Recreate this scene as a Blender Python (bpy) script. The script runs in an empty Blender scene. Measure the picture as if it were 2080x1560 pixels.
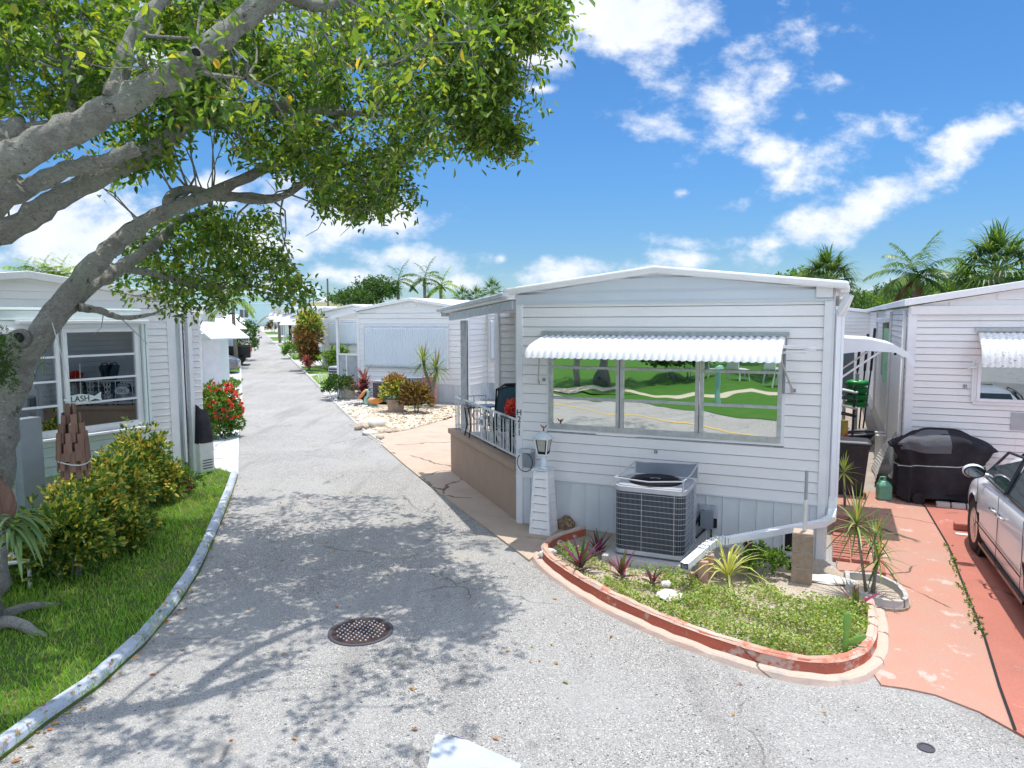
import bpy, math, random
import numpy as np
from mathutils import Vector, Matrix
random.seed(7); rng=np.random.default_rng(7)
scene=bpy.context.scene; COL=scene.collection
# ---------------- camera ----------------
F=1444.; H=2.9; PIT=math.atan(134/F); ROL=.004
fv=np.array([0,math.cos(PIT),-math.sin(PIT)]); r0=np.array([1.,0,0]); u0=np.array([0,math.sin(PIT),math.cos(PIT)])
rv=r0*math.cos(ROL)-u0*math.sin(ROL); uv=u0*math.cos(ROL)+r0*math.sin(ROL)
cd=bpy.data.cameras.new('camera'); cam=bpy.data.objects.new('camera',cd); COL.objects.link(cam)
M=Matrix.Identity(4)
for i in range(3): M[i][0]=rv[i]; M[i][1]=uv[i]; M[i][2]=-fv[i]
M[2][3]=H; cam.matrix_world=M
cd.sensor_fit='HORIZONTAL'; cd.sensor_width=36; cd.lens=36*F/2080; cd.clip_end=3000; cd.clip_start=.05
scene.camera=cam
def ray(x,y): return fv+rv*(x-1040)/F-uv*(y-780)/F
def G(x,y,z=0.):
    d=ray(x,y); t=(z-H)/d[2]; q=np.array([0,0,H])+d*t; return (float(q[0]),float(q[1]))
def P(x,y,D):
    d=ray(x,y); q=np.array([0,0,H])+d*(D/d[1]); return (float(q[0]),float(q[1]),float(q[2]))
def proj(q):
    q=np.asarray(q,float)-[0,0,H]; z=q@fv; return (1040+F*(q@rv)/z,780-F*(q@uv)/z)
# ---------------- world ----------------
SUN_EL=math.radians(80.5); SX,SY=.66,.75          # direction towards the sun on the plan
w=bpy.data.worlds.new('World'); scene.world=w; w.use_nodes=True
nt=w.node_tree; N=nt.nodes; L=nt.links
for n in list(N): N.remove(n)
out=N.new('ShaderNodeOutputWorld'); bg=N.new('ShaderNodeBackground'); L.new(bg.outputs[0],out.inputs[0])
sky=N.new('ShaderNodeTexSky'); sky.sky_type='NISHITA'; sky.sun_disc=False; sky.sun_elevation=SUN_EL
sky.sun_rotation=math.atan2(SX,SY); sky.air_density=1.0; sky.dust_density=.3; sky.ozone_density=2.2
SKS=.12
tc=N.new('ShaderNodeTexCoord'); sep=N.new('ShaderNodeSeparateXYZ'); L.new(tc.outputs['Generated'],sep.inputs[0])
def mth(op,a,b=None,clamp=False,tree=None):
    n=(tree or nt).nodes.new('ShaderNodeMath'); n.operation=op; n.use_clamp=clamp
    for i,v in enumerate((a,b)):
        if v is None: continue
        if isinstance(v,(int,float)): n.inputs[i].default_value=v
        else: (tree or nt).links.new(v,n.inputs[i])
    return n.outputs[0]
dy=mth('MAXIMUM',sep.outputs[1],.05)
U_=mth('DIVIDE',sep.outputs[0],dy); V_=mth('DIVIDE',sep.outputs[2],dy)
cmb=N.new('ShaderNodeCombineXYZ'); L.new(U_,cmb.inputs[0]); L.new(V_,cmb.inputs[1])
nz=N.new('ShaderNodeTexNoise'); nz.inputs['Scale'].default_value=2.6; nz.inputs['Detail'].default_value=5; L.new(cmb.outputs[0],nz.inputs['Vector'])
wv=N.new('ShaderNodeVectorMath'); wv.operation='MULTIPLY_ADD'; L.new(nz.outputs['Color'],wv.inputs[0]); wv.inputs[1].default_value=(.16,.09,0); wv.inputs[2].default_value=(0,0,0)
wa=N.new('ShaderNodeVectorMath'); wa.operation='ADD'; L.new(cmb.outputs[0],wa.inputs[0]); L.new(wv.outputs[0],wa.inputs[1])
ws=N.new('ShaderNodeVectorMath'); ws.operation='SUBTRACT'; L.new(wa.outputs[0],ws.inputs[0]); ws.inputs[1].default_value=(.08,.045,0)
CL=[(1290,40,220,95,0,1.3),(1120,130,95,26,-18,1),(1095,183,50,12,-5,.8),(1330,252,95,26,-10,.95),(1480,200,110,95,20,.85),(1580,185,60,60,0,.75),
(1560,300,75,45,0,.85),(1655,235,45,30,0,.75),(1590,350,95,38,28,.7),(1465,400,55,28,10,.7),(1720,430,270,52,20,1.15),(1990,275,140,42,27,1.1),(1560,490,110,22,0,.8),
(760,435,140,50,0,1.05),(620,420,120,60,10,1.1),(820,520,170,30,4,1),(690,550,120,26,0,.9),(120,480,230,110,10,1.35),(330,410,90,40,0,.6),(470,370,100,42,15,1.1),
(560,500,120,60,0,1.1),(1150,552,170,30,0,1.05),(1370,525,100,26,0,1.),(1380,488,90,22,0,.9),(900,560,120,18,0,.8),(1500,150,200,150,0,.5),(1700,320,160,60,20,.5),(700,470,200,60,0,.8),(995,512,22,13,0,.8),(1376,380,14,12,0,.75),(1720,170,40,20,-30,.5),(1800,590,160,20,5,.6),(400,30,400,160,0,.7),(2010,470,60,14,20,.5)]
mx=None
for (cx,cy,a,b,th,s) in CL:
    d=ray(cx,cy); mp=N.new('ShaderNodeMapping'); mp.vector_type='TEXTURE'
    L.new(ws.outputs[0],mp.inputs[0]); mp.inputs['Location'].default_value=(d[0]/d[1],d[2]/d[1],0)
    mp.inputs['Rotation'].default_value=(0,0,math.radians(th)); mp.inputs['Scale'].default_value=(a/F*1.25,b/F*1.35,1)
    ln=N.new('ShaderNodeVectorMath'); ln.operation='LENGTH'; L.new(mp.outputs[0],ln.inputs[0])
    v=mth('MULTIPLY',mth('SUBTRACT',1.,ln.outputs['Value']),s)
    mx=v if mx is None else mth('MAXIMUM',mx,v)
# bright clouds added out of frame, behind and overhead, to lift the fill light
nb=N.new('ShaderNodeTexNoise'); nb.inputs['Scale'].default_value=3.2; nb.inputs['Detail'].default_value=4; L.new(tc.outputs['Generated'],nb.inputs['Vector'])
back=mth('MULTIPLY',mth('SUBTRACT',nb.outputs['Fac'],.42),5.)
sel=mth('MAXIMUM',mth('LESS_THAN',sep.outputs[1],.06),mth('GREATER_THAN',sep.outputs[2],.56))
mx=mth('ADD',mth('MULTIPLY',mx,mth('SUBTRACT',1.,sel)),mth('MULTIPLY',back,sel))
nf=N.new('ShaderNodeTexNoise'); nf.inputs['Scale'].default_value=11; nf.inputs['Detail'].default_value=9; nf.inputs['Roughness'].default_value=.62
mpn=N.new('ShaderNodeMapping'); mpn.inputs['Scale'].default_value=(1,1.5,1); mpn.inputs['Rotation'].default_value=(0,0,.25); L.new(cmb.outputs[0],mpn.inputs[0]); L.new(mpn.outputs[0],nf.inputs['Vector'])
den=mth('ADD',mth('MULTIPLY',mx,1.25),mth('MULTIPLY',mth('SUBTRACT',nf.outputs['Fac'],.56),3.3))
den=mth('MULTIPLY',den,mth('MULTIPLY',mth('ADD',mx,.12),6.,True),True)
rp=N.new('ShaderNodeMapRange'); rp.interpolation_type='SMOOTHSTEP'; L.new(den,rp.inputs['Value']); rp.inputs['From Min'].default_value=0; rp.inputs['From Max'].default_value=1.05; rp.inputs['To Max'].default_value=.97
sc=N.new('ShaderNodeVectorMath'); sc.operation='SCALE'; L.new(sky.outputs[0],sc.inputs[0]); sc.inputs['Scale'].default_value=SKS
tint=N.new('ShaderNodeVectorMath'); tint.operation='MULTIPLY'; L.new(sc.outputs[0],tint.inputs[0]); 
gr=N.new('ShaderNodeValToRGB'); L.new(mth('MAXIMUM',sep.outputs[2],0.),gr.inputs[0]); ge=gr.color_ramp.elements
ge[0].position=0; ge[0].color=(.40,.50,.61,1); ge[1].position=.48; ge[1].color=(.24,.475,.68,1); e_=ge.new(.62); e_.color=(.85,.95,1.0,1); e_=ge.new(.08); e_.color=(.29,.43,.58,1); e_=ge.new(.2); e_.color=(.265,.47,.66,1)
L.new(gr.outputs[0],tint.inputs[1])
mixc=N.new('ShaderNodeMix'); mixc.data_type='RGBA'; L.new(rp.outputs[0],mixc.inputs['Factor']); L.new(tint.outputs[0],mixc.inputs['A'])
ncl=N.new('ShaderNodeMix'); ncl.data_type='RGBA'; L.new(mth('MULTIPLY',mth('SUBTRACT',nf.outputs['Fac'],.35),3.,True),ncl.inputs['Factor'])
CB=.76; FILLB=1.5  # second value: extra brightness of the added unseen fill clouds
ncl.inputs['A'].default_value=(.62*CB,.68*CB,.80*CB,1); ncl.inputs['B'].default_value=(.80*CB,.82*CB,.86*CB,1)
bb_=N.new('ShaderNodeVectorMath'); bb_.operation='SCALE'; L.new(ncl.outputs['Result'],bb_.inputs[0]); L.new(mth('ADD',1.,mth('MULTIPLY',sel,FILLB)),bb_.inputs['Scale'])
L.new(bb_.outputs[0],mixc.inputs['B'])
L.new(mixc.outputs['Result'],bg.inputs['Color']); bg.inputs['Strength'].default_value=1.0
# ---------------- sun ----------------
sd=bpy.data.lights.new('sun','SUN'); sd.energy=2.7; sd.angle=math.radians(.53); sd.color=(1,.955,.88)
so=bpy.data.objects.new('sun',sd); COL.objects.link(so)
sdir=Vector((SX*math.cos(SUN_EL),SY*math.cos(SUN_EL),math.sin(SUN_EL))); so.rotation_euler=sdir.to_track_quat('Z','Y').to_euler()
scene.view_settings.view_transform='Standard'; scene.view_settings.look='None'; scene.view_settings.gamma=1; scene.view_settings.exposure=.86
scene.cycles.max_bounces=8; scene.cycles.transparent_max_bounces=8; scene.cycles.diffuse_bounces=4
# ---------------- materials ----------------
def mat(name,col,rough=.6,metal=0,col2=None,nscale=6,namt=.5,bump=0,bscale=40,spec=.5,detail=4,coat=0,stretch=None,bdist=.01):
    m=bpy.data.materials.new(name); m.use_nodes=True; t=m.node_tree; b=t.nodes['Principled BSDF']
    b.inputs['Roughness'].default_value=rough; b.inputs['Metallic'].default_value=metal; b.inputs['Specular IOR Level'].default_value=spec
    b.inputs['Coat Weight'].default_value=coat; b.inputs['Coat Roughness'].default_value=.05
    tcn=t.nodes.new('ShaderNodeTexCoord'); vec=tcn.outputs['Object']
    if stretch:
        mp=t.nodes.new('ShaderNodeMapping'); mp.inputs['Scale'].default_value=stretch; t.links.new(vec,mp.inputs[0]); vec=mp.outputs[0]
    c2=col2 or tuple(c*.82 for c in col)
    n=t.nodes.new('ShaderNodeTexNoise'); n.inputs['Scale'].default_value=nscale; n.inputs['Detail'].default_value=detail; n.inputs['Roughness'].default_value=.6; t.links.new(vec,n.inputs['Vector'])
    r=t.nodes.new('ShaderNodeMapRange'); r.inputs['From Min'].default_value=.5-.25*(1-namt*.6); r.inputs['From Max'].default_value=.5+.25*(1-namt*.6); t.links.new(n.outputs['Fac'],r.inputs['Value'])
    x=t.nodes.new('ShaderNodeMix'); x.data_type='RGBA'; t.links.new(r.outputs[0],x.inputs['Factor']); x.inputs['A'].default_value=(*c2,1); x.inputs['B'].default_value=(*col,1)
    t.links.new(x.outputs['Result'],b.inputs['Base Color'])
    if bump:
        n2=t.nodes.new('ShaderNodeTexNoise'); n2.inputs['Scale'].default_value=bscale; n2.inputs['Detail'].default_value=4; t.links.new(vec,n2.inputs['Vector'])
        bp=t.nodes.new('ShaderNodeBump'); bp.inputs['Strength'].default_value=bump; bp.inputs['Distance'].default_value=bdist; t.links.new(n2.outputs['Fac'],bp.inputs['Height']); t.links.new(bp.outputs[0],b.inputs['Normal'])
    m['x']=1
    return m
def leafmat(name,cols,rough=.45,trans=.35,dead=None,spec=.4):
    """leaf colour picked per leaf at random"""
    m=bpy.data.materials.new(name); m.use_nodes=True; t=m.node_tree; b=t.nodes['Principled BSDF']; o=t.nodes['Material Output']
    g=t.nodes.new('ShaderNodeNewGeometry'); cr=t.nodes.new('ShaderNodeValToRGB'); t.links.new(g.outputs['Random Per Island'],cr.inputs[0])
    e=cr.color_ramp.elements
    while len(e)<len(cols): e.new(.5)
    for i,(pos,c) in enumerate(cols): e[i].position=pos; e[i].color=(*c,1)
    t.links.new(cr.outputs[0],b.inputs['Base Color']); b.inputs['Roughness'].default_value=rough; b.inputs['Specular IOR Level'].default_value=spec
    tr=t.nodes.new('ShaderNodeBsdfTranslucent'); mu=t.nodes.new('ShaderNodeMix'); mu.data_type='RGBA'; mu.blend_type='MULTIPLY'; mu.inputs['Factor'].default_value=1
    t.links.new(cr.outputs[0],mu.inputs['A']); mu.inputs['B'].default_value=(2.6,2.4,.9,1); t.links.new(mu.outputs['Result'],tr.inputs['Color'])
    ms=t.nodes.new('ShaderNodeMixShader'); ms.inputs[0].default_value=trans; t.links.new(b.outputs[0],ms.inputs[1]); t.links.new(tr.outputs[0],ms.inputs[2]); t.links.new(ms.outputs[0],o.inputs['Surface'])
    return m
# node helpers for hand-made ground materials
class NM:
    def __init__(s,name,rough=.9):
        s.m=bpy.data.materials.new(name); s.m.use_nodes=True; s.t=s.m.node_tree; s.b=s.t.nodes['Principled BSDF']; s.b.inputs['Roughness'].default_value=rough; s.b.inputs['Specular IOR Level'].default_value=.25
        s.co=s.t.nodes.new('ShaderNodeTexCoord').outputs['Object']
    def noise(s,scale,detail=4,rough=.6,dist=0,vec=None):
        n=s.t.nodes.new('ShaderNodeTexNoise'); n.inputs['Scale'].default_value=scale; n.inputs['Detail'].default_value=detail; n.inputs['Roughness'].default_value=rough; n.inputs['Distortion'].default_value=dist
        s.t.links.new(vec or s.co,n.inputs['Vector']); return n.outputs['Fac']
    def warp(s,scale,amt):
        n=s.t.nodes.new('ShaderNodeTexNoise'); n.inputs['Scale'].default_value=scale; n.inputs['Detail'].default_value=5; s.t.links.new(s.co,n.inputs['Vector'])
        a=s.t.nodes.new('ShaderNodeVectorMath'); a.operation='MULTIPLY_ADD'; s.t.links.new(n.outputs['Color'],a.inputs[0]); a.inputs[1].default_value=(amt,amt,0); s.t.links.new(s.co,a.inputs[2]); return a.outputs[0]
    def vor(s,scale,feature='F1',vec=None,out='Distance'):
        n=s.t.nodes.new('ShaderNodeTexVoronoi'); n.feature=feature; n.inputs['Scale'].default_value=scale; s.t.links.new(vec or s.co,n.inputs['Vector']); return n.outputs[out]
    def rng(s,v,a,b,c=0,d=1,sm=False):
        r=s.t.nodes.new('ShaderNodeMapRange'); r.interpolation_type='SMOOTHSTEP' if sm else 'LINEAR'
        for k,x in zip(('From Min','From Max','To Min','To Max'),(a,b,c,d)): r.inputs[k].default_value=x
        s.t.links.new(v,r.inputs['Value']); return r.outputs[0]
    def mix(s,f,a,b,mode='MIX'):
        x=s.t.nodes.new('ShaderNodeMix'); x.data_type='RGBA'; x.blend_type=mode
        for k,v in (('Factor',f),('A',a),('B',b)):
            if isinstance(v,tuple): x.inputs[k].default_value=(*v,1)
            elif isinstance(v,(int,float)): x.inputs[k].default_value=v
            else: s.t.links.new(v,x.inputs[k])
        return x.outputs['Result']
    def math(s,op,a,b=None,clamp=False): return mth(op,a,b,clamp,s.t)
    def bump(s,h,st=.5,dist=.01):
        bp=s.t.nodes.new('ShaderNodeBump'); bp.inputs['Strength'].default_value=st; bp.inputs['Distance'].default_value=dist; s.t.links.new(h,bp.inputs['Height']); s.t.links.new(bp.outputs[0],s.b.inputs['Normal'])
    def color(s,c): s.t.links.new(c,s.b.inputs['Base Color']); return s.m
def asphalt():
    a=NM('asphalt',.92)
    sp=a.rng(a.noise(95,3,.7),.33,.67)                       # light and dark aggregate grains
    c=a.mix(sp,(.10,.097,.095),(.52,.505,.48))
    vc=a.vor(70,'F1',out='Color'); sepc=a.t.nodes.new('ShaderNodeSeparateColor'); a.t.links.new(vc,sepc.inputs[0])
    pit=a.math('GREATER_THAN',sepc.outputs[0],.90); near=a.math('LESS_THAN',a.vor(70),.42)
    c=a.mix(a.math('MULTIPLY',pit,near),c,(.04,.04,.045))
    lt=a.math('LESS_THAN',sepc.outputs[1],.09)
    c=a.mix(a.math('MULTIPLY',lt,near),c,(.66,.64,.60))
    big=a.rng(a.noise(.55,4,.6),.38,.66,.0,1,True)
    c=a.mix(big,c,a.mix(.55,c,(.38,.375,.365)))
    v2=a.vor(21,'F1',out='Color'); s2=a.t.nodes.new('ShaderNodeSeparateColor'); a.t.links.new(v2,s2.inputs[0]); p2=a.math('MULTIPLY',a.math('GREATER_THAN',s2.outputs[1],.93),a.math('LESS_THAN',a.vor(21),.22)); c=a.mix(a.math('MULTIPLY',p2,.8),c,(.035,.035,.035))
    mp=a.t.nodes.new('ShaderNodeMapping'); mp.inputs['Rotation'].default_value=(0,0,.36); mp.inputs['Scale'].default_value=(1.6,.16,1); a.t.links.new(a.co,mp.inputs[0]); c=a.mix(a.rng(a.noise(1.,4,.6,vec=mp.outputs[0]),.52,.70,0,.38,True),c,(.17,.165,.16))
    tn=a.rng(a.noise(.8,4,.6),.60,.75,0,.35,True); c=a.mix(tn,c,(.46,.37,.27))
    st=a.rng(a.noise(1.7,5,.65),.58,.74,0,.45,True)
    c=a.mix(st,c,(.12,.12,.115))
    w=a.warp(1.1,.9); cr=a.vor(.38,'DISTANCE_TO_EDGE',w); cm=a.rng(cr,.0018,.0052,1,0)
    brk=a.rng(a.noise(.9,2),.5,.56)
    w2=a.warp(2.5,.5); cr2=a.vor(2.3,'DISTANCE_TO_EDGE',w2); cm2=a.rng(cr2,.0008,.004,.55,0); brk2=a.rng(a.noise(.45,2),.60,.66)
    ck=a.math('MAXIMUM',a.math('MULTIPLY',cm,brk),a.math('MULTIPLY',cm2,brk2))
    c=a.mix(a.math('MULTIPLY',ck,.5),c,(.07,.065,.06))
    hh=a.math('SUBTRACT',sp,a.math('MULTIPLY',ck,2.))
    a.bump(hh,.55,.006); return a.color(c)
def concrete(name,c1,c2,crack=.3,stain=(.2,.17,.14),sc=.6,rough=.85,worn=None,wornamt=.6,speck=.1):
    a=NM(name,rough); f=a.rng(a.noise(1.5,6,.65),.35,.65)
    c=a.mix(f,c1,c2); fine=a.rng(a.noise(60,3,.7),.3,.7,1-speck,1+speck)
    c=a.mix(1.,c,fine,'MULTIPLY')
    if worn: 
        wm=a.rng(a.noise(2.3,7,.72),wornamt,wornamt+.05); c=a.mix(wm,c,worn)
    s_=a.rng(a.noise(.8,5,.6),.56,.75,0,.4,True); c=a.mix(s_,c,stain)
    if crack:
        w=a.warp(1.3,.6); cm=a.rng(a.vor(sc,'DISTANCE_TO_EDGE',w),.002,.007,1,0); br=a.rng(a.noise(.8,2),.56-crack*.2,.6-crack*.2)
        c=a.mix(a.math('MULTIPLY',a.math('MULTIPLY',cm,br),.85),c,(.06,.045,.035))
    a.bump(a.noise(35,5),.25,.006); return a.color(c)
def ground_grass(name,c1,c2,c3):
    a=NM(name,1); c=a.mix(a.rng(a.noise(40,3),.35,.65),c1,c2); c=a.mix(a.rng(a.noise(1.3,5),.45,.7,0,.8,True),c,c3); a.bump(a.noise(90,3),.8,.02); return a.color(c)
MT={}
MT['asphalt']=asphalt()
MT['tan']=concrete('tan_concrete',(.43,.335,.26),(.49,.39,.31),.5,(.33,.27,.22),.35)
MT['red']=concrete('red_painted_concrete',(.42,.155,.115),(.37,.14,.105),.4,(.26,.13,.10),.3,worn=(.46,.27,.22),wornamt=.60)
MT['pink']=concrete('faded_red_concrete',(.45,.225,.165),(.41,.25,.195),.6,(.34,.24,.20),.35,worn=(.50,.37,.32),wornamt=.585)
MT['alley']=concrete('alley_concrete',(.30,.26,.22),(.38,.33,.29),.4,(.12,.11,.10),.5)
MT['whitecon']=concrete('white_painted_concrete',(.47,.49,.51),(.54,.55,.57),.4,(.34,.34,.34),.4)
MT['greycon']=concrete('grey_concrete',(.42,.41,.39),(.50,.49,.47),.4,(.25,.24,.22),.4)
MT['kerbw']=concrete('worn_white_kerb_paint',(.36,.41,.50),(.44,.48,.55),.3,(.24,.26,.30),.8,worn=(.24,.25,.27),wornamt=.57)
MT['kerbred']=concrete('red_kerb_paint',(.48,.13,.075),(.42,.11,.07),.2,(.40,.2,.15),.8,worn=(.50,.36,.29),wornamt=.56)
MT['kerbtop']=concrete('worn_kerb_top',(.56,.47,.40),(.52,.30,.22),.2,(.35,.2,.15),.8,worn=(.50,.18,.12),wornamt=.56)
MT['peach']=concrete('peach_kerb',(.58,.40,.32),(.52,.42,.35),.2,(.38,.26,.2),.8,worn=(.40,.36,.32),wornamt=.58)
MT['cream']=concrete('cream_path',(.45,.40,.31),(.50,.45,.35),0)
MT['soil']=concrete('sandy_soil',(.32,.26,.20),(.48,.42,.35),0,(.16,.12,.09),.8,1,speck=.5)
MT['lawnbase']=ground_grass('lawn_soil',(.06,.10,.02),(.10,.15,.035),(.16,.15,.06))
MT['fargrass']=ground_grass('far_grass',(.07,.17,.02),(.12,.25,.04),(.20,.24,.06))
MT['turf']=ground_grass('bright_turf',(.035,.12,.012),(.06,.17,.018),(.08,.16,.03))
def sidingmat(name,c1,c2,dirt,amt=.35,rough=.45):
    a=NM(name,rough); a.b.inputs['Specular IOR Level'].default_value=.4
    c=a.mix(a.rng(a.noise(1.1,4),.35,.65),c2,c1)
    mp=a.t.nodes.new('ShaderNodeMapping'); mp.inputs['Scale'].default_value=(9,9,.6); a.t.links.new(a.co,mp.inputs[0])
    st=a.rng(a.noise(1.,5,.6,vec=mp.outputs[0]),.56,.76,0,amt,True); bl=a.rng(a.noise(2.2,5,.65),.55,.75,0,amt,True)
    sx=a.t.nodes.new('ShaderNodeSeparateXYZ'); a.t.links.new(a.co,sx.inputs[0]); low=a.rng(sx.outputs[2],.0,1.6,1.,.25)
    c=a.mix(a.math('MULTIPLY',a.math('MAXIMUM',st,bl),low),c,dirt)
    sp=a.rng(a.noise(38,3,.6),.70,.74,0,.35); c=a.mix(sp,c,dirt)
    a.bump(a.noise(5,4),.35,.012); return a.color(c)
MT['siding']=sidingmat('white_vinyl_siding',(.82,.805,.79),(.78,.77,.76),(.46,.45,.43))
MT['siding2']=sidingmat('dusty_white_siding',(.81,.79,.77),(.75,.745,.735),(.42,.43,.41),.6)
MT['mint']=mat('pale_mint_siding',(.74,.81,.79),.5,col2=(.62,.71,.69),nscale=1.2,namt=.2,bump=.1,bscale=12)
MT['trim']=mat('white_trim',(.81,.81,.82),.4,nscale=3,namt=.2,col2=(.70,.71,.73))
MT['gable']=mat('grey_blue_metal_panel',(.66,.70,.75),.35,metal=.1,col2=(.60,.65,.71),nscale=1.5,namt=.2,bump=.1,bscale=5)
MT['roof']=mat('white_roof_coating',(.84,.84,.84),.6,nscale=3,namt=.3,col2=(.76,.76,.76),bump=.2,bscale=25)
MT['skirt']=mat('blue_grey_skirting',(.68,.71,.73),.5,col2=(.60,.63,.65),nscale=4,namt=.3,stretch=(1,1,.4))
MT['alu']=mat('dull_aluminium',(.56,.57,.57),.38,metal=.6,col2=(.42,.43,.43),nscale=14,namt=.4)
MT['aluwhite']=mat('white_aluminium',(.80,.81,.83),.35,metal=.05,nscale=5,namt=.2,col2=(.74,.75,.78))
MT['awndirty']=NM('stained_white_awning',.5)
_a=MT['awndirty']; MT['awndirty']=_a.color(_a.mix(_a.rng(_a.noise(30,6,.7),.56,.62),(.78,.78,.76),(.36,.34,.31)))
MT['shutter']=mat('pale_blue_shutter_metal',(.66,.72,.76),.45,metal=.0,col2=(.60,.67,.71),nscale=2,namt=.2)
MT['tanwall']=mat('tan_stucco',(.43,.30,.215),.85,col2=(.38,.265,.19),nscale=3,namt=.3,bump=.4,bscale=60)
MT['galv']=mat('galvanised_beam',(.42,.45,.50),.5,metal=.3,col2=(.62,.64,.67),nscale=22,namt=.7,stretch=(1,1,.5))
MT['whitemetal']=mat('white_wrought_iron',(.74,.75,.76),.4,nscale=20,namt=.2,col2=(.66,.66,.66))
MT['black']=mat('black_plastic',(.018,.018,.022),.45,nscale=8,namt=.4,col2=(.03,.03,.036))
MT['blackpaint']=mat('black_number_paint',(.02,.02,.02),.5)
MT['cover']=mat('black_grill_cover',(.020,.020,.026),.95,spec=.15,col2=(.04,.04,.046),nscale=2.5,namt=.6,bump=.5,bscale=9,bdist=.03)
MT['coverlt']=mat('faded_grey_cover_cloth',(.11,.115,.13),.75,col2=(.08,.085,.095),nscale=2.5,namt=.6,bump=.5,bscale=9,bdist=.03)
MT['tealcush']=mat('dark_teal_cushion',(.08,.145,.18),.85,col2=(.065,.12,.155),nscale=8,bump=.3,bscale=120)
MT['redmat']=mat('red_petals',(.62,.02,.035),.5,col2=(.45,.01,.02),nscale=30)
MT['grey']=mat('grey_utility_metal',(.26,.29,.33),.45,metal=.1,nscale=5,col2=(.22,.25,.29))
MT['greylt']=mat('light_grey_plastic',(.42,.44,.46),.5,nscale=6)
MT['coil']=mat('dark_condenser_coil',(.06,.065,.085),.5,metal=.3,col2=(.04,.045,.06),nscale=60,stretch=(1,1,.05))
MT['acsilver']=mat('silver_unit_casing',(.52,.53,.57),.4,metal=.3,col2=(.42,.43,.48),nscale=5)
MT['blockc']=mat('brown_concrete_block',(.36,.27,.20),.95,col2=(.26,.19,.14),nscale=18,namt=.5,bump=.9,bscale=45)
MT['brick']=mat('old_red_brick',(.42,.17,.12),.9,col2=(.30,.10,.08),nscale=14,namt=.5,bump=.6,bscale=40)
MT['brickpk']=mat('pinkish_brick',(.52,.33,.28),.9,col2=(.44,.25,.2),nscale=14,namt=.5,bump=.6,bscale=40)
MT['pvc']=mat('white_pvc',(.72,.72,.70),.4,nscale=6,col2=(.6,.6,.58))
MT['pvcgrey']=mat('grey_pvc',(.30,.34,.38),.4,nscale=6)
MT['green']=mat('green_hose',(.015,.30,.06),.35,nscale=10,col2=(.01,.22,.05))
MT['jug']=mat('pale_green_jug',(.13,.36,.25),.4,nscale=6,col2=(.10,.30,.2))
MT['wood']=mat('weathered_brown_wood',(.20,.115,.08),.85,col2=(.13,.075,.055),nscale=16,namt=.6,bump=.5,bscale=30,stretch=(1,1,.15))
MT['woodlt']=mat('split_grey_wood',(.40,.33,.28),.9,col2=(.25,.19,.15),nscale=30,namt=.6,stretch=(1,1,.15))
MT['mossy']=mat('mossy_board',(.33,.33,.15),.9,col2=(.42,.40,.25),nscale=6,namt=.6,stretch=(3,3,.3))
MT['mintframe']=mat('mint_green_frame',(.35,.66,.45),.6,nscale=6)
MT['iron']=mat('rusty_brown_iron',(.035,.024,.024),.8,metal=.0,spec=.2,col2=(.07,.042,.034),nscale=12,namt=.5,bump=.4,bscale=60)
MT['irongrey']=mat('dark_iron_ring',(.06,.055,.07),.75,metal=.0,nscale=15,col2=(.06,.06,.075))
MT['stone']=mat('pale_rock',(.50,.42,.33),.9,col2=(.32,.26,.19),nscale=10,namt=.6,bump=.8,bscale=25)
MT['whitestone']=mat('white_rock',(.74,.72,.68),.9,col2=(.55,.52,.47),nscale=10,namt=.5,bump=.7,bscale=25)
MT['coral']=mat('brown_coral_rock',(.42,.30,.18),.95,col2=(.13,.08,.05),nscale=22,namt=.8,bump=1,bscale=30,bdist=.03)
MT['planter']=mat('mossy_grey_planter',(.40,.38,.34),.9,col2=(.28,.27,.22),nscale=9,namt=.6,bump=.6,bscale=30)
MT['planterbr']=mat('brown_stained_planter',(.42,.33,.25),.9,col2=(.30,.22,.17),nscale=7,namt=.6,bump=.6,bscale=30)
MT['carpaint']=mat('pale_grey_car_paint',(.70,.70,.74),.3,metal=.1,nscale=1,namt=.1,col2=(.69,.69,.73),coat=.6)
MT['carglass']=mat('dark_car_glass',(.03,.05,.055),.03,spec=.8,nscale=1)
MT['tyre']=mat('black_rubber',(.02,.02,.02),.8,nscale=20)
MT['rim']=mat('bright_alloy',(.60,.61,.63),.25,metal=.8,nscale=5)
MT['chrome']=mat('chrome',(.75,.76,.78),.12,metal=1,nscale=5)
MT['blacktrim']=mat('gloss_black_trim',(.012,.012,.014),.2,nscale=5)
MT['teal']=mat('pale_teal_wall',(.50,.68,.69),.7,nscale=.3,col2=(.46,.65,.66))
MT['white']=mat('white_paint',(.80,.80,.80),.55,nscale=1,col2=(.75,.75,.75))
MT['yellowb']=mat('pale_yellow_wall',(.72,.62,.30),.7,nscale=.5,col2=(.68,.58,.28))
MT['pole']=mat('grey_brown_pole',(.17,.14,.12),.9,nscale=8)
MT['yellow']=mat('yellow_paint',(.60,.42,.10),.6,nscale=10)
MT['orange']=mat('orange_paint',(.70,.28,.06),.6,nscale=10)
MT['aqua']=mat('aqua_paint',(.22,.55,.50),.6,nscale=14,col2=(.35,.5,.4))
MT['pelbrown']=mat('brown_feather_paint',(.36,.20,.11),.6,nscale=20,col2=(.5,.33,.2))
MT['gold']=mat('copper_eagle',(.50,.22,.06),.4,metal=.6,nscale=30,col2=(.12,.05,.03))
MT['lampwhite']=mat('chipped_white_lamp_paint',(.66,.72,.76),.5,nscale=25,col2=(.55,.62,.67))
MT['lampglass']=mat('frosted_lamp_glass',(.45,.45,.41),.25,nscale=8,col2=(.36,.35,.30))
MT['dark']=mat('dark_opening',(.012,.012,.014),.9)
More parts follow.
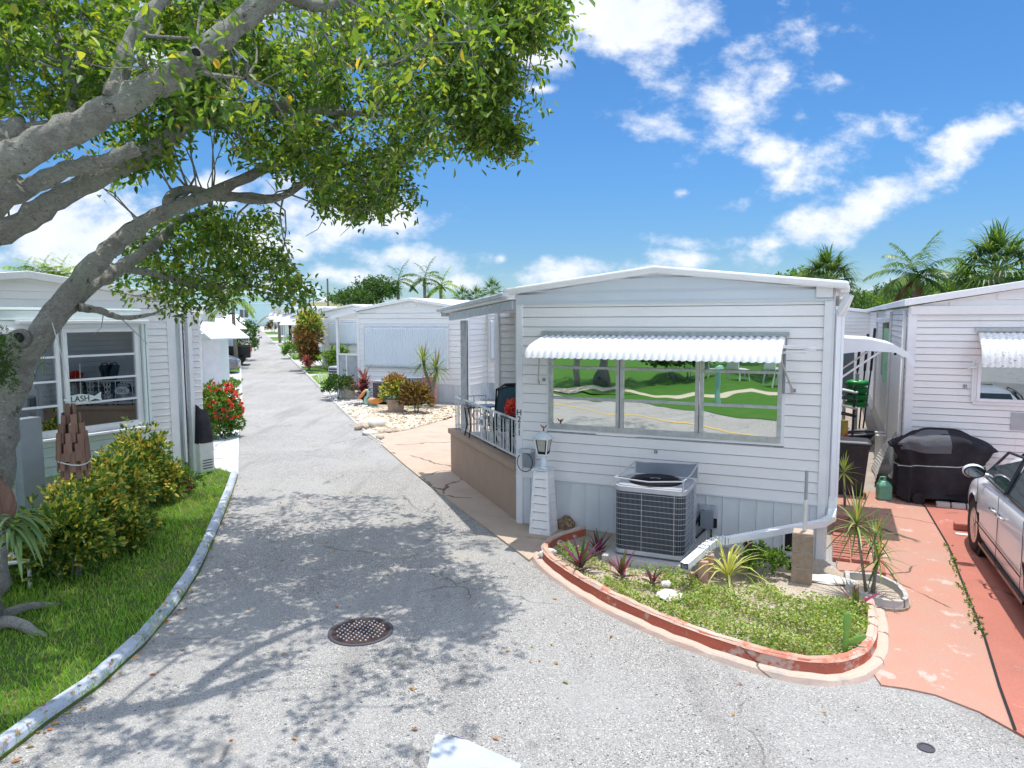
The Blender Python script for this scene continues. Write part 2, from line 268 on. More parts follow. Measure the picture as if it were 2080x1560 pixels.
MT['room']=mat('dark_interior',(.05,.055,.06),.9,nscale=2)
MT['rope']=mat('pale_cord',(.55,.60,.55),.8,nscale=50)
MT['rust']=mat('rust_red_tin',(.45,.10,.06),.7,nscale=9,col2=(.55,.35,.28))
MT['carred']=mat('red_painted_metal',(.55,.03,.03),.4,nscale=5)
MT['palmtrunk']=mat('palm_trunk_bark',(.30,.26,.22),.95,col2=(.18,.15,.12),nscale=10,namt=.6,bump=.6,bscale=20,stretch=(.5,.5,4))
MT['crown_shaft']=mat('green_crownshaft',(.20,.30,.07),.5,nscale=4,col2=(.15,.24,.05))
def bark():
    a=NM('lichen_bark',.95); c=a.mix(a.rng(a.noise(5,6,.7),.35,.65),(.44,.42,.375),(.70,.68,.61))
    li=a.rng(a.noise(4.2,7,.75),.44,.54,0,.9,True); c=a.mix(li,c,(.74,.75,.66))
    gr=a.rng(a.noise(2.1,6,.75),.54,.64,0,.5,True); c=a.mix(gr,c,(.52,.60,.43))
    sp=a.rng(a.noise(55,3,.6),.63,.68); c=a.mix(a.math('MULTIPLY',sp,.8),c,(.62,.60,.54))
    dk=a.rng(a.noise(6,8,.8),.585,.63); c=a.mix(a.math('MULTIPLY',dk,.85),c,(.06,.052,.04))
    mp=a.t.nodes.new('ShaderNodeMapping'); mp.inputs['Scale'].default_value=(1,1,2.2); a.t.links.new(a.co,mp.inputs[0]); cr=a.rng(a.noise(26,7,.75,1.2,vec=mp.outputs[0]),.40,.60); c=a.mix(a.rng(cr,0,.45,.45,0),c,(.13,.12,.105))
    a.bump(a.math('ADD',a.math('MULTIPLY',cr,.6),a.math('ADD',a.noise(12,6,.7),a.math('MULTIPLY',a.noise(60,4,.7),.4))),1.,.07); return a.color(c)
MT['bark']=bark()
def mirror_glass():
    m=bpy.data.materials.new('reflective_window_glass'); m.use_nodes=True; t=m.node_tree; b=t.nodes['Principled BSDF']
    b.inputs['Base Color'].default_value=(.68,.70,.66,1); b.inputs['Metallic'].default_value=1; b.inputs['Roughness'].default_value=.012
    tcn=t.nodes.new('ShaderNodeTexCoord'); n=t.nodes.new('ShaderNodeTexNoise'); n.inputs['Scale'].default_value=1.5; n.inputs['Detail'].default_value=1.2; t.links.new(tcn.outputs['Object'],n.inputs['Vector'])
    bp=t.nodes.new('ShaderNodeBump'); bp.inputs['Strength'].default_value=.36; bp.inputs['Distance'].default_value=.012; t.links.new(n.outputs['Fac'],bp.inputs['Height']); t.links.new(bp.outputs[0],b.inputs['Normal']); return m
MT['mirror']=mirror_glass()
def glass():
    m=bpy.data.materials.new('clear_window_glass'); m.use_nodes=True; t=m.node_tree; o=t.nodes['Material Output']; t.nodes.remove(t.nodes['Principled BSDF'])
    tr=t.nodes.new('ShaderNodeBsdfTransparent'); tr.inputs[0].default_value=(.75,.8,.8,1); gl=t.nodes.new('ShaderNodeBsdfGlossy'); gl.inputs['Roughness'].default_value=.01; gl.inputs[0].default_value=(.9,.93,.93,1)
    ms=t.nodes.new('ShaderNodeMixShader'); ms.inputs[0].default_value=.42; t.links.new(tr.outputs[0],ms.inputs[1]); t.links.new(gl.outputs[0],ms.inputs[2]); t.links.new(ms.outputs[0],o.inputs[0]); return m
MT['glass']=glass()
MT['darkglass']=mat('dark_window_glass',(.015,.02,.03),.03,spec=1.,nscale=1)
MT['leafmain']=leafmat('broad_tree_leaf',[(0,(.035,.085,.018)),(.3,(.06,.13,.022)),(.6,(.10,.185,.03)),(.85,(.18,.26,.04)),(.985,(.26,.32,.05)),(1.,(.50,.34,.05))],trans=.38)
MT['grass']=leafmat('grass_blade',[(0,(.10,.25,.025)),(.5,(.17,.35,.04)),(.85,(.27,.43,.06)),(1,(.45,.42,.14))],.6,.3)
MT['croton']=leafmat('yellow_croton_leaf',[(0,(.05,.13,.02)),(.5,(.11,.22,.035)),(.62,(.38,.40,.07)),(.85,(.62,.56,.12)),(1,(.58,.34,.06))],trans=.2)
MT['darkcroton']=leafmat('green_croton_leaf',[(0,(.035,.09,.015)),(.5,(.07,.16,.025)),(.7,(.26,.30,.04)),(1,(.46,.42,.07))],trans=.25)
MT['redleaf']=leafmat('red_cordyline_leaf',[(0,(.07,.012,.018)),(.5,(.14,.02,.03)),(.8,(.28,.08,.08)),(1,(.40,.22,.18))],trans=.2)
MT['orangeleaf']=leafmat('orange_croton_leaf',[(0,(.08,.10,.02)),(.4,(.22,.20,.04)),(.7,(.40,.14,.05)),(1,(.5,.30,.15))],trans=.2)
MT['bronze']=leafmat('bronze_croton_leaf',[(0,(.06,.03,.015)),(.5,(.14,.07,.025)),(.8,(.34,.22,.05)),(1,(.12,.16,.03))],trans=.2)
MT['hedge']=leafmat('dark_hedge_leaf',[(0,(.02,.06,.012)),(.6,(.045,.11,.02)),(1,(.11,.19,.035))],trans=.25)
MT['hedgelt']=leafmat('light_hedge_leaf',[(0,(.05,.12,.02)),(.6,(.10,.20,.03)),(1,(.22,.32,.06))],trans=.3)
MT['cover_g']=leafmat('groundcover_leaf',[(0,(.10,.19,.03)),(.4,(.21,.33,.06)),(.75,(.38,.46,.12)),(.9,(.45,.45,.2)),(1,(.36,.25,.16))],trans=.25)
MT['palm']=leafmat('palm_leaflet',[(0,(.03,.08,.02)),(.6,(.06,.13,.03)),(1,(.16,.22,.05))],trans=.25)
MT['palmy']=leafmat('yellowish_palm_leaflet',[(0,(.06,.15,.02)),(.6,(.14,.26,.03)),(1,(.34,.38,.06))],trans=.3)
MT['palmdead']=leafmat('dry_palm_leaflet',[(0,(.14,.09,.05)),(.6,(.26,.17,.09)),(1,(.36,.26,.14))],trans=.2)
MT['drac']=leafmat('dracaena_leaf',[(0,(.04,.10,.02)),(.5,(.09,.18,.03)),(.85,(.30,.36,.10)),(1,(.40,.12,.08))],trans=.2)
MT['dracg']=leafmat('lime_dracaena_leaf',[(0,(.22,.34,.04)),(1,(.42,.50,.12))],trans=.25)
MT['rhoeog']=leafmat('green_purple_blade',[(0,(.05,.12,.04)),(.45,(.09,.17,.05)),(.55,(.12,.015,.07)),(1,(.20,.03,.11))],trans=.15)
MT['rhoeop']=leafmat('magenta_blade',[(0,(.12,.015,.07)),(.6,(.24,.03,.11)),(1,(.10,.16,.04))],trans=.2)
MT['spider']=leafmat('yellow_striped_blade',[(0,(.42,.44,.10)),(.7,(.60,.60,.22)),(1,(.2,.3,.06))],trans=.2)
MT['cactus']=mat('green_cactus_pad',(.13,.30,.05),.5,col2=(.20,.38,.06),nscale=12,namt=.4)
MT['flower']=leafmat('red_flower_petal',[(0,(.55,.03,.03)),(.6,(.70,.08,.07)),(1,(.75,.25,.18))],trans=.2)
MT['fern']=leafmat('staghorn_frond',[(0,(.07,.14,.05)),(1,(.16,.24,.08))],trans=.15)
MT['litter']=leafmat('fallen_leaf',[(0,(.45,.14,.04)),(.5,(.50,.28,.05)),(.8,(.20,.09,.04)),(1,(.35,.38,.06))],trans=.1)
# ---------------- builders ----------------
class MB:
    def __init__(s): s.v=[]; s.f=[]; s.T=None
    def pt(s,p):
        if s.T is not None: p=s.T(*p)
        s.v.append((float(p[0]),float(p[1]),float(p[2]))); return len(s.v)-1
    def face(s,*pts): s.f.append([s.pt(p) for p in pts])
    def box(s,x0,x1,y0,y1,z0,z1):
        i=[s.pt(p) for p in ((x0,y0,z0),(x1,y0,z0),(x1,y1,z0),(x0,y1,z0),(x0,y0,z1),(x1,y0,z1),(x1,y1,z1),(x0,y1,z1))]
        for q in ((0,3,2,1),(4,5,6,7),(0,1,5,4),(1,2,6,5),(2,3,7,6),(3,0,4,7)): s.f.append([i[k] for k in q])
        return s
    def tube(s,path,r,n=6,cap=True,sq=None):
        path=[Vector(p) for p in path]; m=len(path)
        rs=r if isinstance(r,(list,tuple)) else [r]*m
        prev=None; rings=[]
        for k in range(m):
            t=(path[min(k+1,m-1)]-path[max(k-1,0)]).normalized()
            if prev is None:
                a=Vector((0,0,1)) if abs(t.z)<.9 else Vector((1,0,0)); nx=t.cross(a).normalized()
            else: nx=(prev-t*prev.dot(t)).normalized()
            prev=nx; ny=t.cross(nx); ring=[]
            for j in range(n):
                an=2*math.pi*(j+.5)/n; ring.append(s.pt(path[k]+nx*(math.cos(an)*rs[k])+ny*(math.sin(an)*rs[k])))
            rings.append(ring)
        for k in range(m-1):
            for j in range(n): s.f.append([rings[k][j],rings[k][(j+1)%n],rings[k+1][(j+1)%n],rings[k+1][j]])
        if cap: s.f.append(rings[0][::-1]); s.f.append(rings[-1])
        return s
    def lathe(s,prof,cx=0,cy=0,n=16,sx=1,sy=1,rot=0):
        rings=[[s.pt((cx+sx*r*math.cos(rot+2*math.pi*j/n),cy+sy*r*math.sin(rot+2*math.pi*j/n),z)) for j in range(n)] for r,z in prof]
        for a,b in zip(rings,rings[1:]):
            for j in range(n): s.f.append([a[j],a[(j+1)%n],b[(j+1)%n],b[j]])
        s.f.append(rings[0][::-1]); s.f.append(rings[-1]); return s
    def prism(s,poly,z0,z1):
        a=[s.pt((x,y,z0)) for x,y in poly]; b=[s.pt((x,y,z1)) for x,y in poly]; n=len(poly)
        for j in range(n): s.f.append([a[j],a[(j+1)%n],b[(j+1)%n],b[j]])
        s.f.append(a[::-1]); s.f.append(b); return s
    def grid(s,fn,nu,nv,closeu=False):
        g=[[s.pt(fn(i/nu,j/nv)) for j in range(nv+1)] for i in range(nu+1)]
        for i in range(nu):
            for j in range(nv): s.f.append([g[i][j],g[i+1][j],g[i+1][j+1],g[i][j+1]])
        return s
    def rock(s,c,r,seed=0,n=10,rough=.25):
        R=random.Random(seed); ph=[R.uniform(0,6) for _ in range(6)]
        def fn(u,v):
            a=2*math.pi*u; b=math.pi*(v-.5); k=1+rough*(math.sin(3*a+ph[0])*math.cos(2*b+ph[1])*.6+math.sin(5*a*1+ph[2]+3*b)*.4*abs(math.cos(b)))
            return (c[0]+r[0]*k*math.cos(a)*math.cos(b),c[1]+r[1]*k*math.sin(a)*math.cos(b),c[2]+r[2]*k*math.sin(b))
        return s.grid(fn,n,max(5,n//2+1))
    def add(s,V,Fc):
        o=len(s.v); s.v.extend(map(tuple,V)); s.f.extend([[i+o for i in f] for f in Fc]); return s
def mkmesh(name,mb,smooth=False):
    me=bpy.data.meshes.new(name); me.from_pydata(mb.v,[],mb.f); me.validate()
    if smooth: me.polygons.foreach_set('use_smooth',[True]*len(me.polygons))
    me.update(); return me
def thing(name,label,cat,loc=(0,0,0),rz=0,group=None):
    o=bpy.data.objects.new(name,None); COL.objects.link(o); o.location=loc; o.rotation_euler=(0,0,rz); o.empty_display_size=.2
    o['label']=label; o['category']=cat
    if group: o['group']=group
    return o
def part(name,mb,m,parent=None,smooth=False,world=False,bevel=0,label=None):
    if world and parent is not None:
        rt=parent
        while rt.parent: rt=rt.parent
        Mi=(Matrix.Translation(rt.location)@Matrix.Rotation(rt.rotation_euler.z,4,'Z')).inverted()
        mb.v=[tuple(Mi@Vector(p)) for p in mb.v]
    me=mb if isinstance(mb,bpy.types.Mesh) else mkmesh(name,mb,smooth)
    o=bpy.data.objects.new(name,me); COL.objects.link(o); me.materials.append(MT[m] if isinstance(m,str) else m)
    if parent is not None: o.parent=parent
    if bevel:
        b=o.modifiers.new('bevel','BEVEL'); b.width=bevel; b.segments=2; b.limit_method='ANGLE'
    if label: o['label']=label
    return o
def single(name,mb,m,label,cat,loc=(0,0,0),rz=0,group=None,smooth=False,world=False,kind=None,bevel=0):
    if world:
        Mi=(Matrix.Translation(loc)@Matrix.Rotation(rz,4,'Z')).inverted(); mb.v=[tuple(Mi@Vector(p)) for p in mb.v]
    o=part(name,mb,m,None,smooth,bevel=bevel); o.location=loc; o.rotation_euler=(0,0,rz)
    if kind: o['kind']=kind
    if label: o['label']=label
    if cat: o['category']=cat
    if group: o['group']=group
    return o
def struct(name,mb,m,kind='structure'):
    o=part(name,mb,m); o['kind']=kind; return o
def copytree(o,parent=None):
    c=o.copy(); COL.objects.link(c); c.parent=parent
    for ch in list(o.children): copytree(ch,c)
    return c
def gz(y): return 0 if y<30 else min(1.5,.014*(y-30))
# numpy mesh straight from arrays (foliage)
class NB:
    def __init__(s): s.V=[]; s.Q=[]; s.n=0
    def add(s,V,Q):
        s.V.append(np.asarray(V,float)); s.Q.append(np.asarray(Q,int)+s.n); s.n+=len(V)
    def leaves(s,C,D,Lh,Wd,fold=.25,up=None):
        """C base points, D directions, folded six-vertex leaves"""
        C=np.asarray(C,float); D=np.asarray(D,float); n=len(C); D/=np.linalg.norm(D,axis=1)[:,None]+1e-9
        R=rng.normal(size=(n,3)) if up is None else np.asarray(up,float)+rng.normal(size=(n,3))*.35
        S=np.cross(D,R); S/=np.linalg.norm(S,axis=1)[:,None]+1e-9; Nn=np.cross(S,D)
        Lh=np.broadcast_to(np.asarray(Lh,float),(n,))[:,None]; Wd=np.broadcast_to(np.asarray(Wd,float),(n,))[:,None]
        b=C; t=C+D*Lh-Nn*Lh*.12
        r1=C+D*Lh*.35+S*Wd*.5+Nn*Wd*fold; r2=C+D*Lh*.72+S*Wd*.42+Nn*Wd*fold*.8
        l1=C+D*Lh*.35-S*Wd*.5+Nn*Wd*fold; l2=C+D*Lh*.72-S*Wd*.42+Nn*Wd*fold*.8
        V=np.stack([b,r1,r2,t,l2,l1],1).reshape(-1,3); k=np.arange(n)[:,None]*6
        s.add(V,np.concatenate([k+[0,1,2,3],k+[0,3,4,5]],0))
    def blades(s,C,D,Lh,Wd):
        """single bent blades of two quads"""
        C=np.asarray(C,float); n=len(C); D=np.asarray(D,float); D/=np.linalg.norm(D,axis=1)[:,None]
        a=rng.uniform(0,2*np.pi,n); S=np.stack([np.cos(a),np.sin(a),a*0],1); bend=np.stack([np.cos(a+1.57),np.sin(a+1.57),a*0],1)*rng.uniform(0,.6,n)[:,None]
        Lh=np.asarray(Lh,float)[:,None]; Wd=np.asarray(Wd,float)[:,None]; m=C+D*Lh*.55+bend*Lh*.2; t=C+D*Lh*.95+bend*Lh*.8
        V=np.stack([C-S*Wd*.5,C+S*Wd*.5,m+S*Wd*.4,m-S*Wd*.4,t+S*Wd*.06,t-S*Wd*.06],1).reshape(-1,3); k=np.arange(n)[:,None]*6
        s.add(V,np.concatenate([k+[0,1,2,3],k+[3,2,4,5]],0))
    def strap(s,base,dr,length,width,droop=.6,seg=5,up=(0,0,1),cup=.15):
        """long arching strap leaf"""
        p=Vector(base); d=Vector(dr).normalized(); V=[]; st=length/seg
        for i in range(seg+1):
            t=i/seg; wd=width*(.55+.9*t if t<.35 else (1-t)**.75*1.32+.02)*.5
            sd=d.cross(Vector(up)); sd=sd.normalized() if sd.length>1e-4 else Vector((1,0,0))
            nn=sd.cross(d)
            V+= [p-sd*wd+nn*wd*cup,p+sd*wd+nn*wd*cup]
            p=p+d*st; d=(d+Vector((0,0,-droop/seg))).normalized()
        Q=[[2*i,2*i+1,2*i+3,2*i+2] for i in range(seg)]
        s.add([tuple(v) for v in V],Q)
    def mesh(s,name,off=(0,0,0)):
        V=np.concatenate(s.V)-np.asarray(off); Q=np.concatenate(s.Q)
        me=bpy.data.meshes.new(name); me.vertices.add(len(V)); me.vertices.foreach_set('co',V.astype(np.float32).ravel())
        me.loops.add(len(Q)*4); me.loops.foreach_set('vertex_index',Q.astype(np.int32).ravel())
        me.polygons.add(len(Q)); me.polygons.foreach_set('loop_start',np.arange(0,len(Q)*4,4,dtype=np.int32))
        try: me.polygons.foreach_set('loop_total',np.full(len(Q),4,dtype=np.int32))
        except Exception: pass
        me.update(calc_edges=True); me.validate(); return me
def rdir(n,zmin=-.2):
    d=rng.normal(size=(n*3,3)); d/=np.linalg.norm(d,axis=1)[:,None]; d=d[d[:,2]>zmin][:n]; return d
def inpoly(pt,poly):
    x,y=pt; c=False; n=len(poly); j=n-1
    for i in range(n):
        xi,yi=poly[i]; xj,yj=poly[j]
        if (yi>y)!=(yj>y) and x<(xj-xi)*(y-yi)/(yj-yi+1e-12)+xi: c=not c
        j=i
    return c
def inpoly_np(X,Y,poly):
    c=np.zeros(len(X),bool); n=len(poly); j=n-1
    for i in range(n):
        xi,yi=poly[i]; xj,yj=poly[j]
        t=((yi>Y)!=(yj>Y))&(X<(xj-xi)*(Y-yi)/(yj-yi+1e-12)+xi); c^=t; j=i
    return c
def bush(nb,c,r,n,L_,W_,whorl=6,shell=.55,zmin=-.3):
    """leaf whorls through the outer volume of an uneven ellipsoid"""
    d=rdir(n,zmin); ph=rng.uniform(0,6,4)
    k=1+.18*np.sin(3*np.arctan2(d[:,1],d[:,0])+ph[0])+.15*np.sin(5*d[:,2]+ph[1]+2*np.arctan2(d[:,1],d[:,0]))
    rad=rng.uniform(shell**2,1,len(d))**.5*k
    C=np.asarray(c)+d*rad[:,None]*np.asarray(r)
    C=np.repeat(C,whorl,0); D=np.repeat(d,whorl,0)+rng.normal(size=(len(C),3))*.75; D[:,2]+=.15
    C=C+rng.normal(size=C.shape)*L_*.25
    ok=C[:,2]>.01
    nb.leaves(C[ok],D[ok],rng.uniform(.7,1.2,ok.sum())*L_,rng.uniform(.8,1.2,ok.sum())*W_)
def stems(mb,c,r,n,base,rad=.012):
    for i in range(n):
        a=random.uniform(0,6.28); q=(c[0]+r[0]*.6*math.cos(a)*random.random(),c[1]+r[1]*.6*math.sin(a)*random.random(),c[2]+r[2]*random.uniform(-.1,.7))
        b=(base[0]+random.uniform(-.1,.1),base[1]+random.uniform(-.1,.1),base[2]); mid=tuple((b[k]+q[k])/2+random.uniform(-.04,.04) for k in range(3))
        mb.tube([b,mid,q],[rad,rad*.8,rad*.4],5)
# --------- house frame ---------
class House:
    """local frame: x along the facade (left to right seen from the road), -y faces out, z up"""
    def __init__(s,origin,rz,z0=0): s.o=Vector((origin[0],origin[1],z0)); s.rz=rz; s.c=math.cos(rz); s.s=math.sin(rz)
    def w(s,x,y,z=0): return (s.o.x+s.c*x-s.s*y,s.o.y+s.s*x+s.c*y,s.o.z+z)
    def loc(s,X,Y): dx=X-s.o.x; dy_=Y-s.o.y; return (s.c*dx+s.s*dy_,-s.s*dx+s.c*dy_)
    def fac(s,px,py,y=0):
        """facade coordinates of a pixel, on the plane local y"""
        d=ray(px,py); n=(-s.s,s.c); q=s.w(0,y); t=((q[0])*n[0]+(q[1])*n[1])/(d[0]*n[0]+d[1]*n[1])
        p=d*t; return s.loc(p[0],p[1])[0],float(p[2]+H-s.o.z)
def Tfront(y): return lambda a,o,z:(a,y-o,z)
def Tleft(x): return lambda a,o,z:(x-o,a,z)
def Tright(x): return lambda a,o,z:(x+o,a,z)
def Tback(y): return lambda a,o,z:(-a,y+o,z)
def siding(mb,a0,a1,z0,z1,pitch=.125,dep=.016,holes=(),clip=None):
    z=z0
    while z<z1-.01:
        zt=min(z+pitch,z1); lo,hi=(a0,a1) if clip is None else clip(zt)
        if hi-lo>.02:
            segs=[(lo,hi)]
            for (h0,h1,g0,g1) in holes:
                if zt>g0 and z<g1:
                    ns=[]
                    for (p,q) in segs:
                        if h1<=p or h0>=q: ns.append((p,q)); continue
                        if h0>p: ns.append((p,h0))
                        if h1<q: ns.append((h1,q))
                    segs=ns
            sl=.0085
            for p,q in segs:
                mb.face((p,dep,z),(q,dep,z),(q,.003,zt-sl),(p,.003,zt-sl)); mb.face((p,-.03,z),(q,-.03,z),(q,dep,z),(p,dep,z))
                mb.face((p,.003,zt-sl),(q,.003,zt-sl),(q,-.03,zt-sl),(p,-.03,zt-sl)); mb.face((p,-.03,zt-sl),(q,-.03,zt-sl),(q,-.03,zt),(p,-.03,zt))
        z=zt
def skirting(mb,a0,a1,z0,z1,step=.19):
    a=a0
    while a<a1-.01:
        b=min(a+step,a1); mb.face((a,.004,z0),(b-.018,.004,z0),(b-.018,.004,z1),(a,.004,z1))
        mb.face((b-.018,.004,z0),(b-.012,.016,z0),(b-.012,.016,z1),(b-.018,.004,z1)); mb.face((b-.012,.016,z0),(b-.004,.016,z0),(b-.004,.016,z1),(b-.012,.016,z1)); mb.face((b-.004,.016,z0),(b,.004,z0),(b,.004,z1),(b-.004,.016,z1))
        a=b
def gable_roof(mb,W,D,ze,rise,th=.11,ov=.12,ovs=.1,ridge=None):
    xr=W/2 if ridge is None else ridge; x0=-ovs; x1=W+ovs
    pts=[(x0,ze),(xr,ze+rise),(x1,ze),(x1,ze+th),(xr,ze+rise+th),(x0,ze+th)]
    a=[mb.pt((x,-ov,z)) for x,z in pts]; b=[mb.pt((x,D+ov,z)) for x,z in pts]
    for q in ((0,1,4,5),(1,2,3,4)): mb.f.append([a[k] for k in q]); mb.f.append([b[k] for k in q][::-1])
    for i in range(6): j=(i+1)%6; mb.f.append([a[j],a[i],b[i],b[j]])
def corrug(u,n,amp): return amp*abs(math.sin(math.pi*n*u))
def make_awning(parent,x0,x1,zt,out,drop,yw=0,n=35,m='aluwhite',T=None,arms=True,name='awning',scallop=.012):
    """rounded corrugated window awning"""
    prof=[(0,zt),(out*.30,zt-drop*.14),(out*.6,zt-drop*.30),(out*.78,zt-drop*.42),(out*.9,zt-drop*.58),(out*.97,zt-drop*.78),(out,zt-drop)]
    NV=len(prof)-1; per=8
    def fn(u,v):
        k=v*NV; i=min(int(k),NV-1); f=k-i; o=prof[i][0]*(1-f)+prof[i+1][0]*f; z=prof[i][1]*(1-f)+prof[i+1][1]*f
        c=corrug(u,n,.020); z2=z+c*(1-v*.5); o2=o+c*v
        if v>=.999: z2=z-scallop*abs(math.sin(math.pi*n*u))
        return (x0+(x1-x0)*u,yw-o2-.005,z2)
    mb=MB(); mb.T=T; mb.grid(fn,n*per,NV)
    aw=part(name,mb,m,parent,smooth=True)
    hd=MB(); hd.T=T; hd.box(x0-.04,x1+.04,yw-.035,yw-.003,zt+.02,zt+.06); hd.box(x0-.04,x1+.04,yw-.06,yw-.035,zt+.008,zt+.024)
    part('header_strip',hd,'alu',aw)
    for xe in (x0,x1):   # end cheeks
        ck=MB(); ck.T=T
        top=[(o,z) for o,z in prof]; low=[(o*.98,z-.035-.05*(1-o/out)) for o,z in prof]
        for (a,b),(c,d_) in zip(zip(top,top[1:]),zip(low,low[1:])):
            ck.face((xe,yw-a[0]-.004,a[1]),(xe,yw-b[0]-.004,b[1]),(xe,yw-d_[0]-.004,d_[1]),(xe,yw-c[0]-.004,c[1]))
        part('end_cheek',ck,m,aw)
        if arms:
            am=MB(); am.T=T; am.tube([(xe,yw-out*.75,zt-drop*.62),(xe+(.02 if xe==x0 else -.02),yw-.02,zt-drop-.35)],.012,6); part('support_arm',am,'alu',aw)
    return aw
def make_shutter(parent,x0,x1,z0,z1,out=.10,n=44,T=None):
    """closed corrugated awning shutter, curled under at the foot"""
    prof=[(.05,z1),(out*.9,z1-.03),(out,z1-.1),(out,z0+.18),(out*1.15,z0+.10),(out*1.05,z0+.03),(out*.6,z0)]
    NV=len(prof)-1
    def fn(u,v):
        k=v*NV; i=min(int(k),NV-1); f=k-i; o=prof[i][0]*(1-f)+prof[i+1][0]*f; z=prof[i][1]*(1-f)+prof[i+1][1]*f
        return (x0+(x1-x0)*u,-(o+corrug(u,n,.03)),z)
    mb=MB(); mb.T=T; mb.grid(fn,n*6,NV); s=part('window_shutter',mb,'shutter',parent,smooth=True)
    f=MB(); f.T=T; f.box(x0-.05,x1+.05,-.09,-.005,z1+.01,z1+.07); f.box(x0-.03,x0-.004,-.12,-.005,z0,z1); f.box(x1+.004,x1+.03,-.12,-.005,z0,z1); part('shutter_frame',f,'trim',s); return s
def make_window(parent,x0,x1,z0,z1,cols=1,rows=2,glass='darkglass',fr='alu',T=None,out=.045,fw=.045,trim=True):
    w_=MB(); w_.T=T
    for a,b,c,d in ((x0,x1,z0,z0+fw),(x0,x1,z1-fw,z1)): w_.box(a,b,-out,-.004,c,d)
    for a,b in ((x0,x0+fw),(x1-fw,x1)): w_.box(a,b,-out,-.004,z0+fw,z1-fw)
    cw=(x1-x0)/cols; gl=[]
    for c in range(cols):
        a=x0+cw*c; b=a+cw
        if c: w_.box(a-fw*.55,a+fw*.55,-out-.004,-.004,z0+fw,z1-fw)
        rh=(z1-z0-2*fw)/rows
        for r in range(1,rows): zz=z0+fw+rh*r; w_.box(a+fw*(.55 if c else 1),b-fw*(.55 if c<cols-1 else 1),-out+.006,-.008,zz-.016,zz+.016)
        gl.append((a+.02,b-.02))
    f=part('window_frame',w_,fr,parent,bevel=.003)
    for a,b in gl:
        g=MB(); g.T=T; g.face((a,-.02,z0+.02),(b,-.02,z0+.02),(b,-.02,z1-.02),(a,-.02,z1-.02)); part('pane',g,glass,f)
    if trim:
        t=MB(); t.T=T; e=.05
        t.box(x0-e,x1+e,-.028,-.001,z0-e,z0-.001); t.box(x0-e,x0-.001,-.028,-.001,z0,z1); t.box(x1+.001,x1+e,-.028,-.001,z0,z1); t.box(x0-e,x1+e,-.028,-.001,z1+.001,z1+e); part('sill_trim',t,'trim',f)
    return f
def simple_home(label,origin,rz,W,D,z0=0,ze=3.1,rise=.33,skirt=.6,pitch=.125,sid='siding',group=None,shell_only=False,gabpanel=False,holes=(),ov=.1):
    h=House(origin,rz,z0); root=thing('mobile_home',label,'mobile home',(h.o.x,h.o.y,z0),rz,group)
    mb=MB(); mb.T=Tfront(0)
    clip=lambda z:(0,W) if z<=ze else (W/2*(z-ze)/rise, W-W/2*(z-ze)/rise)
    siding(mb,0,W,skirt,ze+(0 if gabpanel else rise-.02),pitch,holes=holes,clip=clip)
    mb.T=Tleft(0); siding(mb,0,D,skirt,ze,pitch); mb.T=Tright(W); siding(mb,0,D,skirt,ze,pitch); mb.T=Tback(D); siding(mb,-W,0,skirt,ze+rise-.02,pitch,clip=lambda z:(-W,0) if z<=ze else (-W+W/2*(z-ze)/rise,-W/2*(z-ze)/rise))
    mb.T=None
    if not gabpanel: mb.face((0,-.001,ze-.05),(W,-.001,ze-.05),(W,-.001,ze),(W/2,-.001,ze+rise),(0,-.001,ze))
    part('siding_wall',mb,sid,root)
    sk=MB(); sk.T=Tfront(0); skirting(sk,0,W,0,skirt-.002); sk.T=Tleft(0); skirting(sk,0,D,0,skirt-.002); sk.T=Tright(W); skirting(sk,0,D,0,skirt-.002); part('skirting',sk,'skirt',root)
    rf=MB(); gable_roof(rf,W,D,ze,rise,ov=ov); part('roof',rf,'roof',root,bevel=.01)
    e=.022
    for x in (0,W):
        tr=MB(); s_=-1 if x==0 else 1
        tr.box(min(x+s_*e,x-s_*.09),max(x+s_*e,x-s_*.09),-e,0,skirt*.0+.02,ze-.004); tr.box(min(x,x+s_*e),max(x,x+s_*e),0.001,.09,.02,ze-.004)
        part('corner_trim',tr,'trim',root)
    return h,root
# ================= GROUND =================
m_=mat('dim_reflective_glass',(.34,.37,.38),.015,metal=1,nscale=1); MT['dimmirror']=m_
g=MB(); 
ys=[-90,-40,-14,0,30,60,100,137,400,1500]
for a,b in zip(ys,ys[1:]):
    X=1500 if b>300 or a<-60 else 300
    g.face((-1500,a,gz(a)-.03),(1500,a,gz(a)-.03),(1500,b,gz(b)-.03),(-1500,b,gz(b)-.03))
struct('ground',g,'fargrass')
def sheet(name,poly,z,m,far=False,kind='structure'):
    mb=MB(); mb.face(*[(x,y,z+(gz(y) if far else 0)) for x,y in poly]); [mb.face((a[0],a[1],z),(b[0],b[1],z),(b[0],b[1],-.03),(a[0],a[1],-.03)) for a,b in zip(poly,poly[1:]+poly[:1])]; return struct(name,mb,m,kind)
def px(*pts,z=0): return [G(x,y,z) for x,y in pts]
kerbL=px((-60,1600),(0,1548),(100,1470),(200,1400),(300,1308),(360,1235),(405,1165),(432,1105),(455,1050),(472,1005),(484,966))
leftE=kerbL+px((486,900),(489,840),(492,790))
rightE=px((2140,1545),(2080,1512),(1990,1450),(1900,1415),(1840,1402),(1790,1395),(1700,1408),(1600,1392),(1500,1360),(1400,1325),(1290,1278),(1200,1232),(1130,1180),(1075,1142),(1020,1100),(940,1040),(875,990),(820,945),(775,905),(740,880),(690,832),(650,790))
RD=Vector((-.355,.935,0))
le=leftE[-1]; re=rightE[-1]
road=MB()
nearpoly=[(30,-13),(30,2),*[(x,y) for x,y in rightE],*[(x,y) for x,y in leftE[::-1]],(-9,2),(-30,-13)]
road.face(*[(x,y,.004) for x,y in nearpoly])
la,ra=le,re; steps=[30,45,70,100,137]
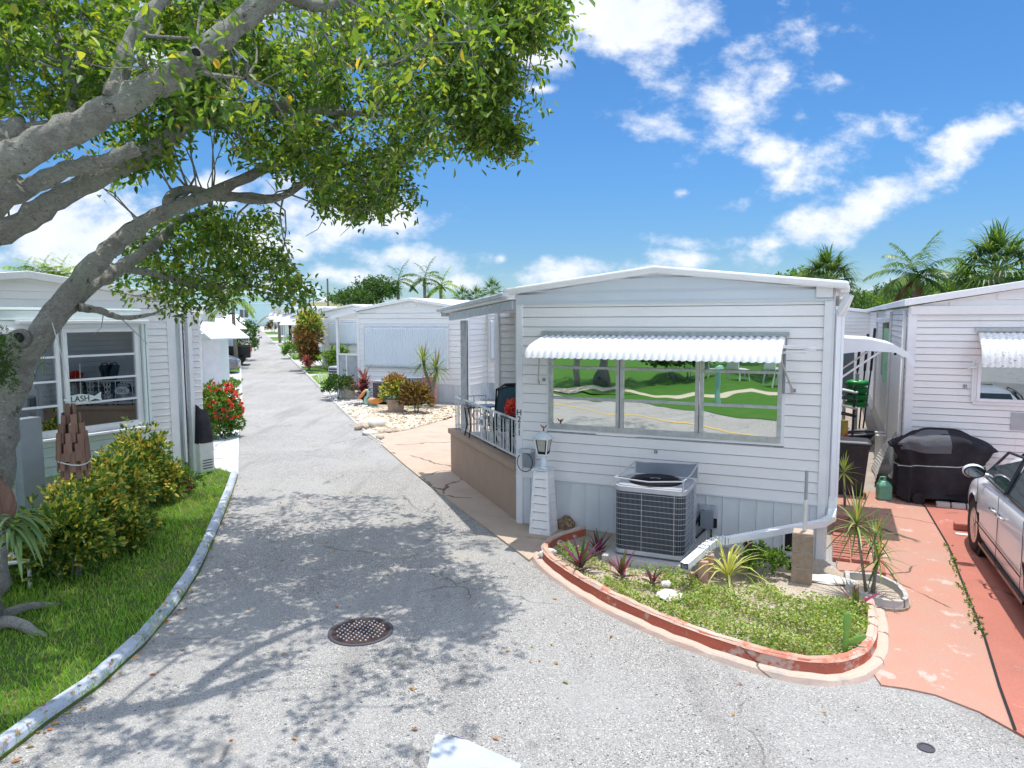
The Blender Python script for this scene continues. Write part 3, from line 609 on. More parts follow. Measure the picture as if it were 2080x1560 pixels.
def at_y(p,y): k=(y-p[1])/RD.y; return (p[0]+RD.x*k,y)
la2=la; ra2=ra
# level out both ends at y=31, then run to the far end
road.face((la[0],la[1],.004),(ra[0],ra[1],.004),(*at_y(ra,34),.004+gz(34)),(*at_y(la,34),.004+gz(34)))
for a,b in zip([34]+steps[1:],steps[1:]): road.face((*at_y(la,a),.004+gz(a)),(*at_y(ra,a),.004+gz(a)),(*at_y(ra,b),.004+gz(b)),(*at_y(la,b),.004+gz(b)))
struct('road',road,'asphalt')
# aprons along the far road
for side,p,s in (('verge_left',la,-1),('verge_right',ra,1)):
    v=MB()
    for a,b in zip([24,34]+steps[1:],[34]+steps[1:]):
        A=at_y(p,a);B=at_y(p,b); z1=gz(a);z2=gz(b)
        q=[(A[0],A[1],.012+z1),(A[0]+s*9,A[1]+s*2,.012+z1),(B[0]+s*9,B[1]+s*2,.012+z2),(B[0],B[1],.012+z2)]
        v.face(*q)
    struct('grey_apron',v,'greycon')
# lawn patches further down
def patch(name,x0,x1,y0,y1,side,z=.02,m='fargrass'):
    p=la if side<0 else ra; pts=[]
    for (o,y) in ((x0,y0),(x1,y0),(x1,y1),(x0,y1)):
        q=at_y(p,y); pts.append((q[0]+side*o,q[1]+side*o*.38,z+gz(y)))
    mb=MB(); mb.face(*pts); struct(name,mb,m)
for a,b in ((36,41),(46,52),(58,66),(74,84),(92,104)): patch('grass_patch',.1,4,a,b,1); 
for a,b in ((38,45),(54,62),(72,90)): patch('grass_patch',.1,3.5,a,b,-1)
# far cross kerb at the end of the lane
fk=MB(); A=at_y(la,132);B=at_y(ra,132); fk.box(A[0]-12,B[0]+22,131,137,gz(132)-.1,gz(132)+.02); struct('far_pavement',fk,'whitecon')
# behind the camera: turf, path and yellow line that the big window mirrors
dv=Vector((-.587,-.81,0)); sv=Vector((.81,-.587,0)); wc=Vector((2.3,8.9,0))
def strip(name,d0,d1,m,z,w0=-40,w1=60):
    mb=MB(); n=14
    for i in range(n):
        a=w0+(w1-w0)*i/n; b=w0+(w1-w0)*(i+1)/n; wob=lambda t,k:.35*math.sin(t*.55+k)
        mb.face(*[tuple(wc+dv*d+sv*t+Vector((0,0,z))) for d,t in ((d0+wob(a,0),a),(d0+wob(b,0),b),(d1+wob(b,1),b),(d1+wob(a,1),a))])
    struct(name,mb,m)
bg_=MB(); bg_.face(*[tuple(wc+dv*d+sv*t+Vector((0,0,-.012))) for d,t in ((11,-60),(11,80),(300,200),(300,-200))]); struct('pale_back_road',bg_,'greycon')
def refl(px_,py_):
    d=ray(px_,py_); n=np.array([math.sin(hmr),-math.cos(hmr),0.]); o=np.array([0,0,H]); c0=np.array([*G(1052,1065),0.])
    t=((c0-o)@n)/(d@n); q=o+d*t; r_=d-2*(d@n)*n; k=-q[2]/r_[2]; g_=q+r_*k; return (float(g_[0]),float(g_[1]))
hmr=math.radians(-24.5)
def rband(name,up,lo,m,z):
    U=[refl(*p) for p in up]; W_=[refl(*p) for p in lo]; mb=MB(); mb.face(*[(x,y,z) for x,y in U+W_[::-1]]); struct(name,mb,m)
edge=[(800,770),(1112,795),(1200,806),(1270,818),(1340,834),(1420,842),(1500,854),(1620,868),(1900,905)]
pc_=[(800,785),(1112,789),(1180,793),(1250,783),(1300,800),(1340,808),(1430,802),(1520,793),(1620,798),(1900,810)]
rband('turf',[(x,y-5) for x,y in pc_],edge,'turf',.02)
rband('lawn_path',[(x,y-4) for x,y in pc_],[(x,y+2) for x,y in pc_],'cream',.026)
rband('turf',[(x,661) for x,y in pc_],[(x,y-5) for x,y in pc_],'turf',.02)
yl=[(900,775),(1131,820),(1242,843),(1404,870),(1579,894),(1800,925)]
rband('yellow_line',[(x,y-1.2) for x,y in yl],[(x,y+1.2) for x,y in yl],'yellow',.012)
ap=MB(); ap.face((-3.2,3,.0015),(12,2,.0015),(14,10,.0015),(16,32,.0015),(-4,32,.0015),(-1.5,11,.0015)); struct('apron',ap,'asphalt')
# left lawn, driveway, tan patio, red drive, alley, gravel
lawn=kerbL+px((430,952),(400,985),(370,1000))+[(-6.0,12.6),(-9.5,6.5),(-9.5,2.0)]
sheet('lawn',lawn,.03,'lawnbase')
LG=[(x,y) for x,y in lawn]
wd=px((484,966),(486,880),(488,842),(416,852),(380,860))+[(-9.4,17.5),(-9.0,14.5)]+px((378,965),(430,953))
sheet('white_driveway',wd,.02,'whitecon')
lw2=px((488,842),(490,800),(492,770),(400,765))+[(-14,22),(-9.4,17.5)]+px((380,860),(416,852)); sheet('side_verge',lw2,.016,'fargrass')
sheet('white_walk',px((452,842),(482,838),(488,770),(466,772)),.03,'whitecon')
tp=px((775,905),(820,945),(875,990),(940,1040),(1020,1100),(1075,1142),(1095,1125),(1130,1110),(1160,1095),(1200,1095))+[(2.5,9.0),(1.2,9.6),(3.0,14.0),(0.2,16.5)]+px((960,832),(925,848),(850,872),(775,885))
sheet('tan_walkway',tp,.03,'tan')
hm=House(G(1052,1065),math.radians(-24.5)); HW=3.95
rd=px((1795,1395),(1840,1402),(1900,1415),(1990,1450),(2080,1512),(2140,1545))+[(9,4.5),(11,9),(6.9,11.15)]+px((1880,1030),(1872,1025))
split=px((1872,1025),(1880,1033),(1925,1110),(1960,1200),(2000,1300),(2030,1400),(2062,1490))
sheet('red_driveway',split[::-1]+[(6.2,11.35),(11,9.2),(11,2.8),(4.0,2.8)],.022,'red')
sheet('faded_driveway',split+px((1990,1450),(1900,1415),(1840,1402),(1790,1395),(1740,1320),(1740,1240),(1705,1180),(1690,1100),(1672,1040))+[(5.2,11.4),(6.2,11.6)],.018,'pink')
al=[(3.4,8.2),(6.7,11.3),(14.5,28),(11,30)]
sheet('alley',al,.010,'alley')
j=MB()
for a,b in zip(split,split[1:]): 
    dx=.012; j.face((a[0]-dx,a[1],.0245),(a[0]+dx,a[1],.0245),(b[0]+dx,b[1],.0245),(b[0]-dx,b[1],.0245))
struct('driveway_joint',j,'dark')
gv=px((656,800),(700,842),(740,882),(775,905),(775,885),(850,872),(925,848),(970,828))+[(0.3,19),(-1.5,22.5),(-5.5,24.3)]+px((700,800))
sheet('gravel_bed',gv,.012,'soil')
sheet('planter_soil',px((1100,1125),(1160,1185),(1290,1255),(1400,1300),(1500,1335),(1600,1362),(1700,1378),(1760,1350),(1785,1300),(1780,1240),(1720,1180))+[hm.w(HW,0)[:2],hm.w(.9,0)[:2]],.05,'soil')
# brick path
bp=MB(); 
for i in range(26):
    for k in range(2):
        a=hm.w(HW+.10+k*.205,.25+i*.078); 
        hh=.03+random.uniform(0,.018); r=random.uniform(-.05,.05)
        c=[hm.w(HW+.10+k*.205+dx,.1+i*.078+dy+r*dx) for dx,dy in ((0,0),(.19,0),(.19,.062),(0,.062))]
        bp.prism([q[:2] for q in c],.012,hh+.02)
struct('brick_path',bp,'brick')
bk=MB()
for i in range(10):
    c=[hm.w(HW+.54+dx,-.3+i*.24+dy) for dx,dy in ((0,0),(.1,0),(.1,.225),(0,.225))]; bk.prism([q[:2] for q in c],.0,.075+random.uniform(-.01,.01))
struct('brick_edging',bk,'brick')
# ---- kerbs ----
def kerb(pts,w,h,side=1,gap=None,taper=.75,z0=0,lift=0):
    mb=MB(); P_=[Vector((x,y,0)) for x,y in pts]; n=len(P_); pr=[]
    for i in range(n):
        t=(P_[min(i+1,n-1)]-P_[max(i-1,0)]).normalized(); nn=Vector((-t.y,t.x,0))*side
        jz=random.uniform(-.008,.008); j2=random.uniform(-.01,.01)
        pr.append([P_[i]+nn*(0+j2*.4)+Vector((0,0,z0)),P_[i]+nn*(.02+j2*.4)+Vector((0,0,h*taper+jz)),P_[i]+nn*w*.3+Vector((0,0,h+jz)),P_[i]+nn*w*.9+Vector((0,0,h+jz)),P_[i]+nn*w+Vector((0,0,z0))])
    idx=[[mb.pt(q) for q in r] for r in pr]
    for a,b in zip(idx,idx[1:]):
        for k in range(4): mb.f.append([a[k],b[k],b[k+1],a[k+1]])
    mb.f.append(idx[0]); mb.f.append(idx[-1][::-1]); return mb
def dense(pts,step):
    out_=[]
    for a,b in zip(pts,pts[1:]):
        n=max(1,int(math.dist(a,b)/step))
        for i in range(n): out_.append((a[0]+(b[0]-a[0])*i/n,a[1]+(b[1]-a[1])*i/n))
    out_.append(pts[-1]); return out_
kl=dense(kerbL,.3); mb=MB(); i=0
while i<len(kl)-1:
    k=min(i+random.choice((3,4,5)),len(kl)-1); seg=kl[i:k+1]
    if len(seg)>1:
        a=seg[-2]; b=seg[-1]; seg=seg[:-1]+[(a[0]+(b[0]-a[0])*.93,a[1]+(b[1]-a[1])*.93)]
    q=kerb(seg,.13,.085+random.uniform(-.006,.006)); mb.add(q.v,q.f); i=k
struct('kerb',mb,'kerbw')
fl=dense([le,at_y(la,60)],2); q=kerb([(x,y) for x,y in fl],.12,.07); q.v=[(x,y,z+gz(y)) for x,y,z in q.v]; struct('kerb',q,'whitecon')
fr_=dense([re,at_y(ra,60)],2); q=kerb(fr_,.12,.07,-1); q.v=[(x,y,z+gz(y)) for x,y,z in q.v]; struct('kerb',q,'greycon')
q=kerb(dense(px((775,903),(740,880),(690,832),(650,790)),.5),.07,.05,-1); struct('kerb',q,'greycon')
bed=px((1170,1088),(1135,1095),(1100,1108),(1082,1120),(1074,1140),(1090,1157),(1130,1187),(1200,1232),(1290,1278),(1400,1325),(1500,1360),(1600,1390),(1690,1408),(1745,1402),(1785,1388),(1803,1360),(1812,1320),(1808,1275),(1800,1250))
bd=dense(bed,.12)
def smoothp(p,it=3):
    for _ in range(it): p=[p[0]]+[((a[0]+b[0]*2+c[0])/4,(a[1]+b[1]*2+c[1])/4) for a,b,c in zip(p,p[1:],p[2:])]+[p[-1]]
    return p
bd=smoothp(bd,6)
kb=thing('planter_kerb','red painted concrete kerb curving round the front flower bed','planter kerb',(bd[30][0],bd[30][1],0))
part('foot_ledge',kerb(bd,.15,.055,1,z0=0),'peach',kb,world=True)
P2=[]; n=len(bd)
for i in range(n):
    a=Vector(bd[max(i-1,0)]);b=Vector(bd[min(i+1,n-1)]); t=(b-a).normalized(); P2.append((bd[i][0]-t.y*.10,bd[i][1]+t.x*.10))
part('red_face',kerb(P2,.10,.15,1,z0=.04,taper=.92),'kerbred',kb,world=True)
P3=[]; 
for i in range(n):
    a=Vector(bd[max(i-1,0)]);b=Vector(bd[min(i+1,n-1)]); t=(b-a).normalized(); P3.append((bd[i][0]-t.y*.11,bd[i][1]+t.x*.11))
part('worn_top',kerb(P3,.085,.163,1,z0=.14,taper=.95),'kerbtop',kb,world=True)
# manhole
mc=G(733,1284); mh=thing('manhole_cover','round rusty brown manhole cover with raised studs set in the asphalt','manhole cover',(mc[0],mc[1],0),.3)
q=MB(); q.lathe([(.30,.003),(.30,.014),(.27,.016),(.265,.010),(0.001,.010)],n=40); part('ring',q,'irongrey',mh,smooth=False)
q=MB(); q.lathe([(.262,.006),(.262,.0145),(.001,.0145)],n=36); pl=part('plate',q,'iron',mh)
q=MB()
for i in range(-5,6):
    for k in range(-5,6):
        x=i*.047+(.0235 if k%2 else 0); y=k*.043
        if x*x+y*y<.225**2: q.lathe([(.009,.014),(.008,.021),(.001,.022)],x,y,6)
part('studs',q,'galv',mh)
q=MB(); c=px((885,1500),(930,1503),(1060,1562),(1020,1640),(850,1640)); q.prism(c,.004,.03); struct('painted_island',q,'kerbw')
vc=G(1881,1521); q=MB(); q.lathe([(.055,.003),(.055,.012),(.042,.014),(.04,.008),(.001,.008)],n=20); single('valve_cap',q,'irongrey','small round iron valve cap sunk in the asphalt near the red drive','valve cap',(vc[0],vc[1],0))
# ================= MAIN HOME =================
SK=.70; ZE=3.24
root=thing('mobile_home','nearest white mobile home with three-part mirrored window and scalloped awning','mobile home',(hm.o.x,hm.o.y,0),hm.rz)
wx0,wz0=hm.fac(1112,874); wx1,_=hm.fac(1592,908); wz1=2.57
q=MB(); q.T=Tfront(0); siding(q,0,HW,SK,3.11,.1302,.016,holes=[(wx0,wx1,wz0,wz1)])
q.T=Tright(HW); siding(q,0,15,SK,3.22,.1302); q.T=Tleft(0); siding(q,0,3.6,SK,3.22,.1302); q.T=Tback(15); siding(q,-HW,0,SK,3.22,.1302)
part('siding_wall',q,'siding',root)
q=MB(); q.T=Tfront(0); skirting(q,.0,HW,0,SK,.2); q.T=Tright(HW); skirting(q,0,15,0,SK,.2); q.T=Tleft(0); skirting(q,0,3.6,0,SK,.2); part('skirting',q,'skirt',root)
q=MB(); q.box(-.02,HW+.02,-.024,-.001,SK-.012,SK+.010); part('skirt_flashing',q,'trim',root)
# gable panel
rx=1.92; q=MB(); y=-.03
def gp(x): return ZE-.03+ (.245*(x/rx) if x<rx else .245*(HW-x)/(HW-rx))
zs=[3.095,3.12,3.23,3.235,3.36,3.365,3.6]
for a,b,o in ((3.10,3.225,.030),(3.225,3.24,.036),(3.24,3.40,.030),(3.40,3.412,.036),(3.412,3.6,.030)):
    xa=[0,rx*.25,rx*.5,rx*.75,rx,rx+(HW-rx)*.25,rx+(HW-rx)*.5,rx+(HW-rx)*.75,HW]
    for x0,x1 in zip(xa,xa[1:]):
        t0=min(b,gp(x0));t1=min(b,gp(x1))
        if t0>a or t1>a: q.face((x0,-o,a),(x1,-o,a),(x1,-o,max(t1,a)),(x0,-o,max(t0,a)))
q.box(-.005,HW+.005,-.045,-.001,3.085,3.10)
part('gable_panel',q,'gable',root)
q=MB(); gable_roof(q,HW,15,3.205,.245,th=.09,ov=.14,ovs=.16,ridge=rx); part('roof',q,'roof',root,bevel=.025)
q=MB(); q.box(-.003,.085,-.03,.0,.02,3.085); q.box(-.028,-.001,.0,.09,.02,3.2); part('corner_trim',q,'trim',root,bevel=.004)
q=MB(); q.box(HW-.085,HW+.003,-.03,.0,.02,3.085); q.box(HW+.001,HW+.028,.0,.09,.02,3.2); part('corner_trim',q,'trim',root,bevel=.004)
q=MB(); q.box(-.19,-.07,-.14,15,3.17,3.25); q.box(HW+.07,HW+.17,-.1,15,3.17,3.25); q.box(HW-.18,HW+.0,-.06,-.035,3.12,3.26); part('gutter',q,'trim',root,bevel=.012)
# window
cols=[(wx0+.045,hm.fac(1255,800)[0]-.02),(hm.fac(1262,800)[0]+.02,hm.fac(1420,800)[0]-.045),(hm.fac(1422,800)[0]+.02,wx1-.045)]
m1=hm.fac(1260,820)[0]; m2=hm.fac(1421,820)[0]
q=MB(); q.T=Tfront(0)
e=.035
q.box(wx0,wx1,.001,.03,wz0,wz0+.035);
for a,b in ((wx0,wx0+e),(wx1-e,wx1)): q.box(a,b,.001,.03,wz0+.036,wz1)
part('window_trim',q,'trim',root)
wr=MB(); wr.T=Tfront(0)
wr.box(wx0+e,wx1-e,.003,.048,wz0+.037,wz0+.10)
for a,b in ((wx0+e,wx0+e+.05),(wx1-e-.05,wx1-e),(m1-.05,m1-.006),(m1+.006,m1+.05),(m2-.05,m2-.006),(m2+.006,m2+.05)): wr.box(a,b,.003,.052,wz0+.101,wz1)
panes=[(wx0+e+.05,m1-.05),(m1+.05,m2-.05),(m2+.05,wx1-e-.05)]
zb=[wz0+.10,1.83,2.245,wz1]
for a,b in panes:
    for z in zb[1:3]: wr.box(a-.008,b+.008,.012,.058,z-.018,z+.016)
wf=part('window_frame',wr,'alu',root,bevel=.003)
for a,b in panes:
    for z0,z1 in zip(zb,zb[1:]):
        g_=MB(); g_.T=Tfront(0); tl=random.uniform(-.0012,.0012); g_.face((a,.02,z0),(b,.02,z0),(b,.02+tl,z1),(a,.02+tl,z1)); part('pane',g_,'mirror',wf)
aw=make_awning(root,.42,3.46,2.665,.70,.255,yw=-.02,n=36,arms=False)
for xe,s in ((.50,.34),(3.42,3.55)):
  q=MB(); q.tube([(xe,-.42,2.46),(s,-.07,2.06)],.011,6); q.tube([(s,-.07,2.06),(s,-.03,2.0)],.012,5); part('support_arm',q,'alu',aw)
q=MB(); q.box(3.44,3.72,-.40,-.375,2.55,2.58); q.box(3.44,3.70,-.34,-.32,2.485,2.51); q.box(3.68,3.80,-.38,-.34,2.53,2.56); part('hold_down_bar',q,'aluwhite',aw)
q=MB(); q.box(3.45,3.47,-.06,-.03,2.0,2.66); part('side_channel',q,'grey',aw)
# house number on the left trim
def text_mesh(s,size,depth=.004):
    c=bpy.data.curves.new('t','FONT'); c.body=s; c.size=size; c.extrude=depth; c.align_x='CENTER'; c.align_y='CENTER'; o=bpy.data.objects.new('t',c); COL.objects.link(o)
    dg=bpy.context.evaluated_depsgraph_get(); me=bpy.data.meshes.new_from_object(o.evaluated_get(dg)); bpy.data.objects.remove(o); bpy.data.curves.remove(c)
    V=[tuple(v.co) for v in me.vertices]; Fc=[list(p.vertices) for p in me.polygons]; bpy.data.meshes.remove(me); return V,Fc
nm=MB(); bgp=MB()
for ch,zc in zip('H211',(1.60,1.505,1.41,1.315)):
    V,Fc=text_mesh(ch,.118,.003)
    cx=(min(v[0] for v in V)+max(v[0] for v in V))/2; cy=(min(v[1] for v in V)+max(v[1] for v in V))/2
    nm.add([(.041+(v[0]-cx)*1.0,-.040-v[2],zc+(v[1]-cy)) for v in V],Fc)
bgp.box(.008,.074,-.0345,-.0305,1.265,1.655)
sg=part('number_backing',bgp,'white',root); part('house_number',nm,'blackpaint',sg)
# clips on the siding
q=MB()
for pxx,pyy in ((1106,771),(1613,793),(1333,917)):
    x,z=hm.fac(pxx,pyy); q=MB(); q.box(x-.022,x+.022,-.026,-.014,z-.022,z+.022); cp_=part('clip_plate',q,'galv',root); q=MB()
    for dx,dz in ((-.01,-.01),(.01,.01),(-.012,.012),(.012,-.008)): q.box(x+dx-.006,x+dx+.006,-.0285,-.0262,z+dz-.006,z+dz+.006)
    part('clip_bolt',q,'dark',cp_)
# open panel and disconnect box
bx0,bz1=hm.fac(1420,1025); bx1,bz0=hm.fac(1457,1072)
q=MB(); q.box(bx0,bx1,-.022,-.006,bz0,bz1+.02); bb=part('meter_backboard',q,'galv',root)
q=MB(); q.box(bx0+.0,bx0+.03,-.024,-.0222,bz0,bz0+.13); part('torn_hole',q,'dark',bb); q=MB(); q.box(bx1-.045,bx1-.002,-.024,-.0222,bz0,bz0+.12); part('torn_hole',q,'dark',bb)
q=MB(); q.box(bx0+.045,bx1-.05,-.12,-.025,bz0+.01,bz1-.05); q.box(bx0+.038,bx1-.043,-.128,-.121,bz0+.005,bz1-.04); part('disconnect_box',q,'grey',bb,bevel=.004)
q=MB(); xm=(bx0+bx1)/2; q.tube([(xm-.03,-.07,bz0),(xm-.03,-.07,.26),(xm-.12,-.12,.16),(xm-.22,-.16,.2)],.016,6); q.tube([(xm+.05,-.05,bz0),(xm+.05,-.05,.12)],.012,6); q.tube([(xm-.05,-.05,.5),(xm-.18,-.1,.24),(xm-.25,-.2,.34)],.018,6); part('cable',q,'black',bb,smooth=True)
q=MB(); x,z=hm.fac(1600,1090); q.box(x-.05,x+.06,-.02,-.007,.10,.34); part('vent_opening',q,'dark',root)
q=MB(); q.box(x-.055,x-.03,-.024,-.008,.09,.36); q.box(x-.03,x+.07,-.024,-.008,.345,.36); part('vent_edge',q,'trim',root)
# small box with cable loop left of the lamp tower
q=MB(); q.box(.14,.27,-.14,-.028,.86,1.06); jb=part('cable_box',q,'grey',root,bevel=.004)
q=MB(); q.box(.08,.27,-.17,-.03,1.06,1.11); part('box_hood',q,'galv',jb,bevel=.01)
q=MB(); q.tube([(.175+.115*math.cos(t),-.15,.93+.13*math.sin(t)) for t in [math.pi*.75+i*math.pi*2*.85/14 for i in range(15)]],.006,5); part('cable_loop',q,'black',jb,smooth=True)
# side canopy on the right (end seen past the corner)
q=MB(); 
pr=[(0,2.62),(.45,2.60),(.75,2.53),(.92,2.43),(1.0,2.30)]
top=[(o,z) for o,z in pr]; low=[(o-.03,z-.24+.19*o) for o,z in pr]
ysd=1.6
for (a,b),(c,d_) in zip(zip(top,top[1:]),zip(low,low[1:])):
    q.face((HW+a[0],ysd,a[1]),(HW+b[0],ysd,b[1]),(HW+d_[0],ysd,d_[1]),(HW+c[0],ysd,c[1]))
    q.face((HW+a[0],ysd,a[1]),(HW+b[0],ysd,b[1]),(HW+b[0],ysd+1.7,b[1]),(HW+a[0],ysd+1.7,a[1]))
    q.face((HW+a[0],ysd+1.7,a[1]),(HW+b[0],ysd+1.7,b[1]),(HW+d_[0],ysd+1.7,d_[1]),(HW+c[0],ysd+1.7,c[1]))
can=part('side_canopy',q,'aluwhite',root)
for o_ in (.03,1.6): q=MB(); q.tube([(HW+.6,ysd+o_,2.45),(HW+.03,ysd+o_,2.0)],.013,6); part('canopy_arm',q,'aluwhite',can)
q=MB(); q.tube([(HW+.76,ysd-.006,2.41),(HW+.76,ysd-.001,2.41)],.018,10); part('grommet',q,'dark',can)
# ---- porch: skewed tan wall, deck, railing, roof ----
A=Vector((*G(916,960),0)); B=Vector((*G(1050,1062),0)); wdn=(A-B).normalized(); nn=Vector((-wdn.y,wdn.x,0)); 
if nn.x>0: nn=-nn        # outwards, towards the lane
def along(t,o=0,z=0): v=B+wdn*t+nn*o; return (v.x,v.y,z)
WL=(A-B).length
q=MB()
def bar(mb,t0,t1,o0,o1,z0,z1):
    c=[along(t0,o0),along(t1,o0),along(t1,o1),along(t0,o1)]; mb.prism([p[:2] for p in c],z0,z1)
bar(q,.02,WL,-.16,0,0,.80); pw=part('porch_wall',q,'tanwall',root,world=True,bevel=.008)
q=MB(); bar(q,.02,WL+.04,-.20,.04,.755,.845); part('wall_cap',q,'tanwall',pw,world=True,bevel=.01)
# deck
q=MB(); d0=hm.w(.02,.1); d1=hm.w(.02,3.55); d2=hm.w(-2.05,3.55); q.prism([along(.05,-.17)[:2],along(WL,-.17)[:2],d2[:2],d1[:2],d0[:2]],.55,.745); part('porch_deck',q,'greycon',root,world=True)
# back room beside the porch
q=MB(); q.T=Tfront(3.6); siding(q,-2.05,0,.70,3.0,.1302); q.T=Tleft(-2.05); siding(q,3.6,12,.4,3.0,.1302); part('addition_wall',q,'siding2',root)
q=MB(); q.box(-2.08,-1.98,3.56,3.6,.6,3.0); q.box(-2.09,-2.06,3.6,3.7,.2,3.0); q.box(-1.93,-1.9,3.4,3.43,.75,3.0); part('addition_trim',q,'trim',root)
# railing
q=MB()
for z in (.905,1.44): bar(q,.02,WL-.03,-.115,-.085,z-.012,z+.014)
rl=part('railing',q,'whitemetal',root,world=True)
t=.03; k=0; bal=MB(); scr=MB()
def ring(mb,t,z,r,rr=.007,n=10,sx=.55):
    pts=[along(t+r*sx*math.cos(a),-.1,z+r*math.sin(a)) for a in [i*2*math.pi/n for i in range(n+1)]]; mb.tube(pts,rr,4,cap=False)
npan=9; st=(WL-.1)/npan
for i in range(npan):
    t0=.08+i*st; bal=MB(); bal.tube([along(t0,-.1,.905),along(t0,-.1,1.43)],.013,4); part('baluster',bal,'whitemetal',rl,world=True)
    tc_=t0+st*.5
    for kk in range(4):
        z=.97+.125*kk; ring(scr,tc_-.035,z+.01,.055); ring(scr,tc_+.035,z+.01,.055); ring(scr,tc_,z+.06,.035)
    for s in (-.075,.075): scr.tube([along(tc_+s,-.1,.91),along(tc_+s*.8,-.1,1.17),along(tc_+s,-.1,1.43)],.006,4)
bal=MB(); bal.tube([along(WL-.04,-.1,.85),along(WL-.04,-.1,1.45)],.016,4)
part('baluster',bal,'whitemetal',rl,world=True); part('scroll_panel',scr,'whitemetal',rl,world=True)
# oval plaque 240
q=MB(); tc_=WL*.50; pts=[along(tc_+.17*math.cos(a),-.06,1.20+.095*math.sin(a)) for a in [i*2*math.pi/18 for i in range(18)]]
pts2=[tuple(Vector(p)+nn*.015) for p in pts]; i0=[q.pt(p) for p in pts]; i1=[q.pt(p) for p in pts2]; q.f.append(i0); q.f.append(i1[::-1])
for i in range(18): q.f.append([i0[i],i0[(i+1)%18],i1[(i+1)%18],i1[i]])
q.tube([along(tc_,-.05,1.11),along(tc_,-.05,.92)],.012,6); plq=part('plaque',q,'aluwhite',rl,world=True)
V,Fc=text_mesh('240',.14,.003); q=MB()
for v in V: 
    p=along(tc_-v[0],-.04+v[2],1.15+v[1]+.05-.0); q.v.append(p)
q.f=[list(f) for f in Fc]; part('plaque_number',q,'grey',plq,world=True)
# side rail at far end
q=MB(); e0=along(WL-.05,-.1,0); e1=tuple(Vector(e0)+Vector((.55,.25,0)))
for z in (.905,1.44): q.tube([(e0[0],e0[1],z),(e1[0],e1[1],z)],.014,4)
for f_ in (.3,.6,1): q.tube([(e0[0]+.55*f_,e0[1]+.25*f_,.75),(e0[0]+.55*f_,e0[1]+.25*f_,1.44)],.012,4)
part('side_rail',q,'whitemetal',rl,world=True)
# porch roof beam, post, roof
post=P(941,650,12.75); q=MB(); q.box(post[0]-.05,post[0]+.05,post[1]-.05,post[1]+.05,.72,2.86); part('porch_post',q,'galv',root,world=True)
q=MB(); q.box(post[0]+.062,post[0]+.075,post[1]-.04,post[1]+.04,.72,2.86); part('post_edge',q,'dark',root,world=True)
bA=P(917,643,13.1); bB=(hm.w(0,-.02)[0]-.02,hm.w(0,-.02)[1]+.05,0)
def slab(mb,a,b,za,zb,th,w0,w1):
    a=Vector((a[0],a[1],0)); b=Vector((b[0],b[1],0)); d=(b-a).normalized(); n_=Vector((d.y,-d.x,0))
    c=[a+n_*w0,b+n_*w0,b+n_*w1,a+n_*w1]; zz=[za,zb,zb,za]
    i=[mb.pt((p.x,p.y,z)) for p,z in zip(c,zz)]; k=[mb.pt((p.x,p.y,z+th)) for p,z in zip(c,zz)]
    mb.f.append(i[::-1]); mb.f.append(k)
    for m in range(4): mb.f.append([i[m],i[(m+1)%4],k[(m+1)%4],k[m]])
q=MB(); slab(q,bA,bB,2.86,3.02,.12,-.03,.05); part('porch_beam',q,'galv',root,world=True)
q=MB(); slab(q,(bA[0]-.12,bA[1]+.3),(bB[0]-.0,bB[1]-.05),2.985,3.15,.11,-2.2,.12); prf=part('porch_roof',q,'aluwhite',root,world=True,bevel=.01)
q=MB(); slab(q,(bA[0]-.16,bA[1]+.42),(bB[0]-.02,bB[1]-.09),3.02,3.185,.05,.08,.17); q.box(bA[0]-.2,bA[0]-.05,bA[1]+.1,bA[1]+.2,2.93,3.02); part('roof_edge_gutter',q,'galv',prf,world=True,bevel=.01)
# floor lamp of things on deck: chairs, table, flowers
def patio_chair(loc,rz,label):
    t=thing('patio_chair',label,'chair',loc,rz,'patio chairs on the raised porch')
    q=MB(); q.grid(lambda u,v:((u-.5)*.52*(1-.18*max(0,v-.7)**.5),.24+v*.14-.035*math.sin(math.pi*u)+.04*abs(math.cos(3.14*v*2))*.3,.45+v*.62-(.06*(abs(u-.5)*2)**3 if v>.9 else 0)),8,8)
    q.grid(lambda u,v:((u-.5)*.52*(1-.18*max(0,v-.7)**.5),.33+v*.14,.45+v*.62-(.06*(abs(u-.5)*2)**3 if v>.9 else 0)),8,2)
    q.box(-.25,.25,.25,.33,.43,.5); part('back_cushion',q,'tealcush',t,smooth=True)
    q=MB(); q.box(-.27,.27,-.27,.27,.40,.49); part('seat_cushion',q,'tealcush',t,bevel=.03)
    q=MB()
    for s in (-1,1):
        q.tube([(s*.3,-.25,0),(s*.31,-.27,.35),(s*.32,-.22,.60),(s*.32,0,.64),(s*.32,.24,.61),(s*.29,.32,.35),(s*.28,.36,0)],.016,6)
        q.tube([(s*.29,.30,.4),(s*.27,.40,1.05)],.014,6)
    q.tube([(-.27,.40,1.03),(-.15,.42,1.1),(.15,.42,1.1),(.27,.40,1.03)],.014,6)
    q.box(-.28,.28,-.26,-.24,.36,.39); q.box(-.28,.28,.24,.26,.36,.39); part('chair_frame',q,'blacktrim',t,smooth=False)
    return t
c1=P(1022,800,11.6); patio_chair((c1[0]+.06,c1[1],.745),math.radians(195),'dark teal cushioned patio chair standing behind the white porch railing')
c2=P(1046,850,10.9); patio_chair((c2[0]+.13,c2[1]+.1,.745),math.radians(20),'second teal patio chair whose seat shows beside the H211 corner trim')
ic=thing('iron_side_table','black scrolled iron side table behind the porch railing post','side table',(*P(975,830,12.3)[:2],.745),.3)
q=MB(); q.box(-.28,.28,-.2,.2,.62,.64); part('table_top',q,'blacktrim',ic)
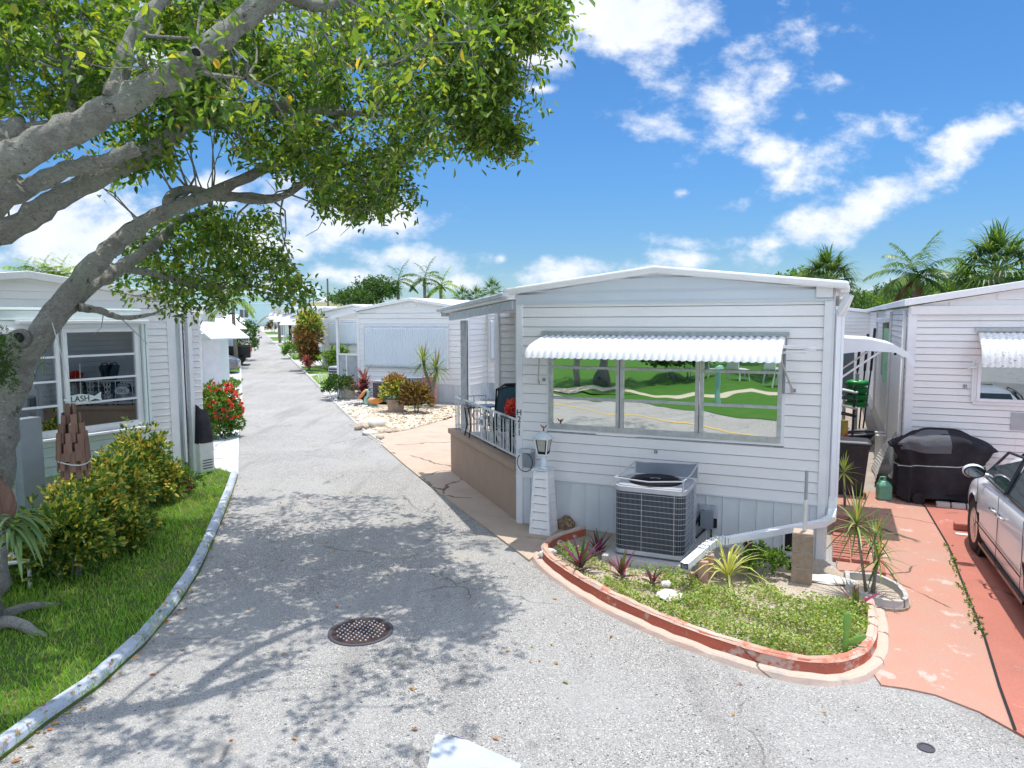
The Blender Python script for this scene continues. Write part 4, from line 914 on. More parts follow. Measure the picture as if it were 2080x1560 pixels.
for sx in (-1,1):
    for sy in (-1,1):
        q=MB(); q.tube([(sx*.24,sy*.16,.62),(sx*.2,sy*.13,.3),(sx*.26,sy*.18,0)],.012,6); part('leg',q,'blacktrim',ic)
q=MB()
for cx in (-.1,.1): q.tube([(cx+.08*math.cos(a),-.17,.5+.08*math.sin(a)) for a in [i*.6 for i in range(11)]],.008,5)
part('scroll',q,'blacktrim',ic)
fc=P(1043,812,10.55); tb=thing('porch_table','small dark porch table under the red flower bunch','table',(fc[0]+.10,fc[1]+.15,.745))
q=MB(); q.lathe([(.30,.66),(.31,.675),(.30,.69),(.001,.69)],n=20); part('table_top',q,'blacktrim',tb)
for a in (0.4,2.5,4.6): q=MB(); q.tube([(.22*math.cos(a),.22*math.sin(a),0),(.1*math.cos(a),.1*math.sin(a),.66)],.012,6); part('leg',q,'blacktrim',tb)
nb=NB(); bush(nb,(0,0,.10),(.12,.12,.10),160,.05,.05,4,zmin=-1); me=nb.mesh('petals')
fl_=thing('flower_bunch','bunch of bright red flowers in a pot on the porch table','flowers',(fc[0]+.02,fc[1]+.05,1.47))
part('petals',me,'flower',fl_); q=MB(); q.lathe([(.05,-.03),(.07,.04),(.001,.04)],n=12); part('pot',q,'rust',fl_)
# ================= THINGS AROUND THE MAIN HOME =================
def hw(x,y): return hm.w(x,y)[:2]
# --- lamp tower ---
lt=G(1104,1088); tw=thing('garden_lamp','white lantern with copper eagle on a tapering lap-sided tower','garden lamp',(lt[0],lt[1],0),math.radians(-24.5))
q=MB(); z0,z1=.03,.90; b0,b1=.138,.09
def twf(rot):
    c,s=math.cos(rot),math.sin(rot); return lambda x,y,z:(c*x-s*y,s*x+c*y,z)
nr=8
for k in range(4):
    q.T=twf(k*math.pi/2)
    for i in range(nr):
        za=z0+(z1-z0)*i/nr; zb_=z0+(z1-z0)*(i+1)/nr; wa=b0+(b1-b0)*i/nr; wb=b0+(b1-b0)*(i+1)/nr
        zc=zb_-.012; q.face((-wa,-wa-.016,za),(wa,-wa-.016,za),(wb,-wb-.001,zc),(-wb,-wb-.001,zc)); q.face((-wa,-wa+.03,za),(wa,-wa+.03,za),(wa,-wa-.016,za),(-wa,-wa-.016,za)); q.face((-wb,-wb-.001,zc),(wb,-wb-.001,zc),(wb,-wb+.03,zc),(-wb,-wb+.03,zc)); q.face((-wb,-wb+.03,zc),(wb,-wb+.03,zc),(wb,-wb+.03,zb_),(-wb,-wb+.03,zb_))
part('lap_tower',q,'siding2',tw)
for sx in (-1,1):
    for sy in (-1,1):
        q=MB(); a=[(sx*(b0+.012),sy*(b0+.012)),(sx*(b0-.03),sy*(b0+.012)),(sx*(b0-.03),sy*(b0-.03)),(sx*(b0+.012),sy*(b0-.03))]; b=[(sx*(b1+.012),sy*(b1+.012)),(sx*(b1-.022),sy*(b1+.012)),(sx*(b1-.022),sy*(b1-.022)),(sx*(b1+.012),sy*(b1-.022))]
        i0=[q.pt((x,y,.02)) for x,y in a]; i1=[q.pt((x,y,z1+.002)) for x,y in b]; q.f+= [i0,i1]+[[i0[j],i0[(j+1)%4],i1[(j+1)%4],i1[j]] for j in range(4)]
        part('corner_strip',q,'trim',tw)
q=MB(); q.box(-.125,.125,-.125,.125,z1+.003,z1+.018); part('tower_cap',q,'lampwhite',tw)
q=MB(); q.lathe([(.055,z1+.018),(.045,z1+.04),(.042,1.09),(.06,1.10),(.001,1.10)],n=14); part('lamp_post',q,'lampwhite',tw,smooth=False)
lh=MB(); Z0,Z1=1.105,1.315; w0,w1=.060,.088
for sx in (-1,1):
    for sy in (-1,1): lh.tube([(sx*w0,sy*w0,Z0),(sx*w1,sy*w1,Z1)],.009,4)
for w_,z in ((w0,Z0),(w1,Z1)):
    for a,b in (((-w_,-w_),(w_,-w_)),((w_,-w_),(w_,w_)),((w_,w_),(-w_,w_)),((-w_,w_),(-w_,-w_))): lh.tube([(*a,z),(*b,z)],.009,4)
lf=part('lantern_frame',lh,'aluwhite',tw)
gq=MB()
for k in range(4):
    gq.T=twf(k*math.pi/2); gq.face((-w0,-w0,Z0),(w0,-w0,Z0),(w1,-w1,Z1),(-w1,-w1,Z1))
gq.T=None; part('lantern_glass',gq,'lampglass',lf)
gq=MB()
for k in range(4):
    gq.T=twf(k*math.pi/2)
    gq.face((-w0+.008,-w0-.004,Z0+.008),(w0-.008,-w0-.004,Z0+.008),(w0-.004,-w0-.011,Z0+.045),(-w0+.004,-w0-.011,Z0+.045))
    for s in (-1,1): gq.face((s*(w0-.008),-w0-.004,Z0+.02),(s*(w0-.022),-w0-.004,Z0+.02),(s*(w1-.024),-w1-.001,Z1-.01),(s*(w1-.008),-w1-.001,Z1-.01))
gq.T=None; part('lantern_edge',gq,'dark',lf)
q=MB(); q.lathe([(.135,1.318),(.138,1.325),(.11,1.345),(.075,1.385),(.035,1.405),(.012,1.412),(.001,1.413)],n=24); part('lamp_hood',q,'lampwhite',tw,smooth=True)
q=MB(); q.lathe([(.014,1.41),(.010,1.44),(.016,1.455),(.012,1.475),(.001,1.48)],n=8)
for s in (-1,1): q.face((s*.004,0,1.455),(s*.03,.004,1.462),(s*.052,.008,1.502),(s*.03,.004,1.490)); q.face((s*.004,.004,1.455),(s*.03,.008,1.462),(s*.052,.012,1.502),(s*.03,.008,1.490))
q.box(-.006,.006,-.024,-.008,1.47,1.482); part('eagle_finial',q,'gold',tw)
sb=hw(.22,-.55)
q=MB(); q.box(-.28,.30,-.24,.22,.0,.055); single('lamp_plinth',q,'tan','low tan concrete slab under the lantern tower','slab',(lt[0],lt[1],.0),math.radians(-24.5))
# rocks by the tower
rk=G(1150,1080); q=MB(); q.rock((0,0,.09),(.13,.12,.12),3,14,.3); single('coral_rock',q,'coral','brown pitted coral rock beside the lantern tower','rock',(rk[0],rk[1],0),smooth=True)
for (x,y,lab,r) in ((1128,1112,'flat grey stone in front of the lantern tower',(.10,.06,.035)),(1160,1100,'pale stone leaning beside the brown coral rock',(.09,.06,.045))):
    c=G(x,y); q=MB(); q.rock((0,0,.05),r,int(x),10,.2); single('garden_stone',q,'greycon',lab,'rock',(c[0],c[1],0.02),.4)
for (x,y,lab,r) in ((1112,1140,'white rock at the left tip of the flower bed',(.14,.05,.05)),(1360,1228,'white rock slab in the middle of the flower bed',(.13,.14,.03)),(1352,1205,'small white rock above the white slab in the bed',(.06,.05,.035))):
    c=G(x,y); q=MB(); q.rock((0,0,.05),r,int(x),12,.25); single('bed_rock',q,'whitestone',lab,'rock',(c[0],c[1],0.05),.6)
# --- condenser unit ---
a=Vector((*G(1247,1121,.16),0)); b=Vector((*G(1378,1150,.16),0)); dd=(b-a); acw=.80; rz=math.radians(-24.5)
ac=thing('condenser_unit','large dark condenser unit with dented wire guard on top','air conditioner',(a.x,a.y,.16),rz)
W_,D_,Hh=dd.length,.66,.80
def rrect(x0,x1,y0,y1,r,n=5):
    out_=[]
    for cx,cy,a0 in ((x1-r,y0+r,-90),(x1-r,y1-r,0),(x0+r,y1-r,90),(x0+r,y0+r,180)):
        for i in range(n+1): t=math.radians(a0+90*i/n); out_.append((cx+r*math.cos(t),cy+r*math.sin(t)))
    return out_
ro=rrect(0,W_,0,D_,.09)
q=MB(); q.prism(rrect(.012,W_-.012,.012,D_-.012,.085),.05,Hh-.06); part('coil_body',q,'coil',ac)
q=MB(); q.prism(rrect(-.008,W_+.008,-.008,D_+.008,.095),-.0,.05); part('base_pan',q,'acsilver',ac,bevel=.006)
q=MB(); q.prism(rrect(-.012,W_+.012,-.012,D_+.012,.10),Hh-.06,Hh); q.prism(rrect(.02,W_-.02,.02,D_-.02,.08),Hh,Hh+.012); tp_=part('top_cover',q,'acsilver',ac,bevel=.008)
fin=MB(); per=[]; 
for i in range(len(ro)): per+= dense([ro[i],ro[(i+1)%len(ro)]],.0145)[:-1]
for p in per: fin.tube([(p[0],p[1],.05),(p[0],p[1],Hh-.06)],.0022,3,cap=False)
part('coil_fins',fin,'acsilver',ac).data.materials[0]=MT['grey']
q=MB()
for k in range(11): z=.10+k*.062; q.tube([(x,y,z) for x,y in rrect(-.006,W_+.006,-.006,D_+.006,.095)]+[(ro[0][0],-.006,z)],.0032,4,cap=False)
for x,y in ((W_*.40,-.007),(W_*.86,-.007),(W_+.007,.32)): q.tube([(x,y,.05),(x,y,Hh-.06)],.004,4)
part('wire_guard',q,'acsilver',ac)
q=MB(); q.box(W_-.02,W_+.012,D_-.12,D_+.01,.03,Hh-.06); part('corner_post',q,'acsilver',ac)
q=MB(); cx,cy=W_/2,D_/2; q.lathe([(.31,Hh+.013),(.30,Hh+.014),(.001,Hh+.0145)],cx,cy,28); fo=part('fan_opening',q,'dark',ac)
q=MB()
for r in [.03+.0155*i for i in range(18)]: q.tube([(cx+r*math.cos(t),cy+r*.98*math.sin(t),Hh+.035+.02*(1-r/.31)) for t in [i*math.pi/12 for i in range(25)]],.0028,3,cap=False)
for k in range(8): t=k*math.pi/4; q.tube([(cx,cy,Hh+.05),(cx+.31*math.cos(t),cy+.31*math.sin(t),Hh+.018)],.004,4)
part('fan_grille',q,'black',fo)
q=MB(); q.lathe([(.06,Hh+.04),(.06,Hh+.05),(.001,Hh+.052)],cx,cy,16,1,.5); part('fan_badge',q,'aluwhite',fo)
q=MB(); pts=[(.0,.0,.08),(W_,.0,.045),(W_,.0,.045),(W_+.02,D_,.16),(W_*.5,D_+.0,.14),(.06,D_,.17),(0,0,.08)]
q.tube([(0,0,Hh+.09),(W_*.5,-.02,Hh+.075),(W_-.02,0,Hh+.11)],.009,5); q.tube([(W_-.02,0,Hh+.11),(W_+.01,D_*.5,Hh+.13),(W_+.03,D_-.02,Hh+.20)],.009,5)
q.tube([(W_+.03,D_-.02,Hh+.20),(W_*.6,D_,Hh+.14),(.08,D_-.02,Hh+.17)],.009,5); q.tube([(.08,D_-.02,Hh+.17),(.03,D_*.4,Hh+.10),(0,0,Hh+.09)],.009,5)
for x,y,h in ((0,0,.09),(W_-.02,0,.11),(W_+.03,D_-.02,.20),(.08,D_-.02,.17)): q.tube([(x,y,Hh-.02),(x,y,Hh+h)],.009,5)
part('bent_top_rail',q,'acsilver',ac)
q=MB(); q.face((.08,D_-.01,Hh+.02),(W_+.02,D_-.01,Hh+.02),(W_+.03,D_-.02,Hh+.19),(.08,D_-.02,Hh+.16)); part('bent_back_plate',q,'grey',ac)
q=MB(); q.box(-.12,W_+.10,-.10,.8,-.11,-.012); 
pad=MB(); pad.v=[(x,y,z+.11) for x,y,z in q.v]; pad.f=q.f; single('unit_pad',pad,'greycon','raised concrete pad under the large condenser unit','slab',(a.x,a.y,.04),rz,bevel=.01)
# --- downpipe running along the front ---
dpz=thing('downpipe','white ribbed downpipe from the right roof corner across the flower bed','downpipe',(*hw(HW+.06,-.05),0),hm.rz)
def sqtube(mb,path,hx=.045,hy=.035,rib=True):
    path=[Vector(p) for p in path]; prev=None
    for k in range(len(path)):
        t=(path[min(k+1,len(path)-1)]-path[max(k-1,0)]).normalized(); s=t.cross(Vector((0,0,1))); s=s.normalized() if s.length>.2 else Vector((1,0,0)); u=s.cross(t)
        pts=[]
        for (a_,b_) in ((-1,-1),(-.35,-1),(-.3,-.8),(.3,-.8),(.35,-1),(1,-1),(1,1),(.35,1),(.3,.8),(-.3,.8),(-.35,1),(-1,1)): pts.append(mb.pt(path[k]+s*hx*a_+u*hy*b_))
        if prev: 
            for j_ in range(12): mb.f.append([prev[j_],prev[(j_+1)%12],pts[(j_+1)%12],pts[j_]])
        prev=pts
L0=[hm.w(HW+.17,-.04,3.15),hm.w(HW+.12,-.02,3.02),hm.w(HW+.075,.03,2.9),hm.w(HW+.075,.03,1.1),hm.w(HW+.075,.03,.78)]
q=MB(); sqtube(q,L0); part('upright_pipe',q,'aluwhite',dpz,world=True)
e1=P(1690,1062,8.05); e2=P(1610,1073,7.9); e3=P(1480,1097,7.75); e4=P(1440,1108,7.65); e5=P(1425,1120,7.5); e6=P(1390,1150,7.18)
q=MB(); sqtube(q,[hm.w(HW+.075,.03,.80),hm.w(HW+.078,.0,.66),tuple(Vector(hm.w(HW+.07,-.10,.58))),tuple(Vector(e1)+Vector((-.1,0,.0))),e2,e3]); part('sloping_pipe',q,'aluwhite',dpz,world=True)
q=MB()
pts=[Vector(e3),Vector(e4)*.5+Vector(e3)*.5+Vector((-.02,.02,.015)),Vector(e4),Vector(e5)]
for k in range(13):
    t=k/12*3; i=min(int(t),2); f_=t-i; c=pts[i]*(1-f_)+pts[i+1]*f_; 
    if k<12: 
        t2=(k+.7)/12*3; i2=min(int(t2),2); f2=t2-i2; c2=pts[i2]*(1-f2)+pts[i2+1]*f2; r_=.051 if k%2 else .046; sqtube(q,[c,c2],r_,r_*.8)
part('ribbed_elbow',q,'aluwhite',dpz,world=True)
q=MB(); sqtube(q,[e5,e6]); part('end_pipe',q,'aluwhite',dpz,world=True)
q=MB(); d_=(Vector(e6)-Vector(e5)).normalized(); sqtube(q,[Vector(e6)-d_*.01,Vector(e6)+d_*.003],.037,.027); part('pipe_mouth',q,'dark',dpz,world=True)
# bricks holding it
for k,(x,y,lab,hh) in enumerate(((1428,1178,'pinkish brick standing upright under the end of the downpipe',.26),(1440,1165,'second upright pinkish brick tucked behind the first under the downpipe',.27),(1412,1172,'small pinkish brick lying against the foot of the upright brick',.1))):
    c=G(x,y,.1); q=MB(); q.box(-.05,.05,-.035,.035,0,hh); single('prop_brick',q,'brickpk',lab,'brick',(c[0],c[1],.05),-.4+.2*k,group='bricks propping the downpipe',bevel=.006)
# block pillar + pipe
pc=G(1628,1180,.05); pilr=thing('block_pillar','short pillar of three stacked brown concrete blocks by the downpipe','block pillar',(pc[0],pc[1],.03),math.radians(-24.5))
for k in range(3):
    q=MB(); q.box(-.105,.105,-.10,.10,k*.188,k*.188+.178); part('block',q,'blockc',pilr,bevel=.008)
q=MB()
for k in range(2): q.box(-.095,.095,-.09,.09,k*.188+.178,(k+1)*.188)
part('mortar_joint',q,'greycon',pilr)
q=MB(); q.box(-.10,.10,-.095,.095,.5545,.575); part('pale_cap',q,'tan',pilr,bevel=.006)
q=MB(); q.tube([(0,0,0),(0,0,.34)],.022,12); vp=thing('vent_pipe','upright white and grey plastic pipe standing on the block pillar','pipe',(pc[0]+.02,pc[1]+.01,.606)); part('white_sleeve',q,'pvc',vp)
q=MB(); q.tube([(0,0,.341),(0,0,.66)],.017,12); part('grey_pipe',q,'pvcgrey',vp)
# --- bed plants ---
def clump(name,label,cat,base,specs,m,group=None,m2=None):
    """specs: list of (n, length, width, spread, droop, z offset)"""
    t=thing(name,label,cat,base,0,group); 
    for j,(mm,(n,L_,W2,sp,dr,zo)) in enumerate(specs):
        nb=NB()
        for i in range(n):
            az=i*2.39996+random.uniform(-.3,.3); el=math.radians(random.uniform(*sp)); nb.strap((.012*math.cos(az),.012*math.sin(az),zo*random.uniform(.6,1)),(math.cos(az)*math.cos(el),math.sin(az)*math.cos(el),math.sin(el)),L_*random.uniform(.7,1.1),W2*random.uniform(.85,1.1),dr*random.uniform(.6,1.3))
        part('leaves' if j==0 else 'underside_leaves',nb.mesh('leaves'),mm,t)
    return t
rh=[(1180,1160,'tallest green and purple bladed plant at the left end of the bed',16,.36),(1262,1178,'bright magenta bladed plant left of the condenser unit',13,.30),(1215,1128,'green purple plant half behind the first, against the skirting',10,.26),(1325,1192,'small dark purple plant in front of the condenser pad',7,.20),(1520,1140,'dark green purple plant against the skirting right of the pipe bend',8,.32),(1738,1248,'pink purple plant near the small raised ring',7,.26)]
for x,y,lab,n,L_ in rh:
    c=G(x,y,.06); a='rhoeop' if 'magenta' in lab or 'pink' in lab else 'rhoeog'
    clump('purple_blade_plant',lab,'plant',(c[0],c[1],.05),[(a,(n,L_,.055,(35,85),.35,.10)),('rhoeop',(max(4,n//2),L_*.75,.05,(10,50),.5,.05))],a,'purple bladed plants in the flower bed')
c=G(1478,1180,.06); clump('spider_plant','big yellow and green striped strap-leaved plant arching over the bed','plant',(c[0],c[1],.06),[('spider',(44,.62,.026,(20,80),2.3,.06))],'spider')
# cactus
c=G(1715,1335,.06); ct=thing('paddle_cactus','green paddle cactus with one side pad at the right end of the bed','cactus',(c[0],c[1],.05))
def pad(mb,base,dr,L_,w_):
    d=Vector(dr).normalized(); s=d.cross(Vector((0,1,.2))).normalized(); n_=s.cross(d); 
    mb.grid(lambda u,v:tuple(Vector(base)+d*L_*(.5-.5*math.cos(math.pi*v))+s*w_*math.sin(math.pi*v)**.8*math.cos(2*math.pi*u)+n_*.014*math.sin(math.pi*v)**.6*math.sin(2*math.pi*u)),12,8)
q=MB(); pad(q,(0,0,0),(.03,0,1),.28,.025); part('stem_pad',q,'cactus',ct,smooth=True)
q=MB(); pad(q,(.008,0,.22),(.02,0,1),.19,.036); part('top_pad',q,'cactus',ct,smooth=True)
q=MB(); pad(q,(.012,-.0,.12),(.8,-.1,.45),.18,.038); part('side_pad',q,'cactus',ct,smooth=True)
# ground cover: small leaves over the bed
bp_=[(x,y) for x,y in px((1130,1130),(1170,1178),(1290,1248),(1400,1292),(1500,1326),(1600,1350),(1700,1366),(1745,1345),(1768,1290),(1755,1250),(1680,1225),(1600,1230),(1540,1190),(1420,1195),(1250,1160),(1180,1120))]
bx=np.array(bp_); n=60000; X=rng.uniform(bx[:,0].min(),bx[:,0].max(),n); Y=rng.uniform(bx[:,1].min(),bx[:,1].max(),n)
ok=inpoly_np(X,Y,bp_); X=X[ok];Y=Y[ok]
den=np.sin(X*5.1+1.3*np.sin(Y*4))*np.cos(Y*6.3+X*2)*.5+np.sin(X*13+Y*9)*.25+.62
den=den*.95-.12+.35*np.clip((Y.mean()-Y),-.6,.6); ok=rng.uniform(size=len(X))<np.clip(den,.05,1); X=X[ok];Y=Y[ok]; hgt=np.clip(den[ok],.1,1)
Z=.055+rng.uniform(0,1,len(X))*.17*hgt
nb=NB(); D=rng.normal(size=(len(X),3)); D[:,2]=np.abs(D[:,2])*.5
nb.leaves(np.stack([X,Y,Z],1),D,rng.uniform(.020,.040,len(X)),rng.uniform(.012,.022,len(X)))
o=part('ground_cover',nb.mesh('ground_cover'),'cover_g'); o['kind']='stuff'; o['label']='low green creeping plants filling the red-kerbed flower bed'; o['category']='ground cover'
# small bush behind
def leafbush(name,label,cat,c,r,n,Lf,Wf,m,group=None,stm=True,wh=6,zmin=-.3,flowers=None,shell=.55):
    t=thing(name,label,cat,(c[0],c[1],c[2]-r[2]*.9 if c[2]-r[2]*.9>0 else .01),0,group); b=t.location
    nb=NB(); bush(nb,c,r,n,Lf,Wf,wh,shell,zmin); part('foliage',nb.mesh('foliage',tuple(b)),m,t)
    if flowers:
        nb=NB(); d=rdir(flowers,-.2); d=d[(d[:,1]<.5)|(d[:,0]>0)]; C=np.asarray(c)+d*np.asarray(r)*rng.uniform(.95,1.12,len(d))[:,None]
        C=np.repeat(C,14,0); Dd=rng.normal(size=C.shape)+np.repeat(d,14,0); nb.leaves(C,Dd,.05,.04); part('flower_heads',nb.mesh('flower_heads',tuple(b)),'flower',t)
    if stm:
        q=MB(); stems(q,(0,0,c[2]-b.z),r,7,(0,0,-b.z+.01)); part('stems',q,'bark',t)
    return t
c=G(1530,1165,.1); leafbush('small_shrub','small loose green shrub between the pipe and the block pillar','shrub',(c[0]+.15,c[1]+.05,.2),(.28,.2,.18),170,.045,.025,'hedgelt',stm=False)
# teardrop ring with dracaenas
rc=px((1712,1180),(1740,1180),(1790,1186),(1830,1205),(1852,1232),(1850,1250),(1820,1252),(1770,1240),(1735,1225),(1712,1205))
rc=smoothp(dense(rc+[rc[0]],.08),4); q=kerb(rc,.07,.12,-1); single('planter_ring',q,'greycon','small teardrop-shaped grey concrete ring around the spiky plants','planter ring',(rc[0][0],rc[0][1],0),world=True)
sheet('ring_soil',rc,.045,'soil')
def dracaena(name,label,base,heads,m,L_=.42,n=46,w_=.022,tr=.016,droop=1.0,stemm='palmtrunk',group=None):
    t=thing(name,label,'plant',base,0,group)
    for h in heads:
        q=MB(); h=Vector(h); m1_=Vector((h.x*.25+random.uniform(-.02,.02),h.y*.25,h.z*.45)); q.tube([(random.uniform(-.02,.02),0,0),m1_,h],[tr,tr*.9,tr*.7],7); part('stem',q,stemm,t,smooth=True)
        nb=NB()
        for i in range(n):
            az=i*2.39996; el=math.radians(85-125*(i/n)**.9+random.uniform(-8,8)); nb.strap(tuple(h+Vector((0,0,-.06*i/n))),(math.cos(az)*math.cos(el),math.sin(az)*math.cos(el),math.sin(el)),L_*random.uniform(.75,1.1),w_,droop*random.uniform(.5,1.3)*(1 if i>n*.25 else .4))
        part('leaf_head',nb.mesh('leaf_head'),m,t)
    return t
b1=G(1757,1200,.05); 
def rel(x,y,D,b): p=P(x,y,D); return (p[0]-b[0],p[1]-b[1],p[2]-.05)
dracaena('spiky_dracaena','tall spiky dracaena leaning left inside the teardrop ring','plant' and (b1[0],b1[1],.05),[rel(1740,1062,b1[1]-.05,b1)],'drac',.46,48)
b2=G(1772,1204,.05); dracaena('spiky_dracaena','spiky dracaena standing on the right in the teardrop ring','plant' and (b2[0],b2[1],.05),[rel(1785,1128,b2[1]-.12,b2),rel(1778,1088,b2[1]+.15,b2)],'drac',.36,34)
b3=G(1716,1030,.05); dracaena('lime_dracaena','small lime green spiky plant in front of the black bin','plant' and (b3[0],b3[1],.05),[rel(1714,955,b3[1]-.1,b3)],'dracg',.32,30,.026,.02,.5)
# blue chalky puddle stone row
q=MB(); c=G(1662,1190); q.rock((0,0,.04),(.3,.12,.035),5,12,.2); single('flat_stone',q,'whitestone','flat pale stone between the block pillar and the ring','rock',(c[0]+.1,c[1],0.03),-.4)
# wire rack by the brick path
c=G(1706,998); wr_=thing('wire_rack','small white wire rack at the start of the brick path','wire rack',(c[0],c[1],.03),-.3)
q=MB()
for z in (.0,.28): q.tube([(-.12,-.08,z),(.14,-.08,z),(.14,.1,z),(-.12,.1,z),(-.12,-.08,z)],.006,5)
for x,y in ((-.12,-.08),(.14,-.08),(.14,.1),(-.12,.1)): q.tube([(x,y,0),(x,y,.28)],.006,5)
for x in (-.06,0,.07): q.tube([(x,-.08,.28),(x,.1,.28)],.005,4)
part('wire_frame',q,'whitemetal',wr_)
c=G(1800,1420); 
# ================= NEIGHBOUR (RIGHT) =================
nh,nroot=simple_home('neighbouring white home on the right with stained awning over a dark window',G(1832,1008),math.radians(-24.5),4.2,16,ze=3.06,rise=.36,skirt=.42,pitch=.105,sid='siding2')
fx0,fz1=nh.fac(1986,745); _,fz0=nh.fac(1990,815)
make_window(nroot,fx0,fx0+1.3,fz0,fz1+.05,1,1,'dimmirror','aluwhite',T=None)
make_awning(nroot,fx0-.02,fx0+1.35,2.66,.42,.50,yw=-.02,n=17,m='awndirty',arms=False)
q=MB(); q.tube([(fx0-.06,-.05,fz0),(fx0-.06,-.05,fz1+.1)],.014,6); q.tube([(fx0-.14,-.06,fz1-.02),(fx0-.02,-.08,fz1+.0)],.016,6); part('awning_rod',q,'trim',nroot)
q=MB(); q.T=Tleft(0)
q.box(-.02,.10,-.001,.03,.05,3.0)
part('corner_board',q,'pvc',nroot)
for y_ in (3.9,9.5): q=MB(); q.T=Tleft(0); q.tube([(y_,.03,3.0),(y_,.03,.35),(y_,.12,.25)],.035,6); part('downpipe',q,'pvc',nroot)
q=MB(); q.T=Tleft(0); q.tube([(.45,.03,3.0),(.45,.03,.45),(.42,.05,.33),(.3,.16,.25)],.045,8)
part('downpipe',q,'pvc',nroot,smooth=True)
q=MB(); q.T=Tleft(0); q.box(4.6,6.0,.03,.07,1.55,2.75); gb=part('boarded_window',q,'mossy',nroot)
q=MB(); q.T=Tleft(0); q.box(4.45,4.58,.03,.12,1.5,2.65); part('mint_jamb',q,'mintframe',gb)
q=MB(); q.T=Tleft(0); q.box(4.4,6.2,.03,.24,2.78,2.86); part('window_hood',q,'aluwhite',gb)
q=MB(); q.T=Tleft(0); q.tube([(.25,.02,2.75),(.27,.035,2.0),(.24,.035,1.5),(.28,.03,.9)],.006,5); part('loose_cable',q,'grey',nroot)
x,z=nh.fac(1960,784); q=MB(); q.box(x-.03,x+.03,-.03,-.016,z-.03,z+.03); part('clip_plate',q,'galv',nroot)
q=MB(); 
for dx,dz in ((-.012,-.012),(.012,.012),(-.012,.012),(.012,-.012)): q.box(x+dx-.007,x+dx+.007,-.033,-.0302,z+dz-.007,z+dz+.007)
part('clip_bolt',q,'dark',nroot)
q=MB(); q.box(.16,.44,-.02,-.008,.03,.40); ltc=part('lattice_panel',q,'whitemetal',nroot)
q=MB()
for i in range(4):
    for k in range(6): q.box(.185+i*.06+(.0 if k%2 else .03),.205+i*.06+(.0 if k%2 else .03),-.0225,-.0202,.06+k*.055,.085+k*.055)
part('lattice_hole',q,'dark',ltc)
q=MB(); q.box(-.0,4.2,-.05,-.024,2.93,3.06); part('gable_panel',q,'siding2',nroot)
q=MB(); q.box(1.4,1.95,-.02,-.014,fz0-.42,fz0-.15); part('grey_patch',q,'greylt',nroot)
# corrugated sheet leaning on the neighbour's wall
c=nh.w(-.28,1.1); cs=thing('corrugated_sheet','bent pale ribbed plastic sheet leaning against the neighbouring wall','plastic sheet',(c[0],c[1],.01),nh.rz)
q=MB(); q.grid(lambda u,v:(-.10+.28*v**1.3+.05*math.sin(u*3)+.006*math.sin(v*90),-.6+1.5*u-.25*v*u,.02+.95*v*(1-.25*u)),14,60); part('ribbed_sheet',q,'pvc',cs,smooth=True)
# --- barbecue under cover ---
bc=G(1928,1034); bb=thing('covered_barbecue','black cloth covered barbecue tied with pale cord beside the pale grey car','barbecue',(bc[0]+.06,bc[1]+.38,.02),nh.rz)
def cov(u,v):
    a=2*math.pi*u; ca,sa=math.cos(a),math.sin(a); s=lambda x:(1 if x>0 else -1)*abs(x)**.55
    z=.06+v*1.08
    wx=.60+.05*math.sin(9*a)*(1-v)**.7
    if v>.55: wx=.60+.12*math.sin((v-.55)/.45*math.pi*.55)
    if v>.75: wx=.74*(1-((v-.75)/.25)**1.6*.50)
    wy=.30+.055*math.sin(11*a+1)*(1-v)**.8
    if v>.8: wy=.30*(1-((v-.8)/.2)**2*.6)
    zz=z-.10*abs(ca)**3*(v>.7)*(v-.7)/.3*1.2-.05*math.sin(5*a)*(v<.1)+.02*math.sin(7*a+6*v)*(v>.5)*(v<.95)
    pin=1-.05*math.exp(-((v-.52)/.05)**2)
    return (wx*pin*s(ca),wy*pin*s(sa),zz)
q=MB(); q.grid(cov,64,30); q.face(*[cov(i/32,1) for i in range(32)]); cv=part('cloth_cover',q,'cover',bb,smooth=True)
q=MB()
def covo(u,v): p=cov(u,v); return (p[0]*1.006,p[1]*1.015-.002,p[2]+.003)
q.grid(lambda u,v:covo(.62+.135*u,.70+.30*v),10,12); q.face(*[covo(.62+.135*i/10,1) for i in range(11)]); part('faded_panel',q,'coverlt',cv,smooth=True)
q=MB(); q.tube([tuple(Vector(cov(i/40,.50+.05*math.cos(2*math.pi*i/40)))*1.012) for i in range(41)],.008,5,cap=False); q.tube([tuple(Vector(cov(.80,.47))*1.02),tuple(Vector(cov(.80,.40))*1.03)],.008,5); part('cord',q,'rope',bb)
q=MB(); q.T=lambda x,y,z:(x-.30,-z-.30,y+.085); q.lathe([(.085,-.02),(.085,.02),(.06,.021),(.06,.01),(.001,.01)],n=16); part('wheel',q,'tyre',bb)
for k,x in enumerate((.02,.22,.42)):
    c=nh.w(*nh.loc(bc[0]+.06+x*.91-.15,bc[1]+.05-x*.41)); q=MB(); q.box(-.09,.09,-.05,.05,0,.075); single('paving_stone',q,'greycon',('leftmost','middle','rightmost')[k]+' of the three grey stones at the foot of the covered barbecue','stone',(c[0],c[1],.022),nh.rz,group='stones under the covered barbecue',bevel=.008)
ws=G(1955,1078); q=MB(); q.prism([(-.0,-.06),(.55,-.06),(.55,.06),(0,.06)],0,.10); single('parking_block',q,'red','red painted concrete parking block in front of the car wheel','parking block',(ws[0]-.12,ws[1],.022),nh.rz+.05,bevel=.02)
q=MB(); q.box(-.3,.35,-.05,.05,.0,.003); single('bare_patch',q,'whitecon','','',(ws[0]+.05,ws[1]-.33,.026),nh.rz,kind='structure')
